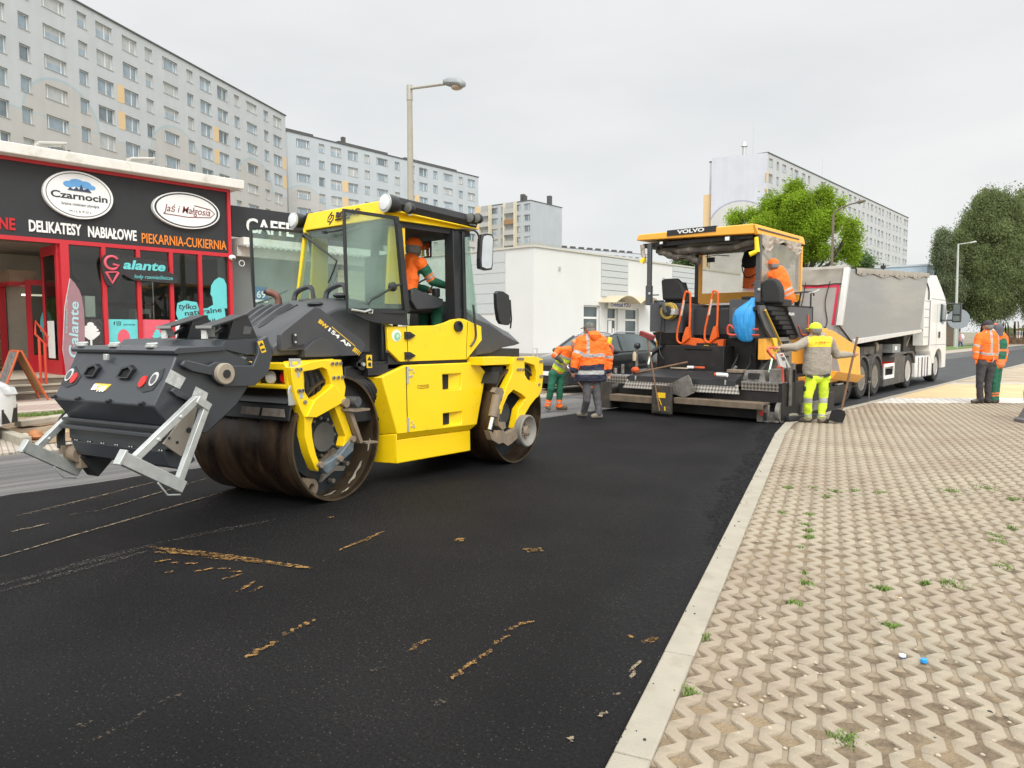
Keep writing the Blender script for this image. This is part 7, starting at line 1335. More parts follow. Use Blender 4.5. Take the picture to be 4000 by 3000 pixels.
b = MB(PDK); b.bx(-8.7,-5.3,16.2,17.0,.25,.6); b.bx(-5.5,-5.2,15.6,17.2,.05,.45); b.cyl((-5.6,17.6,.35),(-5.25,17.6,.35),.12,n=14); b.m(WHT); b.bx(-5.3,-5.22,16.75,17.1,.22,.48); part('push_roller', b)
# small things left on the machine
b = MB(M('blue_polythene',(.03,.32,.72),.35,var=.12,vs=8,spec=.7)); rows = []
PR = [(1455,925,20),(1445,950,28),(1420,985,48),(1385,1030,80),(1365,1070,108),(1355,1120,122),(1352,1180,126),(1352,1240,122),(1356,1300,112),(1362,1350,100),(1370,1395,84),(1380,1425,55),(1385,1432,10)]
for k, (a_, c_, hw_) in enumerate(PR):
    q = aty('M',a_,c_,13.48); r0 = hw_*.00173; row = []
    for i in range(64):
        a = 2*pi*i/64; ps = V((cos(a)*2.2,sin(a)*2.2,q.z*3.2)); r = r0*(1+.16*(.5-2*abs(noise.noise(ps*1.3)))+.08*(.4-2*abs(noise.noise(ps*3.1+V((7,0,0)))))+.05*sin(a*9+k*.3)*(k < 4)); row.append((q.x+r*cos(a), 13.46+r*.62*sin(a), q.z+.012*noise.noise(ps*2)))
    rows.append(row)
b.loft(rows); tag(obj('rubbish_bag', b, loc=(-6.05,13.5,1.44), ang=28), 'bright blue rubbish bag hanging at the back of the paver platform', 'bag')
def loose(nm, lab, cat, mb, l, bev=0, group=None): return tag(obj(nm, mb, loc=l, bevel=bev), lab, cat, group)
t = thing('push_broom', 'long handled broom with a dull red head leaning on the screed gate', 'broom', (-7.25,12.25,.1)); p0_ = aty('L',625,840,12.22); p1_ = aty('L',492,50,12.3); b = MB(M('weathered_wood',(.17,.095,.05),.75,var=.25,vs=9)); b.cyl(p0_,p1_,.017,n=8); obj('handle', b, t); b = MB(M('broom_red',(.26,.05,.05),.85,var=.3,vs=30,bump=.6)); q = p1_; b.hexa([q+V((-.17,-.03,.04)),q+V((.12,-.03,-.06)),q+V((.12,.05,-.06)),q+V((-.17,.05,.04))],[q+V((-.14,-.05,.13)),q+V((.16,-.05,.03)),q+V((.16,.07,.03)),q+V((-.14,.07,.13))]); obj('head', b, t, bevel=.006)
b = MB(MATS['weathered_wood']); b.cyl(aty('L',370,438,12.72)+V((0,0,.01)),aty('L',930,332,13.15)+V((0,0,.03)),.018,n=8); loose('tool_handle','wooden tool handle lying across the black screed cover','handle',b,(-7.3,12.9,.88))
b = MB(M('orange_cloth',(.6,.1,.03),.9,var=.3,vs=9)); c_ = aty('L',365,400,12.75)+V((0,0,.0)); b.sph(c_,(.09,.08,.065),12,8); loose('cloth_bundle','crumpled red-orange rag bundle on the left end of the screed','rag',b,c_-V((0,0,.06)))
b = MB(M('tan_plastic',(.5,.4,.27),.6)); c_ = aty('L',362,275,13.0); b.lathe(c_-V((0,0,.05)),(0,0,1),[(.05,0),(.055,.13),(.04,.17),(.03,.19),(0,.19)],14); loose('plastic_bottle','tan plastic bottle standing upright on the left screed post','bottle',b,c_-V((0,0,.05)))
t = thing('spray_can', 'white spray can with orange cap lying on the screed cover', 'spray can', (-6.1,12.6,.75)); c_ = aty('L',1225,448,12.56); e_ = aty('L',1360,458,12.56); b = MB(WHT); b.cyl(c_.lerp(e_,.15),e_,.036,n=14); obj('can', b, t); b = MB(MATS['orange_paint']); b.cyl(c_,c_.lerp(e_,.15),.034,.034,12); obj('cap', b, t)
b = MB(MATS['orange_cloth']); c_ = aty('L',1060,375,13.15); b.box(c_,(.2,.06,.04)); b.m(WHT); b.box(c_-V((.2,0,0)),(.14,.06,.05)); loose('marker_tool','white and orange hand tool lying at the back of the screed cover','tool',b,c_-V((0,0,.03)),.01)
b = MB(M('pale_wood',(.45,.38,.27),.8)); c_ = aty('L',840,380,13.1); b.box(c_,(.38,.05,.025)); loose('wood_lath','pale wooden lath lying on the black screed cover','lath',b,c_-V((0,0,.02)))
# hung work clothes under the canopy
b = MB(M('black_jacket_cloth',(.01,.01,.011),.9,var=.3)); rows = []
for k, (z, w, x0_) in enumerate(((3.36,.06,-6.52),(3.3,.13,-6.52),(3.15,.17,-6.53),(3.02,.16,-6.53),(2.98,.1,-6.53))): rows.append([(x0_+w*(1+.15*noise.noise(V((i,k,0))))*cos(2*pi*i/14), 14.9+w*.6*sin(2*pi*i/14), z) for i in range(14)])
b.loft(rows); loose('hanging_jacket','black jacket hanging from the canopy beside the seated operator','jacket',b,(-6.5,14.9,2.95))
b = MB(M('vest_orange_dark',(.55,.10,.015),.85,var=.2,vs=10)); rows = []
for k, (z, w) in enumerate(((3.0,.12),(2.85,.14),(2.65,.15),(2.56,.16))): rows.append([(-6.53+w*(1+.2*noise.noise(V((i*.8,k,3))))*cos(2*pi*i/14), 14.95+w*.5*sin(2*pi*i/14), z) for i in range(14)])
b.loft(rows); b.m(MATS['black_jacket_cloth']); b.tube(catmull([(-6.68,14.86,3.05),(-6.6,14.82,2.82),(-6.48,14.82,2.78),(-6.35,14.84,2.85)]), .012, 5); loose('hanging_vest','dark orange vest hanging under the black jacket in the paver cab','vest',b,(-6.5,14.95,2.55))
# loose block and plank at the kerb end by the screed
b = MB(KM); c_ = atz('L',2010,965,.0); b.box(c_+V((0,.05,.09)),(.3,.16,.13),Matrix.Rotation(.5,3,'Z')); loose('concrete_block','loose concrete kerb block lying beside the right screed end','block',b,(c_.x,c_.y,.03),.012)
b = MB(M('dark_plank',(.03,.03,.034),.6)); b.box((-4.72,13.25,.09),(.1,.95,.07),Matrix.Rotation(-.25,3,'Z')); loose('tarred_plank','tarred black plank lying along the kerb behind the concrete block','plank',b,(-4.7,13.2,.03),.006)
t = thing('level_stake', 'thin steel level stake with a string on the kerb beside the truck wheels', 'stake', (-4.86,17.9,.03)); p0_ = atz('N',1168,1090,.03); b = MB(PST); b.cyl(p0_,p0_+V((0,0,.48)),.014,n=6); b.box(p0_+V((0,0,.46)),(.05,.05,.04)); obj('stake', b, t); b = MB(BLK); b.cyl(p0_+V((0,0,.44)),p0_+V((0,-1.6,.42)),.004,n=4); obj('string', b, t)
# ================================================================== wheels, truck, cars
TYR = M('tyre_rubber', (.028,.027,.026), .85, var=.25, vs=9, dirt=((.12,.105,.085), 4, .55, .8))
def wheel(name, par, c, r, w, side, rim, truck=False):
    c = V(c); ax = V((side,0,0)); b = MB(TYR); b.lathe(c-ax*(w/2),ax,[(r*.6,0),(r*.9,0),(r*.985,w*.1),(r,w*.25),(r,w*.75),(r*.985,w*.9),(r*.9,w),(r*.62,w*.98),(r*.6,w*.9)],36); o = obj(name, b, par)
    b = MB(rim); q = c+ax*(w/2)
    if truck:
        b.lathe(q-ax*.14,ax,[(r*.0,.06),(r*.2,.06),(r*.24,.02),(r*.5,.0),(r*.54,.10),(r*.6,.13),(r*.62,.12)],30); b.m(BLT)
        for i in range(10): t = 2*pi*i/10; b.cyl(q+V((-.14*side,r*.36*sin(t),r*.36*cos(t))),q+V((-.10*side,r*.36*sin(t),r*.36*cos(t))),.03,n=6)
        b.m(BLK)
        for i in range(8): t = 2*pi*(i+.5)/8; b.cyl(q+V((-.126*side,r*.42*sin(t),r*.42*cos(t))),q+V((-.118*side,r*.42*sin(t),r*.42*cos(t))),.052,n=10)
    else:
        b.m(BLK); b.cyl(q-ax*.06,q-ax*.05,r*.62,n=28); b.m(rim); b.ring(q-ax*.04,ax,r*.56,r*.64,.035,28)
        for i in range(5):
            t = 2*pi*i/5; d = V((0,sin(t),cos(t))); e = V((0,cos(t),-sin(t)))*r*.08; b.hexa([q-ax*.04+e,q-ax*.04-e,q-ax*.04+d*r*.6-e*.8,q-ax*.04+d*r*.6+e*.8],[q-ax*.01+e,q-ax*.01-e,q-ax*.01+d*r*.6-e*.8,q-ax*.01+d*r*.6+e*.8])
        b.cyl(q-ax*.05,q,r*.14,n=14)
    obj('rim', b, o); return o
truck = thing('tipper_truck', 'white tractor truck with grey half-raised tipping trailer backed up to the paver', 'truck', (-6.55,22,0))
TX = -5.3; TL = -7.8; ALU = M('trailer_grey', (.27,.272,.262), .38, .25, var=.06, vs=.8, dirt=((.36,.345,.31), .55, .50, .64), stretch=(1,.2,1.6)); DST = M('dusty_grey', (.33,.31,.285), .75, var=.12, vs=2)
so_ = [(17.38,3.06),(25.1,3.38),(24.3,1.64),(17.95,1.38),(16.95,1.78)]
b = MB(ALU); b.ex(so_, TX-.06, TX); b.ex(so_, TL, TL+.06); b.hexa([(TL+.06,24.3,1.64),(TX-.06,24.3,1.64),(TX-.06,24.38,1.64),(TL+.06,24.38,1.64)],[(TL+.06,25.05,3.36),(TX-.06,25.05,3.36),(TX-.06,25.13,3.36),(TL+.06,25.13,3.36)]); b.hexa([(TL+.06,17.95,1.36),(TX-.06,17.95,1.36),(TX-.06,24.3,1.62),(TL+.06,24.3,1.62)],[(TL+.06,17.9,1.44),(TX-.06,17.9,1.44),(TX-.06,24.3,1.7),(TL+.06,24.3,1.7)]); bd = obj('trailer_body', b, truck, bevel=.01)
b = MB(M('edge_rail',(.62,.61,.58),.4,.2)); b.hexa([(TX-.02,17.9,1.33),(TX+.05,17.9,1.33),(TX+.05,24.35,1.60),(TX-.02,24.35,1.60)],[(TX-.02,17.9,1.45),(TX+.05,17.9,1.45),(TX+.05,24.35,1.69),(TX-.02,24.35,1.69)]); b.hexa([(TX-.08,16.93,1.77),(TX+.035,16.93,1.77),(TX+.035,17.07,1.77),(TX-.08,17.07,1.77)],[(TX-.08,17.36,3.08),(TX+.035,17.36,3.08),(TX+.035,17.5,3.08),(TX-.08,17.5,3.08)]); b.hexa([(TL-.03,16.93,1.77),(TL+.08,16.93,1.77),(TL+.08,17.07,1.77),(TL-.03,17.07,1.77)],[(TL-.03,17.36,3.08),(TL+.08,17.36,3.08),(TL+.08,17.5,3.08),(TL-.03,17.5,3.08)]); obj('corner_rail', b, bd, bevel=.008)
b = MB(DST); b.hexa([(TL+.08,16.95,1.5),(TX-.08,16.95,1.5),(TX-.08,17.0,1.5),(TL+.08,17.0,1.5)],[(TL+.08,17.36,2.8),(TX-.08,17.36,2.8),(TX-.08,17.42,2.8),(TL+.08,17.42,2.8)]); tg = obj('tailgate', b, bd, bevel=.006)
RT = M('red_tape',(.62,.02,.06),.4); fy2 = lambda z: 16.945+(z-1.5)*.318-.003; b = MB(RT)
b.quad((TX-.95,fy2(2.64),2.64),(TX-.14,fy2(2.64),2.64),(TX-.14,fy2(2.70),2.70),(TX-.95,fy2(2.70),2.70)); b.quad((TX-.20,fy2(1.78),1.78),(TX-.14,fy2(1.78),1.78),(TX-.14,fy2(2.64),2.64),(TX-.20,fy2(2.64),2.64)); b.quad((TL+.14,fy2(2.64),2.64),(TL+.95,fy2(2.64),2.64),(TL+.95,fy2(2.70),2.70),(TL+.14,fy2(2.70),2.70)); obj('reflective_tape', b, tg, smooth=False)
b = MB(BLK); b.tube(catmull([(TX-.35,fy2(2.75)-.03,2.78),(TX-.4,fy2(2.3)-.03,2.3),(TX-.3,fy2(1.9)-.03,1.85),(TX-.38,fy2(1.7)-.03,1.65)]), .01, 5); b.tube(catmull([(TX-.9,fy2(2.75)-.03,2.78),(TX-.92,fy2(2.3)-.03,2.3),(TX-1.0,fy2(1.9)-.03,1.85)]), .01, 5); obj('rope', b, tg)
TCL = M('grey_tarp', (.29,.265,.225), .8, var=.15, vs=5, bump=.3, bs=12); b = MB(TCL); vs = []; nx, nz = 20, 6
for i in range(nx+1):
    for j in range(nz+1): t = i/nx; z = 3.14-.42*j/nz+.02*noise.noise(V((t*6,j,0))); vs.append((TL+2.5*t, fy2(2.75)-.04+.05*(j < 1)-.03*noise.noise(V((t*7,j*.6,0)))+(z-2.75)*.32, z))
b.add(vs, [(i*(nz+1)+j,(i+1)*(nz+1)+j,(i+1)*(nz+1)+j+1,i*(nz+1)+j+1) for i in range(nx) for j in range(nz)])
vs = []; nx = 44
for i in range(nx+1):
    t = i/nx; y = 17.95+7.15*t; zt_ = 3.09+.041*(y-17.4); sag = .13+.035*sin(t*26)+.05*sin(pi*t)
    for j, (dx, dz) in enumerate(((-1.2,.05),(-.3,.03),(0.02,.0),(.035,-.5),(.03,-1.0))): vs.append((TX+dx, y, zt_+(dz if j < 3 else dz*sag+.0)+.01*noise.noise(V((t*20,j,0)))))
b.add(vs, [(i*5+j,(i+1)*5+j,(i+1)*5+j+1,i*5+j+1) for i in range(nx) for j in range(4)]); obj('tarpaulin', b, bd, weld=False)
b = MB(BLK); 
for y in (20.6,): b.tube([(TX-.1,y,3.2),(TX-.1,y,3.4)], .02, 6); b.box((TX-.1,y,3.3),(.1,.12,.08))
for i in range(14): y = 18.3+i*.48; b.cyl((TX+.036,y,3.02+.041*(y-17.9)-.05),(TX+.045,y,3.02+.041*(y-17.9)-.05),.018,n=8)
obj('tarp_eyelets', b, bd)
CHS = M('chassis_dark', (.035,.033,.031), .7, var=.3, vs=6, dirt=((.13,.11,.085), 3, .5, .72)); FEN = M('fender_grey', (.075,.072,.068), .7, var=.15, dirt=((.14,.12,.1), 4, .5, .7))
b = MB(CHS); b.bx(-7.1,-6.0,17.6,24.0,.95,1.2); b.bx(-7.5,-5.55,17.5,20.3,.75,1.0); b.bx(-6.1,-5.4,18.9,20.1,1.05,1.25); b.hexa([(-6.9,20.5,1.2),(-6.2,20.5,1.2),(-6.2,21.2,1.2),(-6.9,21.2,1.2)],[(-6.9,23.2,1.6),(-6.2,23.2,1.6),(-6.2,23.6,1.6),(-6.9,23.6,1.6)]); b.bx(-6.0,-5.4,20.2,20.8,.75,1.3); b.bx(-7.0,-6.1,20.6,28,.6,.95); b.bx(-7.4,-5.7,24.2,26.2,.4,1.5); ch_ = obj('chassis', b, truck, bevel=.01)
b = MB(M('hose_bundle',(.2,.18,.13),.7)); b.sph((-5.45,20.35,1.22),(.08,.14,.15)); b.tube(catmull([(-5.4,24.4,1.6),(-5.35,24.8,1.68),(-5.35,25.1,1.5),(-5.4,25.2,1.2)]), .025, 6); b.tube([(-5.4,23.6,1.5),(-5.42,23.3,1.2)], .02, 5); obj('air_hose', b, truck)
b = MB(M('box_grey',(.2,.21,.21),.5)); b.bx(-5.75,-5.33,21.5,22.3,1.05,1.28); b.m(WHT); b.bx(-5.331,-5.328,21.75,21.95,1.12,1.22); obj('control_box', b, truck, bevel=.01)
for y in (17.6,18.78,19.9): 
    wheel('wheel', truck, (-5.47,y,.49), .49, .32, 1, M('rim_dusty',(.19,.175,.15),.6,.3,var=.4,vs=14), True); wheel('wheel', truck, (-7.6,y,.49), .49, .32, -1, MATS['rim_dusty'], True)
    b = MB(FEN); n = 14; arc = [(y+.56*cos(pi*i/n), .5+.56*sin(pi*i/n)) for i in range(n+1)]+[(y+.51*cos(pi*(n-i)/n), .5+.51*sin(pi*(n-i)/n)) for i in range(n+1)]; b.ex(arc, -5.75, -5.28); b.ex(arc, -7.85, -7.4); obj('fender', b, truck, split=True)
wheel('wheel', truck, (-5.48,23.2,.5), .5, .32, 1, M('rim_silver',(.5,.49,.46),.4,.5,var=.15,vs=12), True); wheel('wheel', truck, (-7.6,23.2,.5), .5, .32, -1, MATS['rim_silver'], True); wheel('wheel', truck, (-5.5,26.85,.5), .5, .3, 1, MATS['rim_silver'], True); wheel('wheel', truck, (-7.6,26.85,.5), .5, .3, -1, MATS['rim_silver'], True)
b = MB(FEN); b.ex([(21.6,.45),(21.6,.95),(21.75,1.05),(23.6,1.05),(23.85,.95),(23.9,.7),(23.74,.7),(23.68,.85),(23.5,1.0),(22.9,1.0),(22.7,.85),(22.63,.62),(22.66,.2),(20.6,.18),(20.6,.42)], -5.8, -5.29); fd_ = obj('fender', b, truck, bevel=.015)
b = MB(REDL); b.bx(-5.75,-5.3,21.56,21.6,.62,.8); b.m(WHT); b.bx(-5.5,-5.3,21.555,21.56,.62,.68); obj('tail_light', b, fd_)
b = MB(WHT); y0_, y1_ = 20.6, 21.56
b.bx(-5.31,-5.28,y0_,y1_,.70,.78); b.bx(-5.31,-5.28,y0_,y1_,.38,.47); b.bx(-5.31,-5.28,y0_,y0_+.06,.47,.70); b.bx(-5.31,-5.28,y1_-.06,y1_,.47,.70); obj('side_guard', b, truck)
TKM = M('tank_white',(.66,.66,.63),.4,var=.04,dirt=((.45,.42,.36),3,.6,.85))
for (ya, yb) in ((24.0,24.7),(24.74,25.4),(25.44,26.05)): b = MB(TKM); b.ex([(ya,.25),(yb,.22),(yb,.82),(yb-.03,.86),(ya+.03,.88),(ya,.84)], -5.95, -5.3); obj('side_tank', b, truck, bevel=.04)
b = MB(MATS['purple_seam'] if 'purple_seam' in MATS else M('tank_strap',(.18,.16,.2),.5)); 
for y in (24.25,24.72,25.05,25.42): b.bx(-5.3,-5.285,y,y+.05,.24,.86)
obj('tank_strap', b, truck)
TW = M('cab_white',(.70,.70,.68),.28,var=.02,coat=.3)
b = MB(TW); xr_, xl_ = -5.29, -7.79
co = [(25.62,1.0),(25.58,2.66),(25.75,3.37),(26.15,3.40),(26.85,3.08),(27.55,2.72),(27.75,2.55),(27.85,1.95),(27.95,1.25),(27.97,.95),(27.97,.42),(27.45,.42),(27.42,.75),(27.25,.98),(26.95,1.07),(26.6,1.02),(26.35,.85),(26.25,.6),(25.95,.62),(25.7,1.0)]
b.ex(co, xl_, xr_); cab_ = obj('truck_cab', b, truck, bevel=.05)
b = MB(TW); b.ex([(24.85,1.2),(24.8,2.6),(25.0,3.15),(25.5,3.35),(25.6,3.3),(25.55,1.2)], -5.6, -5.32); b.ex([(24.85,1.2),(24.8,2.6),(25.0,3.15),(25.5,3.35),(25.6,3.3),(25.55,1.2)], -7.76, -7.5); b.m(M('panel_line',(.25,.25,.26),.6))
for z in (1.45,1.75,2.05,2.3,2.55): b.bx(-5.319,-5.316,24.88,25.5,z,z+.02)
b.bx(-5.6,-5.3,25.52,25.6,1.2,2.6); b.m(BLK); b.tube(catmull([(-5.3,24.95,3.1),(-5.3,25.25,2.9),(-5.3,25.3,2.6)]), .02, 6); obj('side_deflector', b, cab_, bevel=.01, split=True)
b = MB(MATS['panel_line']); b.bx(xr_,xr_+.003,25.6,27.6,2.64,2.66); b.bx(xr_,xr_+.003,26.45,26.47,1.1,2.5); b.bx(xr_,xr_+.003,25.7,27.9,1.19,1.21); obj('panel_gap', b, cab_, smooth=False)
b = MB(SG); b.ex([(26.85,1.95),(26.9,2.52),(27.45,2.50),(27.62,1.98),(27.3,1.85)], xr_+.002, xr_+.006); b.m(BLK); b.bx(xr_,xr_+.03,26.75,26.87,1.42,1.62); b.bx(xr_+.001,xr_+.004,27.62,27.7,1.95,2.5); obj('side_window', b, cab_, smooth=False)
b = MB(SG); b.hexa([(xl_+.1,27.6,1.9),(xr_-.1,27.6,1.9),(xr_-.1,27.875,1.9),(xl_+.1,27.875,1.9)],[(xl_+.1,27.4,2.55),(xr_-.1,27.4,2.55),(xr_-.1,27.77,2.55),(xl_+.1,27.77,2.55)]); obj('windscreen', b, cab_, bevel=.02)
b = MB(BLK); b.tube([(-5.3,27.75,2.55),(-5.1,27.9,2.55),(-5.02,27.95,2.5)], .03, 6); b.tube([(-5.3,27.8,2.0),(-5.1,27.92,2.0)], .03, 6); b.bx(-5.13,-4.88,27.85,28.0,1.93,2.56); mr = obj('mirror', b, cab_, bevel=.04); b = MB(SG); b.bx(-5.10,-4.91,27.843,27.85,2.2,2.52); b.bx(-5.10,-4.91,27.843,27.85,1.97,2.15); obj('mirror_glass', b, mr, smooth=False)
b = MB(REDL); b.cyl((-5.6,26.6,3.2),(-5.6,26.6,3.34),.1,n=12); b.m(WHT); b.tube([(-5.8,26.4,3.25),(-5.8,26.9,3.3)], .06, 8); b.sph((-5.75,26.35,3.3),.1); obj('roof_beacon', b, cab_)
# ---- cars
def car(name, label, loc, rot, L, Wd_, H, paint, group=None, rails=False, clear=.2, glassm=None):
    r = thing(name, label, 'car', loc, group); w = Wd_/2; T0 = Matrix.Translation(V(loc)) @ rz(rot); T0 = Matrix.Translation(V(loc)) @ rz(rot)
    G = glassm or SG; rw = .34; yf = -L/2+.96; yr_ = L/2-.82            # nose towards local -y
    # body lower half lofted along the length: (y, sill, bonnet/belt height, half width, top half width)
    st = [(-L/2,.40,.62,w*.42,w*.38),(-L/2+.05,.30,.74,w*.62,w*.56),(-L/2+.16,.24,.84,w*.80,w*.70),(-L/2+.38,.2,.92,w*.94,w*.83),(-L/2+.9,.2,1.0,w,w*.88),(-L/2+1.35,.2,1.06,w,w*.92),(0,.2,1.06,w,w*.95),(L/2-.9,.2,1.10,w,w*.94),(L/2-.3,.24,1.10,w*.95,w*.88),(L/2-.05,.35,1.02,w*.84,w*.80),(L/2,.5,.95,w*.78,w*.74)]
    b = MB(paint); b.T = T0; rings = []
    for (y, s, t, hw_, tw_) in st: rings.append([(-hw_*.96,y,s),(hw_*.96,y,s),(hw_,y,s+.2),(hw_,y,(s+t)*.55),(hw_*.99,y,t*.9),(tw_,y,t-.02),(tw_*.6,y,t+.015),(0,y,t+.03),(-tw_*.6,y,t+.015),(-tw_,y,t-.02),(-hw_*.99,y,t*.9),(-hw_,y,(s+t)*.55),(-hw_,y,s+.2)])
    b.loft(rings); body = obj('body', b, r, ang=40)
    gs = [(-L/2+1.25,1.05,1.06,.90,.88),(-L/2+1.95,1.05,H-.07,.90,.66),(-L/2+2.4,1.05,H,.9,.68),(L/2-1.3,1.08,H,.9,.68),(L/2-.55,1.08,H-.09,.88,.64),(L/2-.12,1.08,1.12,.84,.80)]
    b = MB(G); b.T = T0; rings = []
    for (y, z0_, z1_, k0, k1) in gs: rings.append([(-w*k0,y,z0_),(-w*k1,y,z1_),(w*k1,y,z1_),(w*k0,y,z0_)])
    b.loft(rings); obj('windows', b, body, ang=20)
    b = MB(paint); b.T = T0; e = .012       # roof skin, pillars
    rr = [(y, z1_, w*k1) for (y, z0_, z1_, k0, k1) in gs[1:5]]
    b.loft([[(-hw_-e,y,z-.05),(-hw_+.06,y,z+e),(hw_-.06,y,z+e),(hw_+e,y,z-.05)] for (y, z, hw_) in rr]); 
    for s in (-1,1):
        def pil(i, j, wd): 
            a = gs[i]; c = gs[j]; p0_ = V((s*(w*a[3]+e) if i == 0 else s*(w*a[4]+e),a[0],a[1] if i == 0 else a[2])); p1_ = V((s*(w*c[4]+e),c[0],c[2])); b.tube([p0_,p1_], wd, 5)
        b.tube([(s*(w*.89),gs[0][0],1.07),(s*(w*.66+.01),gs[1][0],H-.07)], .04, 6); b.tube([(s*(w*.82),gs[5][0]-.02,1.12),(s*(w*.64+.01),gs[4][0],H-.09)], .06, 6)
    obj('roof', b, body)
    b = MB(BLK); b.T = T0
    for s in (-1,1):
        for yy in (-.02,.95): b.hexa([(s*w*.905,yy,1.06),(s*w*.905,yy+.07,1.06),(s*w*.85,yy+.07,1.06),(s*w*.85,yy,1.06)],[(s*(w*.69),yy,H-.04),(s*(w*.69),yy+.07,H-.04),(s*w*.6,yy+.07,H-.04),(s*w*.6,yy,H-.04)])
        b.bx(s*w*.93-.02,s*w*.93+.02,-L/2+1.3,L/2-.5,1.035,1.065)
    for s in (-1,1):
        for yy in (yf,yr_):
            n = 12; b.ex([(yy+(rw+.05)*cos(pi*i/n), .34+(rw+.05)*sin(pi*i/n)) for i in range(n+1)]+[(yy-(rw+.05),.2),(yy+(rw+.05),.2)], s*w-.05*s if s > 0 else s*w+.05, s*(w+.006))
        b.bx(s*w-.03,s*w+.008,yf+.42,yr_-.42,.2,.33)
    b.loft([[(-w*.9,-L/2+.3,z),(-w*.66,-L/2+.05,z),(-w*.4,-L/2-.012,z),(w*.4,-L/2-.012,z),(w*.66,-L/2+.05,z),(w*.9,-L/2+.3,z)] for z in (.24,.46)]); b.bx(-w*.38,w*.38,-L/2-.008,-L/2+.1,.55,.72); obj('trim', b, body, smooth=False)
    b = MB(CHR); b.T = T0
    for s in (-1,1): b.bx(s*w*.955-.006,s*w*.955+.006,-L/2+1.5,L/2-.8,1.065,1.085)
    if rails:
        for s in (-1,1): b.tube(catmull([(s*w*.62,-L/2+2.1,H-.03),(s*w*.62,-L/2+2.35,H+.045),(s*w*.62,0.6,H+.055),(s*w*.62,L/2-1.0,H+.03),(s*w*.62,L/2-.75,H-.04)],4), .022, 6)
    b.bx(-w*.4,w*.4,-L/2-.016,-L/2+.05,.46,.50); obj('bright_trim', b, body)
    for s in (-1,1):
        b = MB(LAMP); b.T = T0; b.hexa([(s*w*.55,-L/2+.0,.66),(s*w*.86,-L/2+.16,.68),(s*w*.86,-L/2+.3,.68),(s*w*.55,-L/2+.15,.66)],[(s*w*.55,-L/2+.04,.78),(s*w*.93,-L/2+.32,.84),(s*w*.9,-L/2+.42,.84),(s*w*.55,-L/2+.2,.80)]); obj('headlight', b, body, bevel=.01)
        b = MB(REDL); b.T = T0; b.bx(s*w*.80-.1,s*w*.80+.1,L/2-.1,L/2+.01,.82,.98); obj('tail_light', b, body)
        b = MB(BLK); b.T = T0; b.sph((s*(w+.12),-L/2+1.62,1.08),(.11,.06,.075)); b.box((s*(w+.02),-L/2+1.62,1.05),(.14,.04,.03)); obj('mirror', b, body)
    b = MB(WHT); b.T = T0; b.bx(-.26,.26,-L/2-.03,-L/2-.01,.46,.57); obj('number_plate', b, body, smooth=False)
    RMA = M('alloy_rim',(.42,.42,.42),.35,.6)
    for s in (-1,1):
        for yy in (yf,yr_):
            q = MB(TYR); q.T = T0; q.lathe((s*(w-.11)-s*.1,yy,rw),(s,0,0),[(rw*.6,0),(rw*.92,0),(rw,.04),(rw,.17),(rw*.92,.21),(rw*.66,.205),(rw*.64,.19)],28); wo = obj('wheel', q, r)
            q = MB(BLK); q.T = T0; q.cyl((s*(w-.06),yy,rw),(s*(w-.05),yy,rw),rw*.64,n=24); q.m(RMA); q.ring((s*(w-.045),yy,rw),(s,0,0),rw*.56,rw*.64,.04,24)
            for i in range(5):
                t = 2*pi*i/5; d = V((0,sin(t),cos(t))); e_ = V((0,cos(t),-sin(t)))*rw*.09; c0_ = V((s*(w-.05),yy,rw)); x_ = V((s*.04,0,0)); q.hexa([c0_+e_,c0_-e_,c0_+d*rw*.6-e_,c0_+d*rw*.6+e_],[c0_+x_+e_,c0_+x_-e_,c0_+x_+d*rw*.6-e_,c0_+x_+d*rw*.6+e_])
            obj('rim', q, wo)
    return r
car('parked_car', 'dark grey SUV with silver roof rails parked behind the paver screed', (-12.1,17.35,0), 0, 4.6, 1.85, 1.56, M('paint_dark_grey',(.028,.03,.034),.22,.4,var=.05,coat=.8), rails=True)
car('parked_car', 'white car with its nose at the verge kerb before the sandwich board', (-13.74,1.06,0), pi, 4.4, 1.82, 1.62, M('paint_white',(.78,.79,.78),.25,var=.02,coat=.6))
car('parked_car', 'red car parked far off under the big dark trees', (-15.6,112,.02), .25, 4.3, 1.8, 1.5, M('paint_red',(.45,.02,.05),.3,coat=.5))
car('parked_car', 'beige car parked far off beside the red car under the dark trees', (-13.2,114,.02), .25, 4.3, 1.8, 1.6, M('paint_beige',(.5,.42,.36),.3,coat=.5))
# ================================================================== people
SKIN = M('skin', (.46,.25,.17), .6, var=.08, vs=20); SKIN2 = M('skin_tan', (.36,.18,.12), .6, var=.08, vs=20)
HAIRG = M('grey_hair', (.2,.19,.17), .8, var=.3, vs=60); BOOT = M('boot_leather', (.055,.045,.036), .8, var=.3, vs=15, dirt=((.2,.16,.12), 9, .5, .7))
HVO = M('hi_vis_orange', (.95,.16,.012), .75, var=.08, vs=12); HVY = M('hi_vis_yellow', (.62,.82,.03), .75, var=.1, vs=9); REF = M('reflective_band', (.36,.36,.35), .5, var=.1, vs=20); NAV = M('navy_cloth', (.025,.026,.05), .85, var=.2)
GRN = M('work_green', (.015,.115,.065), .85, var=.2, vs=6, dirt=((.09,.08,.06), 5, .58, .8)); GTR = M('grey_trousers', (.085,.08,.085), .85, var=.2, vs=6, dirt=((.13,.115,.1), 4, .55, .8)); DTR = M('charcoal_trousers', (.05,.045,.047), .85, var=.2, vs=6); TPE = M('taupe_fleece', (.30,.265,.215), .95, var=.1, vs=8); DHY = M('jacket_yellow', (.86,.60,.035), .85, var=.06); ORT = M('orange_trim', (.75,.2,.06), .8, var=.15)
FACE = M('eye_dark', (.02,.015,.012), .4)
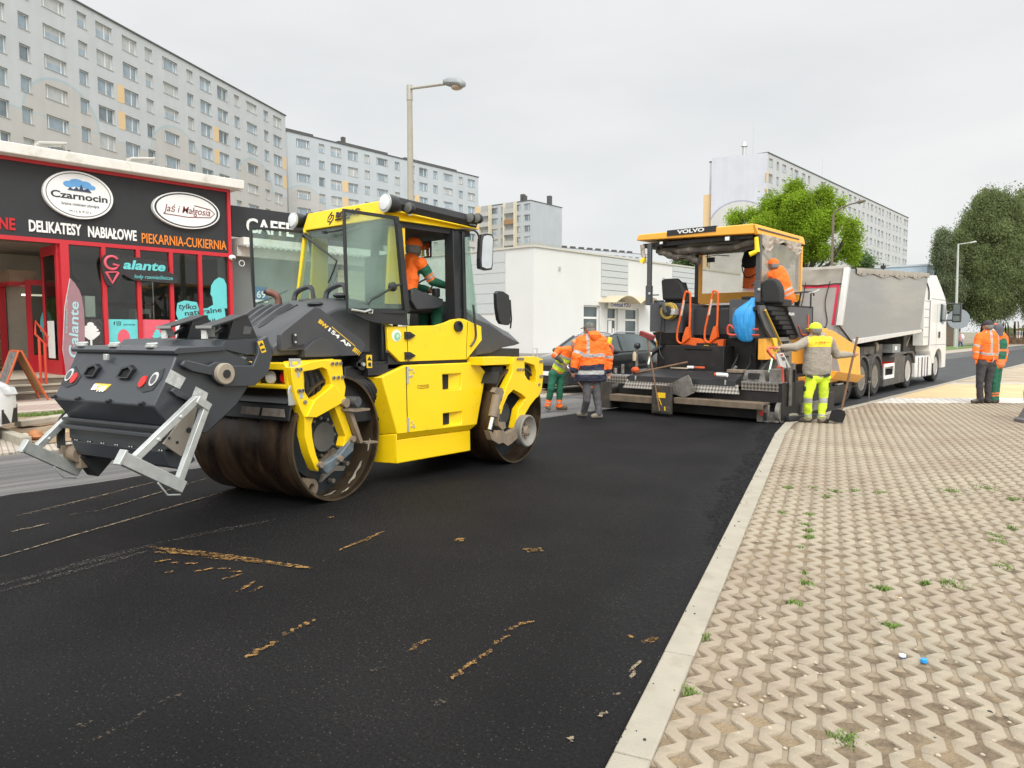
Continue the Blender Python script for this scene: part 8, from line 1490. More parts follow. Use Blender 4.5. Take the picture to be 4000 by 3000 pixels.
def capsule(b, p0, p1, r0, r1, n=14, k=4, flat=(1,1), up=None):
    """tapered limb with rounded ends; flat scales the two cross axes"""
    p0 = V(p0); p1 = V(p1); d = p1-p0; L = d.length; d.normalize(); a = (V(up)-d*V(up).dot(d)).normalized() if up else d.orthogonal().normalized(); c = d.cross(a); rings = []
    for i in range(k+1): t = pi/2*(1-i/k); rings.append((p0-d*(r0*sin(t)), r0*cos(t)))
    for i in range(1, k+1): t = pi/2*i/k; rings.append((p1+d*(r1*sin(t)), r1*cos(t)))
    b.loft([[q+a*(max(r,.002)*flat[0]*cos(2*pi*j/n))+c*(max(r,.002)*flat[1]*sin(2*pi*j/n)) for j in range(n)] for q, r in rings])
def remesh(mb, vox, it=2, disp=0., seed=0):
    """union of the lofts as one continuous skin, gently wrinkled"""
    me = mesh('t', mb, smooth=False, weld=False); o = bpy.data.objects.new('t', me); COL.objects.link(o)
    m = o.modifiers.new('r', 'REMESH'); m.mode = 'VOXEL'; m.voxel_size = vox; m.adaptivity = 0
    s = o.modifiers.new('s', 'SMOOTH'); s.iterations = it; s.factor = .5
    out = bpy.data.meshes.new_from_object(o.evaluated_get(bpy.context.evaluated_depsgraph_get())); bpy.data.objects.remove(o); bpy.data.meshes.remove(me)
    return out
def wrinkle(me, amp, sc, seed, keep=None):
    nv = [v.normal.copy() for v in me.vertices]
    for v, n in zip(me.vertices, nv):
        if keep and keep(v.co): continue
        p = v.co*sc; q = V((p.x, p.y, p.z*1.6))
        f = noise.noise(q+V((seed,0,0)))+.6*(1-2*abs(noise.noise(q*1.9+V((seed,5,0)))))
        v.co += n*amp*f
def finger_set(b, wrist, hand_dir, palm_n, side, curl=.5, s=1.):
    """palm with four unequal bent fingers and a thumb from the side of the palm"""
    d = V(hand_dir).normalized(); n = V(palm_n); n = (n-d*n.dot(d)).normalized(); x = d.cross(n)*side; w = V(wrist)
    capsule(b, w+d*.02*s, w+d*.085*s, .032*s, .036*s, 10, 3, (.55,1.15), n)
    for i, (o_, L) in enumerate(((-.030,.072),(-.010,.082),(.011,.078),(.030,.062))):
        p = w+d*.10*s+x*o_*s; c = curl; e = d
        for k, l in enumerate((.42,.33,.25)):
            e = (d*cos(c*(k+.6)*1.1)+n*sin(c*(k+.6)*1.1)); q = p+e*L*l*s; capsule(b, p, q, (.0098-.0012*k)*s, (.0092-.0012*k)*s, 7, 2); p = q
    p = w+d*.035*s-x*.034*s
    for k, (l, a) in enumerate(((.034,.75),(.028,.45))): e = (d*cos(a)-x*sin(a)*.8+n*.35).normalized(); q = p+e*l*s; capsule(b, p, q, .0115*s, .0105*s, 7, 2); p = q
def person(label, J, look, wear, group=None, vox=.010, sz=1., seed=0, cap=None, hair=None, hood=None, extra=None, loc=None, torso=None, slim=1.):
    """J: world joints head, neck, chest, pelvis, shl/shr, ell/elr, wrl/wrr, hil/hir, knl/knr, anl/anr, tol/tor; wear(face centre, tag) -> material"""
    J = {k: V(p) for k, p in J.items()}; b = MB(SKIN); segs = []
    base = V(loc) if loc else V(((J['anl'].x+J['anr'].x)/2, (J['anl'].y+J['anr'].y)/2, min(J['anl'].z, J['anr'].z)-.09))
    f = V(look); f.z = 0; f.normalize(); rt_ = f.cross(V((0,0,1)))
    def seg(a, c, r0, r1, tg, flat=(1,1), up=None): capsule(b, J[a] if isinstance(a,str) else a, J[c] if isinstance(c,str) else c, r0, r1, 14, 4, flat, up); segs.append((J[a] if isinstance(a,str) else V(a), J[c] if isinstance(c,str) else V(c), (r0+r1)/2, tg))
    T = torso or dict(sh=.115, ch=.135, be=.135, hp=.135, fl=1.35)
    sx = (J['shr']-J['shl']).normalized(); hx = (J['hir']-J['hil']).normalized(); ch = J['chest']; pe = J['pelvis']; nk = J['neck']
    seg('neck', J['head'].lerp(J['neck'],.35), .058*sz, .056*sz, 'head')
    seg(nk.lerp(ch,.25), ch, T['sh'], T['ch'], 'torso', (T['fl']*1.12,.9), sx); seg(ch, ch.lerp(pe,.6), T['ch'], T['be'], 'torso', (T['fl'],.92), sx); seg(ch.lerp(pe,.6), pe, T['be'], T['hp'], 'torso', (T['fl']*.95,.95), hx)
    seg('shl','shr', .075, .075, 'torso'); seg(nk, J['shl'].lerp(nk,.25), .06, .065, 'torso'); seg(nk, J['shr'].lerp(nk,.25), .06, .065, 'torso')
    seg('hil','hir', .105*slim, .105*slim, 'hips')
    k = T.get('arm', 1.)
    for s in 'lr':
        seg('sh'+s,'el'+s, .070*k, .055*k, 'arm'+s); seg('el'+s,'wr'+s, .056*k, .040*k, 'fore'+s)
        seg('hi'+s,'kn'+s, .098*slim, .076*slim, 'thigh'+s); seg('kn'+s,'an'+s, .074*slim, .062*slim, 'shin'+s)
        to = J['to'+s]; an = J['an'+s]; d = (to-an); d.z = 0; d.normalize(); zb = min(an.z, to.z)
        capsule(b, an+V((0,0,-.02))-d*.015, V((to.x,to.y,an.z-.045))-d*.02, .052, .044, 12, 4, (1,.92)); segs.append((an-V((0,0,.05))-d*.04, V((to.x,to.y,an.z-.05)), .05, 'boot'))
        capsule(b, an+V((0,0,-.05))-d*.03, V((to.x,to.y,an.z-.055))-d*.02, .042, .042, 12, 3)
    # head: skull, jaw, nose, ears
    h = J['head']; lf = V(J['lookdir']) if 'lookdir' in J else f; lf.normalize(); lx = lf.cross(V((0,0,1))).normalized(); lu = lx.cross(lf)
    hs = .98*sz
    hv = MB(SKIN)
    hd = MB(SKIN); hd.sph((0,0,0), 1, 20, 14); vs = []
    for p in hd.v:
        p = V(p); q = V((p.x*.077, p.y*.097, p.z*.118))
        if p.z < -.1: q.x *= 1-.28*(-p.z); q.y = q.y*(1-.22*(-p.z))+.012*(-p.z)
        vs.append(h+lx*(q.x*hs)+lf*(q.y*hs)+lu*(q.z*hs))
    b.add(vs, hd.f); segs.append((h, h, .1, 'head'))
    capsule(b, h+lf*.088+lu*.012, h+lf*.108-lu*.022, .011, .016, 8, 2)
    for s in (-1,1): b.sph(h+lx*s*.078-lu*.008-lf*.008, (.014,.02,.03), 8, 6)
    capsule(b, h+lf*.078-lu*.062, h+lf*.08-lu*.062, .022, .02, 8, 2)
    for s, key in ((-1,'l'),(1,'r')):
        wd = J.get('hd'+key, (J['wr'+key]-J['el'+key])); pn = J.get('pn'+key, V((0,0,-1)) if abs(V(wd).normalized().z) < .8 else f)
        finger_set(b, J['wr'+key], wd, pn, s, J.get('cu'+key, V((.35,0,0))).x, 1.0); segs.append((J['wr'+key]+V(wd).normalized()*.03, J['wr'+key]+V(wd).normalized()*.17, .035, 'hand'))
    me = remesh(b, vox, 2)
    def near(p):
        best = None; bd = 9
        for a, c, r, tg in segs:
            d = c-a; L = d.length_squared; t = max(0,min(1,(p-a).dot(d)/L)) if L > 1e-9 else 0; q = (p-(a+d*t)).length-r
            if q < bd: bd = q; best = (tg, t)
        return best
    info = [near(v.co) for v in me.vertices]
    nv = [v.normal.copy() for v in me.vertices]
    for v, n, (tg, t) in zip(me.vertices, nv, info):
        if tg in ('head','hand'): continue
        p = v.co*7.5; amp = .010 if tg in ('torso','hips') else .009
        if tg == 'boot': amp = .003
        if tg.startswith('shin') and t > .6 or tg.startswith('fore') and t > .55 or tg.startswith('arm') and t > .7: amp = .014
        q = V((p.x,p.y,p.z*1.5))+V((seed,0,0)); v.co += n*amp*(noise.noise(q)+.8*(.35-abs(noise.noise(q*2.1))))
    mats = []; idx = []
    for p in me.polygons:
        tg, t = near(p.center); m = wear(p.center, tg, t); 
        if m not in mats: mats.append(m)
        idx.append(mats.index(m))
    off = base
    for v in me.vertices: v.co -= off
    me.materials.clear()
    for m in mats: me.materials.append(m)
    me.polygons.foreach_set('material_index', idx); me.polygons.foreach_set('use_smooth', [True]*len(me.polygons)); me.update(); me.name = 'person'
    root = bpy.data.objects.new('person', me); COL.objects.link(root); root.location = off; OFF[root] = off; tag(root, label, 'person', group)
    # face details, hair, headwear as children
    e = MB(FACE)
    for s in (-1,1): e.sph(h+lx*s*.031+lf*.0905+lu*.018, (.011,.008,.006), 8, 6); e.tube([h+lx*s*.018+lf*.099+lu*.038,h+lx*s*.05+lf*.088+lu*.036], .005, 5)
    e.m(M('lip',(.33,.12,.1),.6)); e.tube([h-lx*.024+lf*.092-lu*.045,h+lf*.101-lu*.045,h+lx*.024+lf*.092-lu*.045], .0055, 5); obj('face', e, root)
    if hair:
        q = MB(hair); rows = []
        for i in range(7):
            tt = -.55+i*.17; r = sqrt(max(0,1-tt*tt)); rows.append([h+lx*(.081*r*cos(a_))+lf*(.102*r*sin(a_)*1.0-.004)+lu*(.12*tt) for a_ in [pi*(1.0+j/14)-.15+.3*j/14 for j in range(15)]])
        q.loft(rows, cap=False, closed=False); o = obj('hair', q, root); w_ = o.modifiers.new('solid','SOLIDIFY'); w_.thickness = .008; w_.offset = 1
    if cap:
        q = MB(cap); rows = []; n = 20
        for (z, r) in ((.022,1.06),(.05,1.07),(.085,.95),(.115,.66),(.131,.25),(.134,.02)): rows.append([h+lx*(.083*r*cos(2*pi*j/n))+lf*(.103*r*sin(2*pi*j/n)-.002)+lu*z for j in range(n)])
        q.loft(rows); bd_ = J.get('brim', V((0,1,0))); br = (lf*bd_.y+lx*bd_.x).normalized(); bx_2 = br.cross(lu)
        P_ = []
        for j in range(11): a_ = pi*j/10; P_.append((.075*cos(a_), .095+.075*sin(a_)))
        top = [h+bx_2*a_+br*c_+lu*(.035-.02*max(0,(c_-.095)/.075)) for a_, c_ in P_]; q.loft([[p for p in top],[p-lu*.008 for p in top]]); q.m(REF if cap in (HVO,HVY) else cap); q.hexa([h-lf*.108+lx*.012+lu*.03,h-lf*.108-lx*.012+lu*.03,h-lf*.1-lx*.012+lu*.03,h-lf*.1+lx*.012+lu*.03],[h-lf*.085+lx*.004+lu*.1,h-lf*.085-lx*.004+lu*.1,h-lf*.08-lx*.004+lu*.1,h-lf*.08+lx*.004+lu*.1]); obj('cap', q, root)
    if hood:
        q = MB(hood[0])
        if hood[1] == 'up':
            rows = [[h+lx*(.1*r*cos(2*pi*j/18))+lf*(.118*r*sin(2*pi*j/18)-.012)+lu*z for j in range(18)] for (z, r) in ((-.15,1.02),(-.08,1.02),(0,1.08),(.06,1.02),(.105,.75),(.128,.3),(.131,.02))]; q.loft(rows)
        else:
            c_ = nk-f*.05+V((0,0,.0)); rows = []
            for (dz, w_, dpt, back) in ((.07,.10,.06,.0),(.045,.135,.085,.02),(.0,.155,.10,.045),(-.06,.14,.075,.065),(-.13,.09,.045,.075),(-.17,.02,.01,.07)): rows.append([c_-f*back+rt_*(w_*cos(2*pi*j/16))+f*(dpt*sin(2*pi*j/16))+V((0,0,dz)) for j in range(16)])
            q.loft(rows)
        obj('hood', q, root)
    if extra: extra(root, J, f, rt_)
    return root
def jacket(root, name, rows, segs_sleeve, wear, vox=.011, seed=0, amp=.012, sc=7.):
    """garment shell: lofted body rows + sleeves, united into one skin, coloured by wear(point)"""
    b = MB(HVO); b.loft(rows)
    for p0, p1, r0, r1 in segs_sleeve: capsule(b, p0, p1, r0, r1, 14, 4)
    me = remesh(b, vox, 2); wrinkle(me, amp, sc, seed); mats = []; idx = []
    for p in me.polygons:
        m = wear(p.center)
        if m not in mats: mats.append(m)
        idx.append(mats.index(m))
    off = OFF[root]
    for v in me.vertices: v.co -= off
    me.materials.clear()
    for m in mats: me.materials.append(m)
    me.polygons.foreach_set('material_index', idx); me.polygons.foreach_set('use_smooth', [True]*len(me.polygons)); me.update()
    o = bpy.data.objects.new(name, me); COL.objects.link(o); o.parent = root; OFF[o] = off; return o
def rowring(c, x, y, hw_, dp, n=20, sq=.85): return [V(c)+x*(hw_*math.copysign(abs(cos(2*pi*j/n))**sq,cos(2*pi*j/n)))+y*(dp*math.copysign(abs(sin(2*pi*j/n))**sq,sin(2*pi*j/n))) for j in range(n)]
VX = V((CRT.x,CRT.y,0)); VF = V((CFW.x,CFW.y,0)).normalized()       # across / along the line of sight, used only to pose the figures' joints from the photo
def joints(c, base, spec):
    out = {}
    for k, (a, b_, d) in spec.items(): out[k] = atv(c, a, b_, base, d)
    return out
def zseg(p, a, c): d = c-a; return (p-a).dot(d)/d.length_squared
# ---- 1 delivery-jacket worker with shovel at the kerb
base = V((-4.43,13.0,.03)); J = joints('T', base, dict(head=(497,143,-.02),neck=(522,212,.02),chest=(530,400,.03),pelvis=(535,790,.02),shl=(378,305,.0),shr=(700,305,.03),ell=(205,395,-.08),wrl=(15,390,-.02),elr=(800,500,.1),wrr=(1020,500,.14),hil=(452,830,0),hir=(625,830,0),knl=(392,1100,-.04),knr=(612,1130,.02),anl=(392,1385,.06),anr=(580,1450,-.02)))
J['anl'].z = .115; J['anr'].z = .115; J['tol'] = J['anl']+VF*.02+VX*(-.05)+V((0,0,-.03)); J['tol'] = J['anl']-VX*.12+VF*.05; J['tor'] = J['anr']+VX*.13+VF*.03; J['lookdir'] = (VF*.75-VX*.62).normalized(); J['brim'] = V((-.45,1,0)); J['hdl'] = (-VX+V((0,0,-.1))); J['pnl'] = V((0,0,-1)); J['cul'] = V((.5,0,0)); J['hdr'] = VX+V((0,0,.15)); J['pnr'] = VF; J['cur'] = V((1.0,0,0))
def w1(p, tg, t):
    if tg in ('head','hand'): return SKIN
    if tg == 'boot': return BOOT
    if tg.startswith(('arm','fore')) : return TPE
    if tg == 'torso': return TPE
    if tg.startswith(('shin','thigh')) and -.115 < p.z-J['knl'].z < -.03: return REF
    if tg.startswith('shin'):
        if t > .93: return M('dirty_cuff',(.3,.27,.17),.85)
        if .80 < t < .90: return REF
    return HVY
HVYD = M('hi_vis_trousers', (.60,.78,.03), .8, var=.12, vs=6, dirt=((.32,.33,.09), 4.5, .52, .75))
def w1b(p, tg, t):
    m = w1(p, tg, t); return HVYD if m is HVY else m
def ex1(root, J, f, rt_):
    c = J['chest']; n = J['neck']; hz = J['pelvis'].z+.05; x, y = VX, VF; rows = []
    for z, hw_, dp in ((hz-.05,.235,.15),(hz+.05,.245,.165),(hz+.25,.232,.165),(c.z-.05,.225,.15),(c.z+.12,.222,.14),(n.z-.10,.215,.125),(n.z-.045,.17,.11),(n.z+.0,.09,.085),(n.z+.045,.078,.078)): rows.append(rowring((c.x+(n.x-c.x)*max(0,(z-c.z)/(n.z-c.z)),c.y+(n.y-c.y)*max(0,(z-c.z)/(n.z-c.z)),z), x, y, hw_, dp))
    sl = []
    for s in 'lr': sl += [(J['sh'+s],J['el'+s],.088,.072),(J['el'+s],J['wr'+s]-(J['wr'+s]-J['el'+s]).normalized()*.01,.072,.050)]
    zy = atv('T',540,378,base).z
    def w(p):
        u = (p-c).dot(VX)
        if p.z > zy-.01 and -.20 < u+.01 < .225-max(0,.0): return DHY
        return TPE
    jk = jacket(root, 'jacket', rows, sl, w, seed=2, amp=.007)
    text('DHL', M('logo_red',(.55,.02,.015),.6), c+V((0,0,atv('T',540,328,base).z-c.z))-VF*.172-VX*.055, .028, .13, xd=VX, yd=V((0,0,1)), parent=jk, bold=.03, ex=.004, shear=.3)
    m = MB(MATS['logo_red']); q = c+V((0,0,atv('T',540,326,base).z-c.z+.005))-VF*.172; m.box(q-VX*.09,(.05,.004,.006),Matrix.Rotation(TH,3,'Z')); m.box(q+VX*.105,(.05,.004,.006),Matrix.Rotation(TH,3,'Z')); obj('logo_bar', m, jk, smooth=False)
    m = MB(M('pocket_dark',(.03,.035,.03),.85)); 
    for (a, e, dd) in ((420,815,-.135),(665,800,-.13)): q = atv('T',a,e,base,dd); m.box(q,(.11,.012,.05),Matrix.Rotation(TH,3,'Z')@Matrix.Rotation(.35 if a < 500 else -.3,3,'Y'))
    q = atv('T',704,935,base,-.06); m.box(q,(.035,.08,.085),Matrix.Rotation(TH,3,'Z')); q = atv('T',340,990,base,-.02); m.box(q,(.03,.08,.08),Matrix.Rotation(TH,3,'Z')); obj('pocket', m, root, bevel=.004, split=True)
person('man in yellow and taupe delivery jacket and hi-vis yellow trousers holding a shovel', J, VF*.9-VX*.35, w1b, cap=HVY, hair=HAIRG, seed=1, extra=ex1, slim=1.04)
t = thing('shovel', 'long handled shovel with a black tarred blade held by the delivery-jacket man', 'shovel', (-4.1,13.3,.03)); p0_ = atv('T',1103,245,base,.14); p1_ = atv('T',875,1290,base,.02); b = MB(MATS['weathered_wood']); b.cyl(p0_,p1_,.021,.019,10); obj('handle', b, t)
b = MB(M('tarred_blade',(.008,.007,.007),.8,var=.5,vs=12,bump=.5,spec=.2)); Q = [atv('T',a,c,base,d) for a, c, d in ((735,1310,.0),(850,1290,.02),(925,1320,.0),(938,1360,-.02),(920,1420,-.08),(890,1483,-.13),(800,1475,-.13),(690,1445,-.12),(715,1370,-.05))]; b.loft([Q,[q+VF*.02+V((0,0,.01)) for q in Q]]); obj('blade', b, t, bevel=.004)
# ---- 2 worker in orange and navy parka walking
base = V((-7.95,11.2,0)); J = joints('X', base, dict(head=(628,150,.0),neck=(655,235,.03),chest=(660,470,.04),pelvis=(665,1000,.03),shl=(505,345,.0),shr=(835,345,.04),ell=(425,600,-.08),wrl=(375,800,-.12),elr=(945,600,.06),wrr=(945,810,.06),hil=(600,1010,.0),hir=(725,1010,.0),knl=(590,1290,-.04),knr=(760,1290,.0),anl=(545,1530,.12),anr=(790,1540,-.06)))
J['anl'].z = .10; J['anr'].z = .09; J['tol'] = J['anl']-VX*.12+VF*.02; J['tor'] = J['anr']-VX*.14-VF*.03; J['lookdir'] = (VF*.55-VX*.83).normalized(); J['brim'] = V((-.2,1,0)); J['hdl'] = V((-.05,0,-1)); J['hdr'] = V((.02,0,-1)); J['pnl'] = VF; J['pnr'] = -VF
def w2(p, tg, t):
    if tg in ('head','hand'): return SKIN2
    if tg == 'boot': return M('sand_shoe',(.2,.17,.13),.85,var=.25,vs=12)
    if tg == 'torso' or tg.startswith(('arm','fore')): return HVO
    return GTR
def ex2(root, J, f, rt_):
    c = J['chest']; n = J['neck']; rows = []
    Z = lambda py: atv('X',640,py,base).z
    for py, cx, hw_, dp in ((985,630,.31,.2),(900,645,.295,.2),(700,670,.28,.19),(520,675,.255,.18),(400,672,.24,.165),(320,668,.215,.15),(265,664,.15,.12),(225,660,.1,.1),(195,655,.085,.085)): q = atv('X',cx,py,base,.03); rows.append(rowring(q, VX, VF, hw_, dp))
    sl = [(J['shl'],J['ell'],.108,.096),(J['ell'],J['wrl'],.096,.062),(J['shr'],J['elr'],.1,.085),(J['elr'],J['wrr'],.085,.058)]
    zn, b1, b2, n1, n2 = Z(720), Z(545), Z(600), Z(815), Z(880)
    def w(p):
        u = (p-c).dot(VX); r = (p-c).dot(VF); dl = min((p-(J['shl'].lerp(J['ell'],k/6))).length for k in range(7)); dr_ = min((p-(J['elr'].lerp(J['wrr'],k/6))).length for k in range(7)); dfl = min((p-(J['ell'].lerp(J['wrl'],k/6))).length for k in range(7))
        if dfl < .105 and zseg(p,J['ell'],J['wrl']) > .1 and u < -.16: return NAV if zseg(p,J['ell'],J['wrl']) > .9 else HVO
        if dl < .118 and u < -.165: t = zseg(p,J['shl'],J['ell']); return REF if .66 < t < .86 else HVO
        if u > .235 and p.z < J['elr'].z+.12: t = zseg(p,J['elr'],J['wrr']); return NAV if t > .93 else (REF if -.1 < t < .1 else HVO)
        if n1 > p.z > n2: return REF
        if p.z < zn+.04*u*2: return NAV
        if b1 > p.z-.03*u > b2: return REF
        if p.z > b2 and abs(u+.075+(p.z-b1)*.02) < .026 and r < 0: return REF
        return HVO
    jacket(root, 'parka', rows, sl, w, seed=9, amp=.016, sc=6)
person('man in knee-length orange and navy hi-vis parka walking in front of the dark car', J, VF*.7-VX*.7, w2, cap=M('camo_cap',(.12,.115,.095),.85,var=.5,vs=25), hair=HAIRG, seed=4, hood=(HVO,'down'), extra=ex2)
# ---- 3 stooping worker in green trousers
base = V((-9.32,11.8,0)); J = joints('D', base, dict(head=(362,1012,-.1),neck=(325,1040,-.05),chest=(288,1090,-.0),pelvis=(232,1205,.08),shl=(245,1045,-.10),shr=(330,1085,.12),ell=(212,1085,-.16),wrl=(268,1128,-.2),elr=(345,1130,.1),wrr=(325,1160,-.05),hil=(205,1220,.0),hir=(262,1225,.1),knl=(190,1325,-.06),knr=(252,1325,.04),anl=(165,1440,.0),anr=(248,1440,.02)))
J['anl'].z = .10; J['anr'].z = .09; J['tol'] = J['anl']+VX*.03-VF*.13; J['tor'] = J['anr']+VX*.15-VF*.04; J['lookdir'] = (VX*.75+VF*.1+V((0,0,-.62))).normalized(); J['hdl'] = V(VX*.8+V((0,0,-.5))); J['cul'] = V((.9,0,0)); J['cur'] = V((.9,0,0)); J['hdr'] = VX*.4+V((0,0,-.6))
def w3(p, tg, t):
    if tg in ('head','hand'): return SKIN2
    if tg == 'boot': return M('olive_boot',(.13,.105,.06),.85,var=.25,vs=12)
    if tg.startswith('arm'): return REF if .78 < t < .9 else HVO
    if tg.startswith('fore'): return REF if t < .25 else M('dark_sleeve',(.07,.06,.055),.9)
    if tg == 'torso':
        a, c = J['neck'], J['pelvis']; s = zseg(p,a,c)
        if s > .88: return ORT
        if .62 < s < .74 or (.28 < s < .36): return REF
        return HVY if s > .30 else HVO
    if tg.startswith('shin') and t > .66: return REF if .78 < t < .84 else HVO
    return GRN
person('stooping worker in yellow hi-vis vest and muddy green trousers raking asphalt', J, VX*.8+VF*.2, w3, cap=M('faded_orange_cap',(.75,.25,.1),.8), seed=8, torso=dict(sh=.11,ch=.135,be=.13,hp=.14,fl=1.2))
t = thing('asphalt_rake', 'dark rake handle held by the stooping worker beside the parked car', 'rake', (-8.9,11.6,0)); b = MB(MATS['weathered_wood']); q0 = atv('D',262,1120,base,-.2); q1 = atv('D',432,1340,base,-.35); b.cyl(q0,q1,.016,n=8); obj('handle', b, t); b = MB(PST); b.box((q1.x,q1.y,.05),(.06,.5,.05),Matrix.Rotation(.8,3,'Z')); b.cyl(q1,(q1.x,q1.y,.05),.014,n=6); obj('head', b, t)
# ---- 4,5 two workers talking on the pavement
base = V((-2.9,18.95,.03)); J = joints('O', base, dict(head=(1188,245,.0),neck=(1205,305,.03),chest=(1200,450,.04),pelvis=(1165,700,.03),shl=(1085,378,.0),shr=(1315,378,.06),ell=(1040,520,-.05),wrl=(1035,650,-.1),elr=(1335,520,.1),wrr=(1290,640,.25),hil=(1110,735,0),hir=(1220,735,.0),knl=(1085,960,-.02),knr=(1195,960,.03),anl=(1090,1205,.0),anr=(1185,1210,.05)))
J['anl'].z = .12; J['anr'].z = .12; J['tol'] = J['anl']-VX*.17+VF*.02; J['tor'] = J['anr']-VX*.04+VF*.13; J['lookdir'] = (VF*.8-VX*.5).normalized(); J['hdl'] = V((.1,.1,-1)); J['hdr'] = VF
def w4(p, tg, t):
    if tg == 'head': return SKIN
    if tg == 'hand': return HVO
    if tg == 'boot': return BOOT
    if tg == 'torso' or tg.startswith(('arm','fore')): return HVO
    return DTR
def ex4(root, J, f, rt_):
    c = J['chest']; n = J['neck']; rows = []
    for py, cx, hw_, dp in ((680,1180,.205,.15),(600,1190,.215,.165),(500,1195,.22,.165),(420,1197,.22,.15),(360,1200,.2,.13),(325,1203,.13,.11),(290,1203,.09,.09)): rows.append(rowring(atv('O',cx,py,base,.03), VX, VF, hw_, dp))
    sl = [(J['shl'],J['ell'],.088,.075),(J['ell'],J['wrl'],.075,.055),(J['shr'],J['elr'],.088,.075),(J['elr'],J['wrr'],.075,.055)]; z1, z2 = atv('O',1200,592,base).z, atv('O',1200,622,base).z
    def w(p):
        u = (p-c).dot(VX)
        if (p-J['ell']).length < .13 and u < -.15: t = zseg(p,J['shl'],J['ell']); return REF if .82 < t < 1.0 else HVO
        if u < -.17 and p.z < J['ell'].z: t = zseg(p,J['ell'],J['wrl']); return REF if .35 < t < .6 else HVO
        if u > .19: t = zseg(p,J['shr'],J['elr']); return REF if .8 < t < 1.02 else HVO
        if z1 > p.z > z2: return REF
        if p.z > z2 and (abs(u+.035) < .024 or abs(u-.15) < .018): return REF
        return HVO
    jacket(root, 'jacket', rows, sl, w, seed=5, amp=.010)
    q = MB(M('pale_hood',(.55,.52,.48),.9)); q.loft([rowring(n+V((0,0,dz)), VX, VF, a, d) for dz, a, d in ((-.06,.17,.11),(-.01,.13,.105),(.035,.085,.09),(.05,.07,.075))]); obj('hood', q, root)
person('man in orange hi-vis jacket and charcoal trousers, back turned, dark cap, on the pavement', J, VF*.85-VX*.5, w4, cap=M('dark_cap',(.04,.035,.042),.85), hair=HAIRG, seed=6, extra=ex4, slim=1.08)
base = V((-2.55,19.35,.03)); J = joints('O', base, dict(head=(1302,285,.0),neck=(1330,345,.02),chest=(1355,480,.03),pelvis=(1315,720,.0),shl=(1275,400,-.02),shr=(1408,405,.06),ell=(1290,540,-.12),wrl=(1270,640,-.18),elr=(1425,560,.05),wrr=(1408,690,-.02),hil=(1275,740,0),hir=(1330,745,.06),knl=(1265,960,.0),knr=(1310,960,.05),anl=(1255,1200,.03),anr=(1295,1200,.05)))
J['anl'].z = .12; J['anr'].z = .12; J['tol'] = J['anl']-VX*.12; J['tor'] = J['anr']-VX*.06+VF*.12; J['lookdir'] = (-VX*.85+VF*.3).normalized(); J['hdr'] = V((0,0,-1)); J['brim'] = V((0,1,0))
def w5(p, tg, t):
    if tg in ('head',): return SKIN
    if tg == 'hand': return SKIN
    if tg == 'boot': return BOOT
    if tg.startswith('armr') : return HVO if t < .45 else (ORT if t > .85 else GRN)
    if tg.startswith('fore'): return REF if .35 < t < .55 else (HVO if t > .2 else ORT)
    if tg == 'torso': 
        u = (p-J['chest']).dot(VX); s = zseg(p,J['neck'],J['pelvis'])
        if s < .16: return HVO
        if .52 < s < .6 or s > .88: return ORT
        return GRN if u < .09 else HVO
    if tg.startswith('shin') and (.62 < t < .70 or .75 < t < .84): return ORT
    return GRN
person('hooded worker in green overalls with orange trim, half hidden behind his colleague', J, -VX*.8+VF*.4, w5, cap=HVO, hood=(M('grey_hood',(.10,.10,.12),.9),'up'), seed=12, slim=.95)
# ---- 6 roller driver, seated
J = {k: V(p) for k, p in dict(head=(-6.47,5.56,2.60),neck=(-6.47,5.49,2.47),chest=(-6.47,5.44,2.28),pelvis=(-6.47,5.38,2.04),shl=(-6.66,5.49,2.41),shr=(-6.28,5.49,2.41),ell=(-6.72,5.68,2.2),wrl=(-6.62,5.92,2.14),elr=(-6.23,5.62,2.22),wrr=(-6.28,5.88,2.18),hil=(-6.56,5.42,2.02),hir=(-6.38,5.42,2.02),knl=(-6.6,5.80,2.02),knr=(-6.36,5.80,1.98),anl=(-6.6,5.82,1.53),anr=(-6.36,5.80,1.52),tol=(-6.6,5.98,1.5),tor=(-6.36,5.96,1.5)).items()}
J['lookdir'] = V((-.1,1,-.05)); J['cul'] = V((.8,0,0)); J['cur'] = V((.6,0,0)); J['hdr'] = V((0,1,-.35)); J['hdl'] = V((0,1,-.2))
def w6(p, tg, t):
    if tg in ('head','hand'): return SKIN2
    if tg == 'boot': return BOOT
    if tg == 'torso': return HVO
    if tg.startswith('arm'): return HVO if t < .18 else (ORT if .62 < t < .72 or .82 < t < .94 else (REF if .72 <= t <= .82 else GRN))
    if tg.startswith('fore'): return ORT if t > .92 else GRN
    if tg.startswith('shin') and t > .75: return ORT
    return GRN
person('roller driver in orange vest, green sleeves and orange cap seated in the cab', J, V((0,1,0)), w6, cap=HVO, hair=HAIRG, seed=15, loc=(-6.47,5.4,1.42))
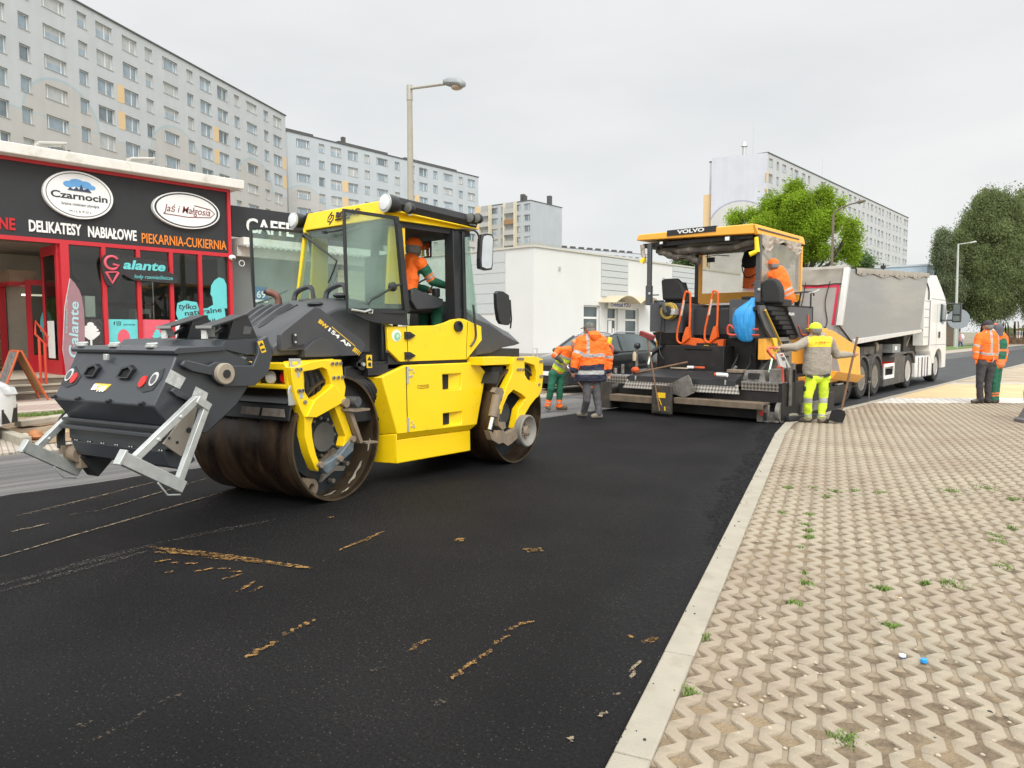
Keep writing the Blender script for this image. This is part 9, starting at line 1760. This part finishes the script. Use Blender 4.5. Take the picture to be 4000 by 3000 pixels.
# ---- 7 paver operator, seated at the right edge of the platform
base = V((-5.58,14.35,2.2)); J = joints('M', base, dict(head=(1682,548,.0),neck=(1715,605,.02),chest=(1760,700,.03),pelvis=(1840,930,.05),shl=(1655,660,.02),shr=(1800,650,.08),ell=(1595,690,.22),wrl=(1500,740,.38),elr=(1850,790,.2),wrr=(1760,850,.42),hil=(1800,950,.05),hir=(1860,950,.1),knl=(1760,960,.45),knr=(1840,960,.5),anl=(1755,1090,.5),anr=(1830,1090,.55)))
for k in ('anl','anr'): J[k].z = 1.78
J['tol'] = J['anl']+VF*.15; J['tor'] = J['anr']+VF*.15; J['lookdir'] = (VF*.6-VX*.75).normalized(); J['brim'] = V((-.3,1,0))
def w7(p, tg, t):
    if tg in ('head','hand'): return SKIN2
    if tg == 'boot': return BOOT
    if tg == 'torso': s = zseg(p,J['neck'],J['pelvis']); return REF if .68 < s < .75 or .83 < s < .89 else HVO
    if tg.startswith('arm') and t < .2: return HVO
    return GRN
person('paver operator in orange vest and cap seated beside the black swing-out seat', J, VF*.8-VX*.6, w7, cap=HVO, hair=HAIRG, seed=18, loc=(-5.5,14.5,1.85), torso=dict(sh=.12,ch=.14,be=.15,hp=.15,fl=1.3))
# ---- 8 far pedestrian with rucksack
base = V((-15.2,86.5,.02)); J = joints('O', base, dict(head=(828,338,0),neck=(832,356,0),chest=(838,385,0),pelvis=(838,440,0),shl=(820,368,0),shr=(856,368,.1),ell=(815,400,0),wrl=(815,430,0),elr=(862,400,.1),wrr=(860,430,.1),hil=(830,445,0),hir=(848,445,.1),knl=(822,475,0),knr=(852,475,.1),anl=(812,503,0),anr=(862,505,.1)))
for k in ('anl','anr'): J[k].z = max(.1, J[k].z)
J['tol'] = J['anl']-VX*.12; J['tor'] = J['anr']-VX*.12
def w8(p, tg, t): return {'head': SKIN, 'hand': SKIN, 'boot': BOOT}.get(tg, M('jeans_blue',(.06,.10,.22),.85) if tg in ('hips',) or tg.startswith(('thigh','shin')) else M('pink_top',(.45,.22,.25),.85))
def ex8(root, J, f, rt_): q = MB(M('white_bag',(.65,.62,.68),.8)); q.sph(J['chest']+VX*.15+V((0,0,-.05)),(.2,.2,.33)); obj('rucksack', q, root)
person('distant pedestrian in pink top and jeans with a white rucksack near the lamp post', J, -VX, w8, vox=.03, hair=HAIRG, extra=ex8)
# ================================================================== lamp posts, signs, fence
LPM = M('concrete_post', (.36,.34,.28), .85, var=.1, vs=2)
q0 = atx('G',1025,830,-14.0); yb = 11.93; t = thing('street_lamp', 'tall concrete street lamp rising behind the roller cab against the sky', 'street lamp', (-14,yb,0))
b = MB(LPM); b.cyl((-14,yb,0),(-14,yb,7.6),.115,.062,16); obj('pole', b, t)
pa = hit('G',1030,70,(-14,yb,0),V((0,1,0))); pe = hit('G',1252,48,(-14,yb,0),V((0,1,0))); pt = hit('G',1380,55,(-14,yb,0),V((0,1,0)))
b = MB(M('lamp_arm_steel',(.40,.38,.33),.6,.3)); b.cyl((-14,yb,7.3),(-14,yb,pa.z+.06),.075,.07,14); b.tube([(-14,yb,pa.z-.02),pe], .035, 8); obj('arm', b, t)
b = MB(M('lamp_head_grey',(.26,.28,.28),.5,.2)); d = (pt-pe); L = d.length; u = d.normalized(); w = V((0,1,0)); n = w.cross(u)*-1; rows = []
for s, hw_, up_, dn in ((0,.05,.05,.04),(.06,.09,.09,.06),(.3,.13,.13,.09),(.75,.15,.15,.10),(.95,.11,.08,.08),(1.0,.04,.03,.03)):
    c = pe+u*(L*s)+V((0,0,.03)); rows.append([c+w*(hw_*cos(2*pi*j/12))+V((0,0,(up_ if sin(2*pi*j/12) > 0 else dn)*sin(2*pi*j/12))) for j in range(12)])
b.loft(rows); lh = obj('lamp_head', b, t); b = MB(M('lamp_bowl',(.45,.36,.28),.2)); b.sph(pe+u*(L*.68)-V((0,0,.05)),(.17,.12,.07)); obj('lamp_bowl', b, lh)
t = thing('street_lamp', 'slim pale street lamp standing before the dark trees on the right', 'street lamp', (-15.2,84,0)); b = MB(M('pale_post',(.44,.47,.42),.7)); b.cyl((-15.1,84,0),(-15.22,84,10.3),.16,.08,12); obj('pole', b, t); b = MB(MATS['pale_post']); b.tube([(-15.22,84,10.25),(-14.2,84,10.32)], .05, 8); obj('arm', b, t); b = MB(M('pale_head',(.6,.6,.57),.5)); b.box((-13.95,84,10.36),(.55,.2,.13),Matrix.Rotation(-.15,3,'Y')); obj('lamp_head', b, t, bevel=.03)
P_ = [aty('R',a,c,52) for a, c in ((945,990),(945,590),(955,560),(975,545),(1010,525),(1055,508),(1100,496))]; t = thing('street_lamp', 'brown curved-arm street lamp in front of the green tree behind the truck', 'street lamp', (P_[0].x,52,0)); b = MB(M('rust_brown_post',(.17,.14,.1),.7,.2)); P_[0].z = 0; P_[0].x = P_[1].x; b.tube(P_, [.1,.08,.075,.07,.06,.05,.045], 10); obj('pole', b, t); b = MB(MATS['rust_brown_post']); e = aty('R',1160,482,52); b.tube([P_[-1],P_[-1].lerp(e,.3),e], [.06,.14,.06], 8); obj('lamp_head', b, t)
t = thing('road_sign', 'round grey-blue back of a road sign beside the far lamp post', 'road sign', (-14.2,80,0)); c = aty('O',808,152,80); b = MB(M('sign_back',(.33,.36,.40),.5,.3)); b.cyl((c.x,80,c.z),(c.x,80.03,c.z),.95,n=24); obj('panel', b, t); b = MB(STL); b.cyl((c.x,80.06,0),(c.x,80.06,c.z+.4),.06,n=8); obj('post', b, t)
b = MB(M('hut_brown',(.16,.12,.09),.9,var=.2)); b.bx(-20.5,-16.6,92,95,0,2.6); b.m(M('hut_roof',(.12,.1,.08),.9)); b.bx(-20.8,-16.3,91.7,95.3,2.6,2.8); tag(obj('garden_hut', b, loc=(-18.5,93,0), smooth=False), 'low brown hut just right of the truck cab under the trees', 'hut')
random.seed(21); FW_ = M('fence_plank',(.17,.11,.065),.9,var=.3,vs=3,stretch=(3,3,.3)); t = thing('plank_fence', 'brown leaning plank fence under the dark trees at the right edge', 'fence', (-12.5,106,0))
b = MB(FW_)
for i in range(26): x = -14.6+i*.16; h = random.uniform(2.2,2.8); a = random.uniform(-.14,.14); b.hexa([(x,106,0),(x+.13,106,0),(x+.13,106.05,0),(x,106.05,0)],[(x+a*h,106,h),(x+.13+a*h,106,h),(x+.13+a*h,106.05,h),(x+a*h,106.05,h)])
f_ = obj('planks', b, t, smooth=False); b = MB(FW_); b.bx(-14.6,-10.4,106.06,106.12,.6,.72); b.bx(-14.6,-10.4,106.06,106.12,1.7,1.82); obj('rail', b, t, smooth=False)
b = MB(MATS['pocket_dark']); vs = []; rock(b, (-12.1,57.5,.15), (.9,1.2,.25)); tag(obj('asphalt_heap', b, loc=(-12.1,57.5,0)), 'small dark heap of asphalt on the verge behind the truck', 'heap')
# pavement-edge object entering the right border: small grey-footed white bollard
t = thing('bollard', 'pale mauve-capped bollard standing on a dark grey foot on the pavers', 'bollard', (-1.62,15.5,.03)); c = atz('O',1845,1490,.03); b = MB(M('bollard_foot',(.13,.125,.13),.8)); b.lathe(c,(0,0,1),[(.36,0),(.36,.05),(.30,.08),(.2,.30),(.18,.32)],24); obj('foot', b, t); b = MB(M('bollard_white',(.62,.6,.62),.5)); b.lathe(c,(0,0,1),[(.16,.32),(.23,.36),(.25,.5),(.22,.66),(.17,.8),(.15,.95),(0,.96)],24); obj('post', b, t); b = MB(M('bollard_mauve',(.28,.24,.29),.7)); b.lathe(c,(0,0,1),[(.2,.84),(.2,1.0),(.12,1.06),(0,1.07)],20); obj('cap', b, t)
# litter on the pavement
for (a, c_, mt, lb, r) in ((1672,945,M('cap_blue',(.02,.3,.75),.4),'blue plastic bottle cap lying on the openwork pavers','b'),(1555,920,WHT,'white-topped jar lid lying left of the blue bottle cap','w')):
    p = atz('P',a,c_,.034); b = MB(mt); b.lathe(p,(0,0,1),[(.016,0),(.016,.012),(.0,.013)],14); b.m(M('lid_navy',(.03,.06,.2),.5)) if r == 'w' else None; b.lathe(p-V((0,0,.003)),(0,0,1),[(.0165,0),(.0165,.006)],14); tag(obj('bottle_cap', b, loc=p), lb, 'bottle cap')
for k, (a, c_, an) in enumerate(((1538,600,.4),(1365,300,1.5),(1592,82,.2))):
    p = atz('P',a,c_,.038); b = MB(M('butt_tan',(.6,.38,.14),.8)); d = V((cos(an),sin(an),0))*.014; b.cyl(p-d,p+d*.2,.004,n=6); b.m(WHT); b.cyl(p+d*.2,p+d,.004,n=6); tag(obj('cigarette_butt', b, loc=p), ('cigarette butt on a paver rib right of the middle weeds','cigarette butt lying across a paver rib, farther up the pavement','cigarette butt farthest up the pavement near the sandy patch')[k], 'cigarette butt')
# ================================================================== trees
def leafmat(name, col, var=.35, tl=.35):
    m = bpy.data.materials.new(name); m.use_nodes = True; t_ = m.node_tree; n = t_.nodes; l = t_.links; n.clear(); o = n.new('ShaderNodeOutputMaterial')
    c = n.new('ShaderNodeTexCoord'); z = n.new('ShaderNodeTexNoise'); z.inputs['Scale'].default_value = .55; z.inputs['Detail'].default_value = 8; l.new(c.outputs['Object'], z.inputs['Vector'])
    r = n.new('ShaderNodeMapRange'); r.inputs['From Min'].default_value = .3; r.inputs['From Max'].default_value = .7; r.inputs['To Min'].default_value = 1-var; r.inputs['To Max'].default_value = 1+var; l.new(z.outputs['Fac'], r.inputs['Value'])
    s = n.new('ShaderNodeVectorMath'); s.operation = 'SCALE'; s.inputs[0].default_value = col; l.new(r.outputs[0], s.inputs['Scale'])
    d = n.new('ShaderNodeBsdfDiffuse'); tr = n.new('ShaderNodeBsdfTranslucent'); l.new(s.outputs[0], d.inputs[0]); l.new(s.outputs[0], tr.inputs[0]); x = n.new('ShaderNodeMixShader'); x.inputs[0].default_value = tl; l.new(d.outputs[0], x.inputs[1]); l.new(tr.outputs[0], x.inputs[2]); l.new(x.outputs[0], o.inputs[0]); return m
BARK = M('bark', (.06,.05,.04), .9, var=.3, vs=6)
def tree(name, label, base, lumps, leaf, nleaf, ls, trunk_h, tr=.25, seed=0, droop=0., limbs=True, group=None, fill=.35):
    """lumps: (centre, radii) of foliage masses; leaf clumps spread through their volume, denser near the skin"""
    rng = random.Random(seed); t_ = thing(name, label, 'tree', base, group); B = V(base); b = MB(BARK); top = B+V((rng.uniform(-.3,.3),rng.uniform(-.3,.3),trunk_h))
    b.tube(catmull([B,B.lerp(top,.5)+V((rng.uniform(-.2,.2),0,0)),top],4), [tr*(1-.5*i/8) for i in range(9)], 10); o = obj('trunk', b, t_)
    if limbs:
        b = MB(BARK)
        for (c, r) in lumps:
            c = V(c); st_ = B.lerp(top, rng.uniform(.6,1)); mid = st_.lerp(c,.5)+V((rng.uniform(-.5,.5),rng.uniform(-.5,.5),rng.uniform(0,.5))); b.tube(catmull([st_,mid,c],4), [tr*.5*(1-.75*i/8) for i in range(9)], 6)
            for _ in range(5): e = c+V((rng.uniform(-1,1)*r[0],rng.uniform(-1,1)*r[1],rng.uniform(-.6,1)*r[2]))*.8; b.tube([mid.lerp(c,rng.uniform(.3,1)),c.lerp(e,.5)+V((0,0,.2)),e], [tr*.16,tr*.1,tr*.04], 5)
        obj('limbs', b, t_)
    vol = [r[0]*r[1]*r[2] for c, r in lumps]; tot = sum(vol); b = MB(leaf); vs = []; fs = []
    for (c, r), v in zip(lumps, vol):
        c = V(c); n = int(nleaf*v/tot); ncl = max(6, n//26)
        for k in range(ncl):
            while True:
                d = V((rng.gauss(0,1),rng.gauss(0,1),rng.gauss(0,1)))
                if d.length > .01: break
            d.normalize(); q = rng.random(); rad = (fill+(1-fill)*q**.5)*(1+.22*noise.noise(d*2.2+V((seed,0,0))))
            cc = c+V((d.x*r[0],d.y*r[1],d.z*r[2]))*rad; cr_ = ls*rng.uniform(1.6,3.4)
            if noise.noise(cc*.55+V((seed*3,0,0))) < -.28: continue
            for _ in range(26):
                p = cc+V((rng.gauss(0,.45),rng.gauss(0,.45),rng.gauss(0,.4)-droop*abs(rng.gauss(0,1))))*cr_; a = V((rng.gauss(0,1),rng.gauss(0,1),rng.gauss(0,.7)-droop*1.5)).normalized(); w_ = a.cross(V((rng.gauss(0,1),rng.gauss(0,1),rng.gauss(0,1)))).normalized(); s = ls*rng.uniform(.55,1.15)
                i = len(vs); vs += [p, p+a*s*.5+w_*s*.26, p+a*s, p+a*s*.5-w_*s*.26]; fs.append((i,i+1,i+2,i+3))
    b.add(vs, fs); me = bpy.data.meshes.new('crown'); off = OFF[t_]; me.from_pydata([tuple(V(p)-off) for p in b.v], [], b.f); me.materials.append(leaf); o = bpy.data.objects.new('crown', me); COL.objects.link(o); o.parent = t_
    return t_
LG = leafmat('leaf_bright', (.25,.37,.035), .35, .45); LD = leafmat('leaf_dark', (.19,.235,.105), .3, .4); LM = leafmat('leaf_mid', (.14,.21,.09), .35, .35); LGY = leafmat('leaf_grey', (.19,.23,.13), .3, .35)
def L3(c, y, a, b_, ra, rb, dy=1.0):     # foliage mass seen at crop point (a,b_) with half sizes ra, rb in crop pixels, standing at road distance y
    p = aty(c,a,b_,y); k = (aty(c,a+100,b_,y)-p).length/100; return (p, (ra*k*.78, ra*k*.78*dy, rb*k))
y = 60
tree('leafy_tree', 'bright spring green broadleaf tree standing behind the paver and truck', (-22.3,60,0), [L3('R',*q) for q in ((60,690,430,75,80),(61,560,520,110,110),(59,720,560,130,130),(60,880,470,80,75),(58,480,640,100,70),(61,640,700,120,90),(59,830,660,110,110),(60,940,600,90,90),(58,1060,690,75,95),(60,1060,830,80,80),(59,930,830,90,80),(60,800,830,90,70),(60,620,820,110,80),(60,300,600,60,45),(60,410,590,60,50),(60,1000,500,40,40))], LG, 110000, .2, 5.5, .35, 2)
tree('dark_tree', 'huge dark drooping tree behind the plank fence and the pale lamp post', (-14.6,97,0), [L3('R',*q) for q in ((96,1980,520,160,150),(97,2090,520,140,150),(95,1880,620,130,140),(96,2030,720,190,170),(97,2170,700,130,180),(94,1790,760,110,130),(95,1900,870,160,150),(96,2100,950,180,170),(95,1990,1080,170,130),(97,2200,900,110,190),(95,1850,1040,110,110),(96,1800,1170,110,90),(95,1950,1190,130,90),(97,2120,1170,130,100),(97,2230,1150,90,120))], LD, 250000, .215, 7, .6, 5, .9)
tree('dark_tree', 'grey-green shaggy tree between the white truck cab and the huge dark tree', (-19.2,96,0), [L3('R',*q) for q in ((93,1680,700,65,90),(93,1660,830,70,100),(93,1720,880,90,120),(93,1690,990,80,90),(93,1760,1050,80,90),(93,1700,1120,70,70),(93,1640,760,35,40))], LGY, 60000, .2, 6, .4, 7, .7)
tree('dark_tree', 'tall dark tree standing farther back, beyond the huge drooping tree', (-8.5,108,0), [L3('R',*q) for q in ((108,2230,420,70,90),(108,2260,560,90,140),(108,2280,760,110,160),(108,2280,980,110,160))], LD, 16000, .42, 7, .5, 8, .5)
tree('small_tree', 'small round green tree seen under the canopy left of the screen post', (-40,92,0), [L3('M',*q) for q in ((92,640,520,90,80),(92,700,480,60,50),(92,590,570,70,50),(92,740,560,60,60))], LM, 7000, .35, 4, .2, 11)
tree('small_tree', 'low dark bush tree between the bright tree and the far block', (-27,85,0), [L3('R',*q) for q in ((85,1130,890,40,40),(85,1160,900,35,30))], LM, 2500, .35, 3, .2, 13)
b = MB(M('hedge_green',(.07,.12,.03),.95,var=.4,vs=4,bump=.8,bs=9))
vs = []
for i in range(40):
    x = -17+i*.55; rock(b, (x, 118+random.uniform(-2,2), .8), (1.2,1.5,random.uniform(.9,1.5)))
struct('far_shrubs', b, 'stuff')
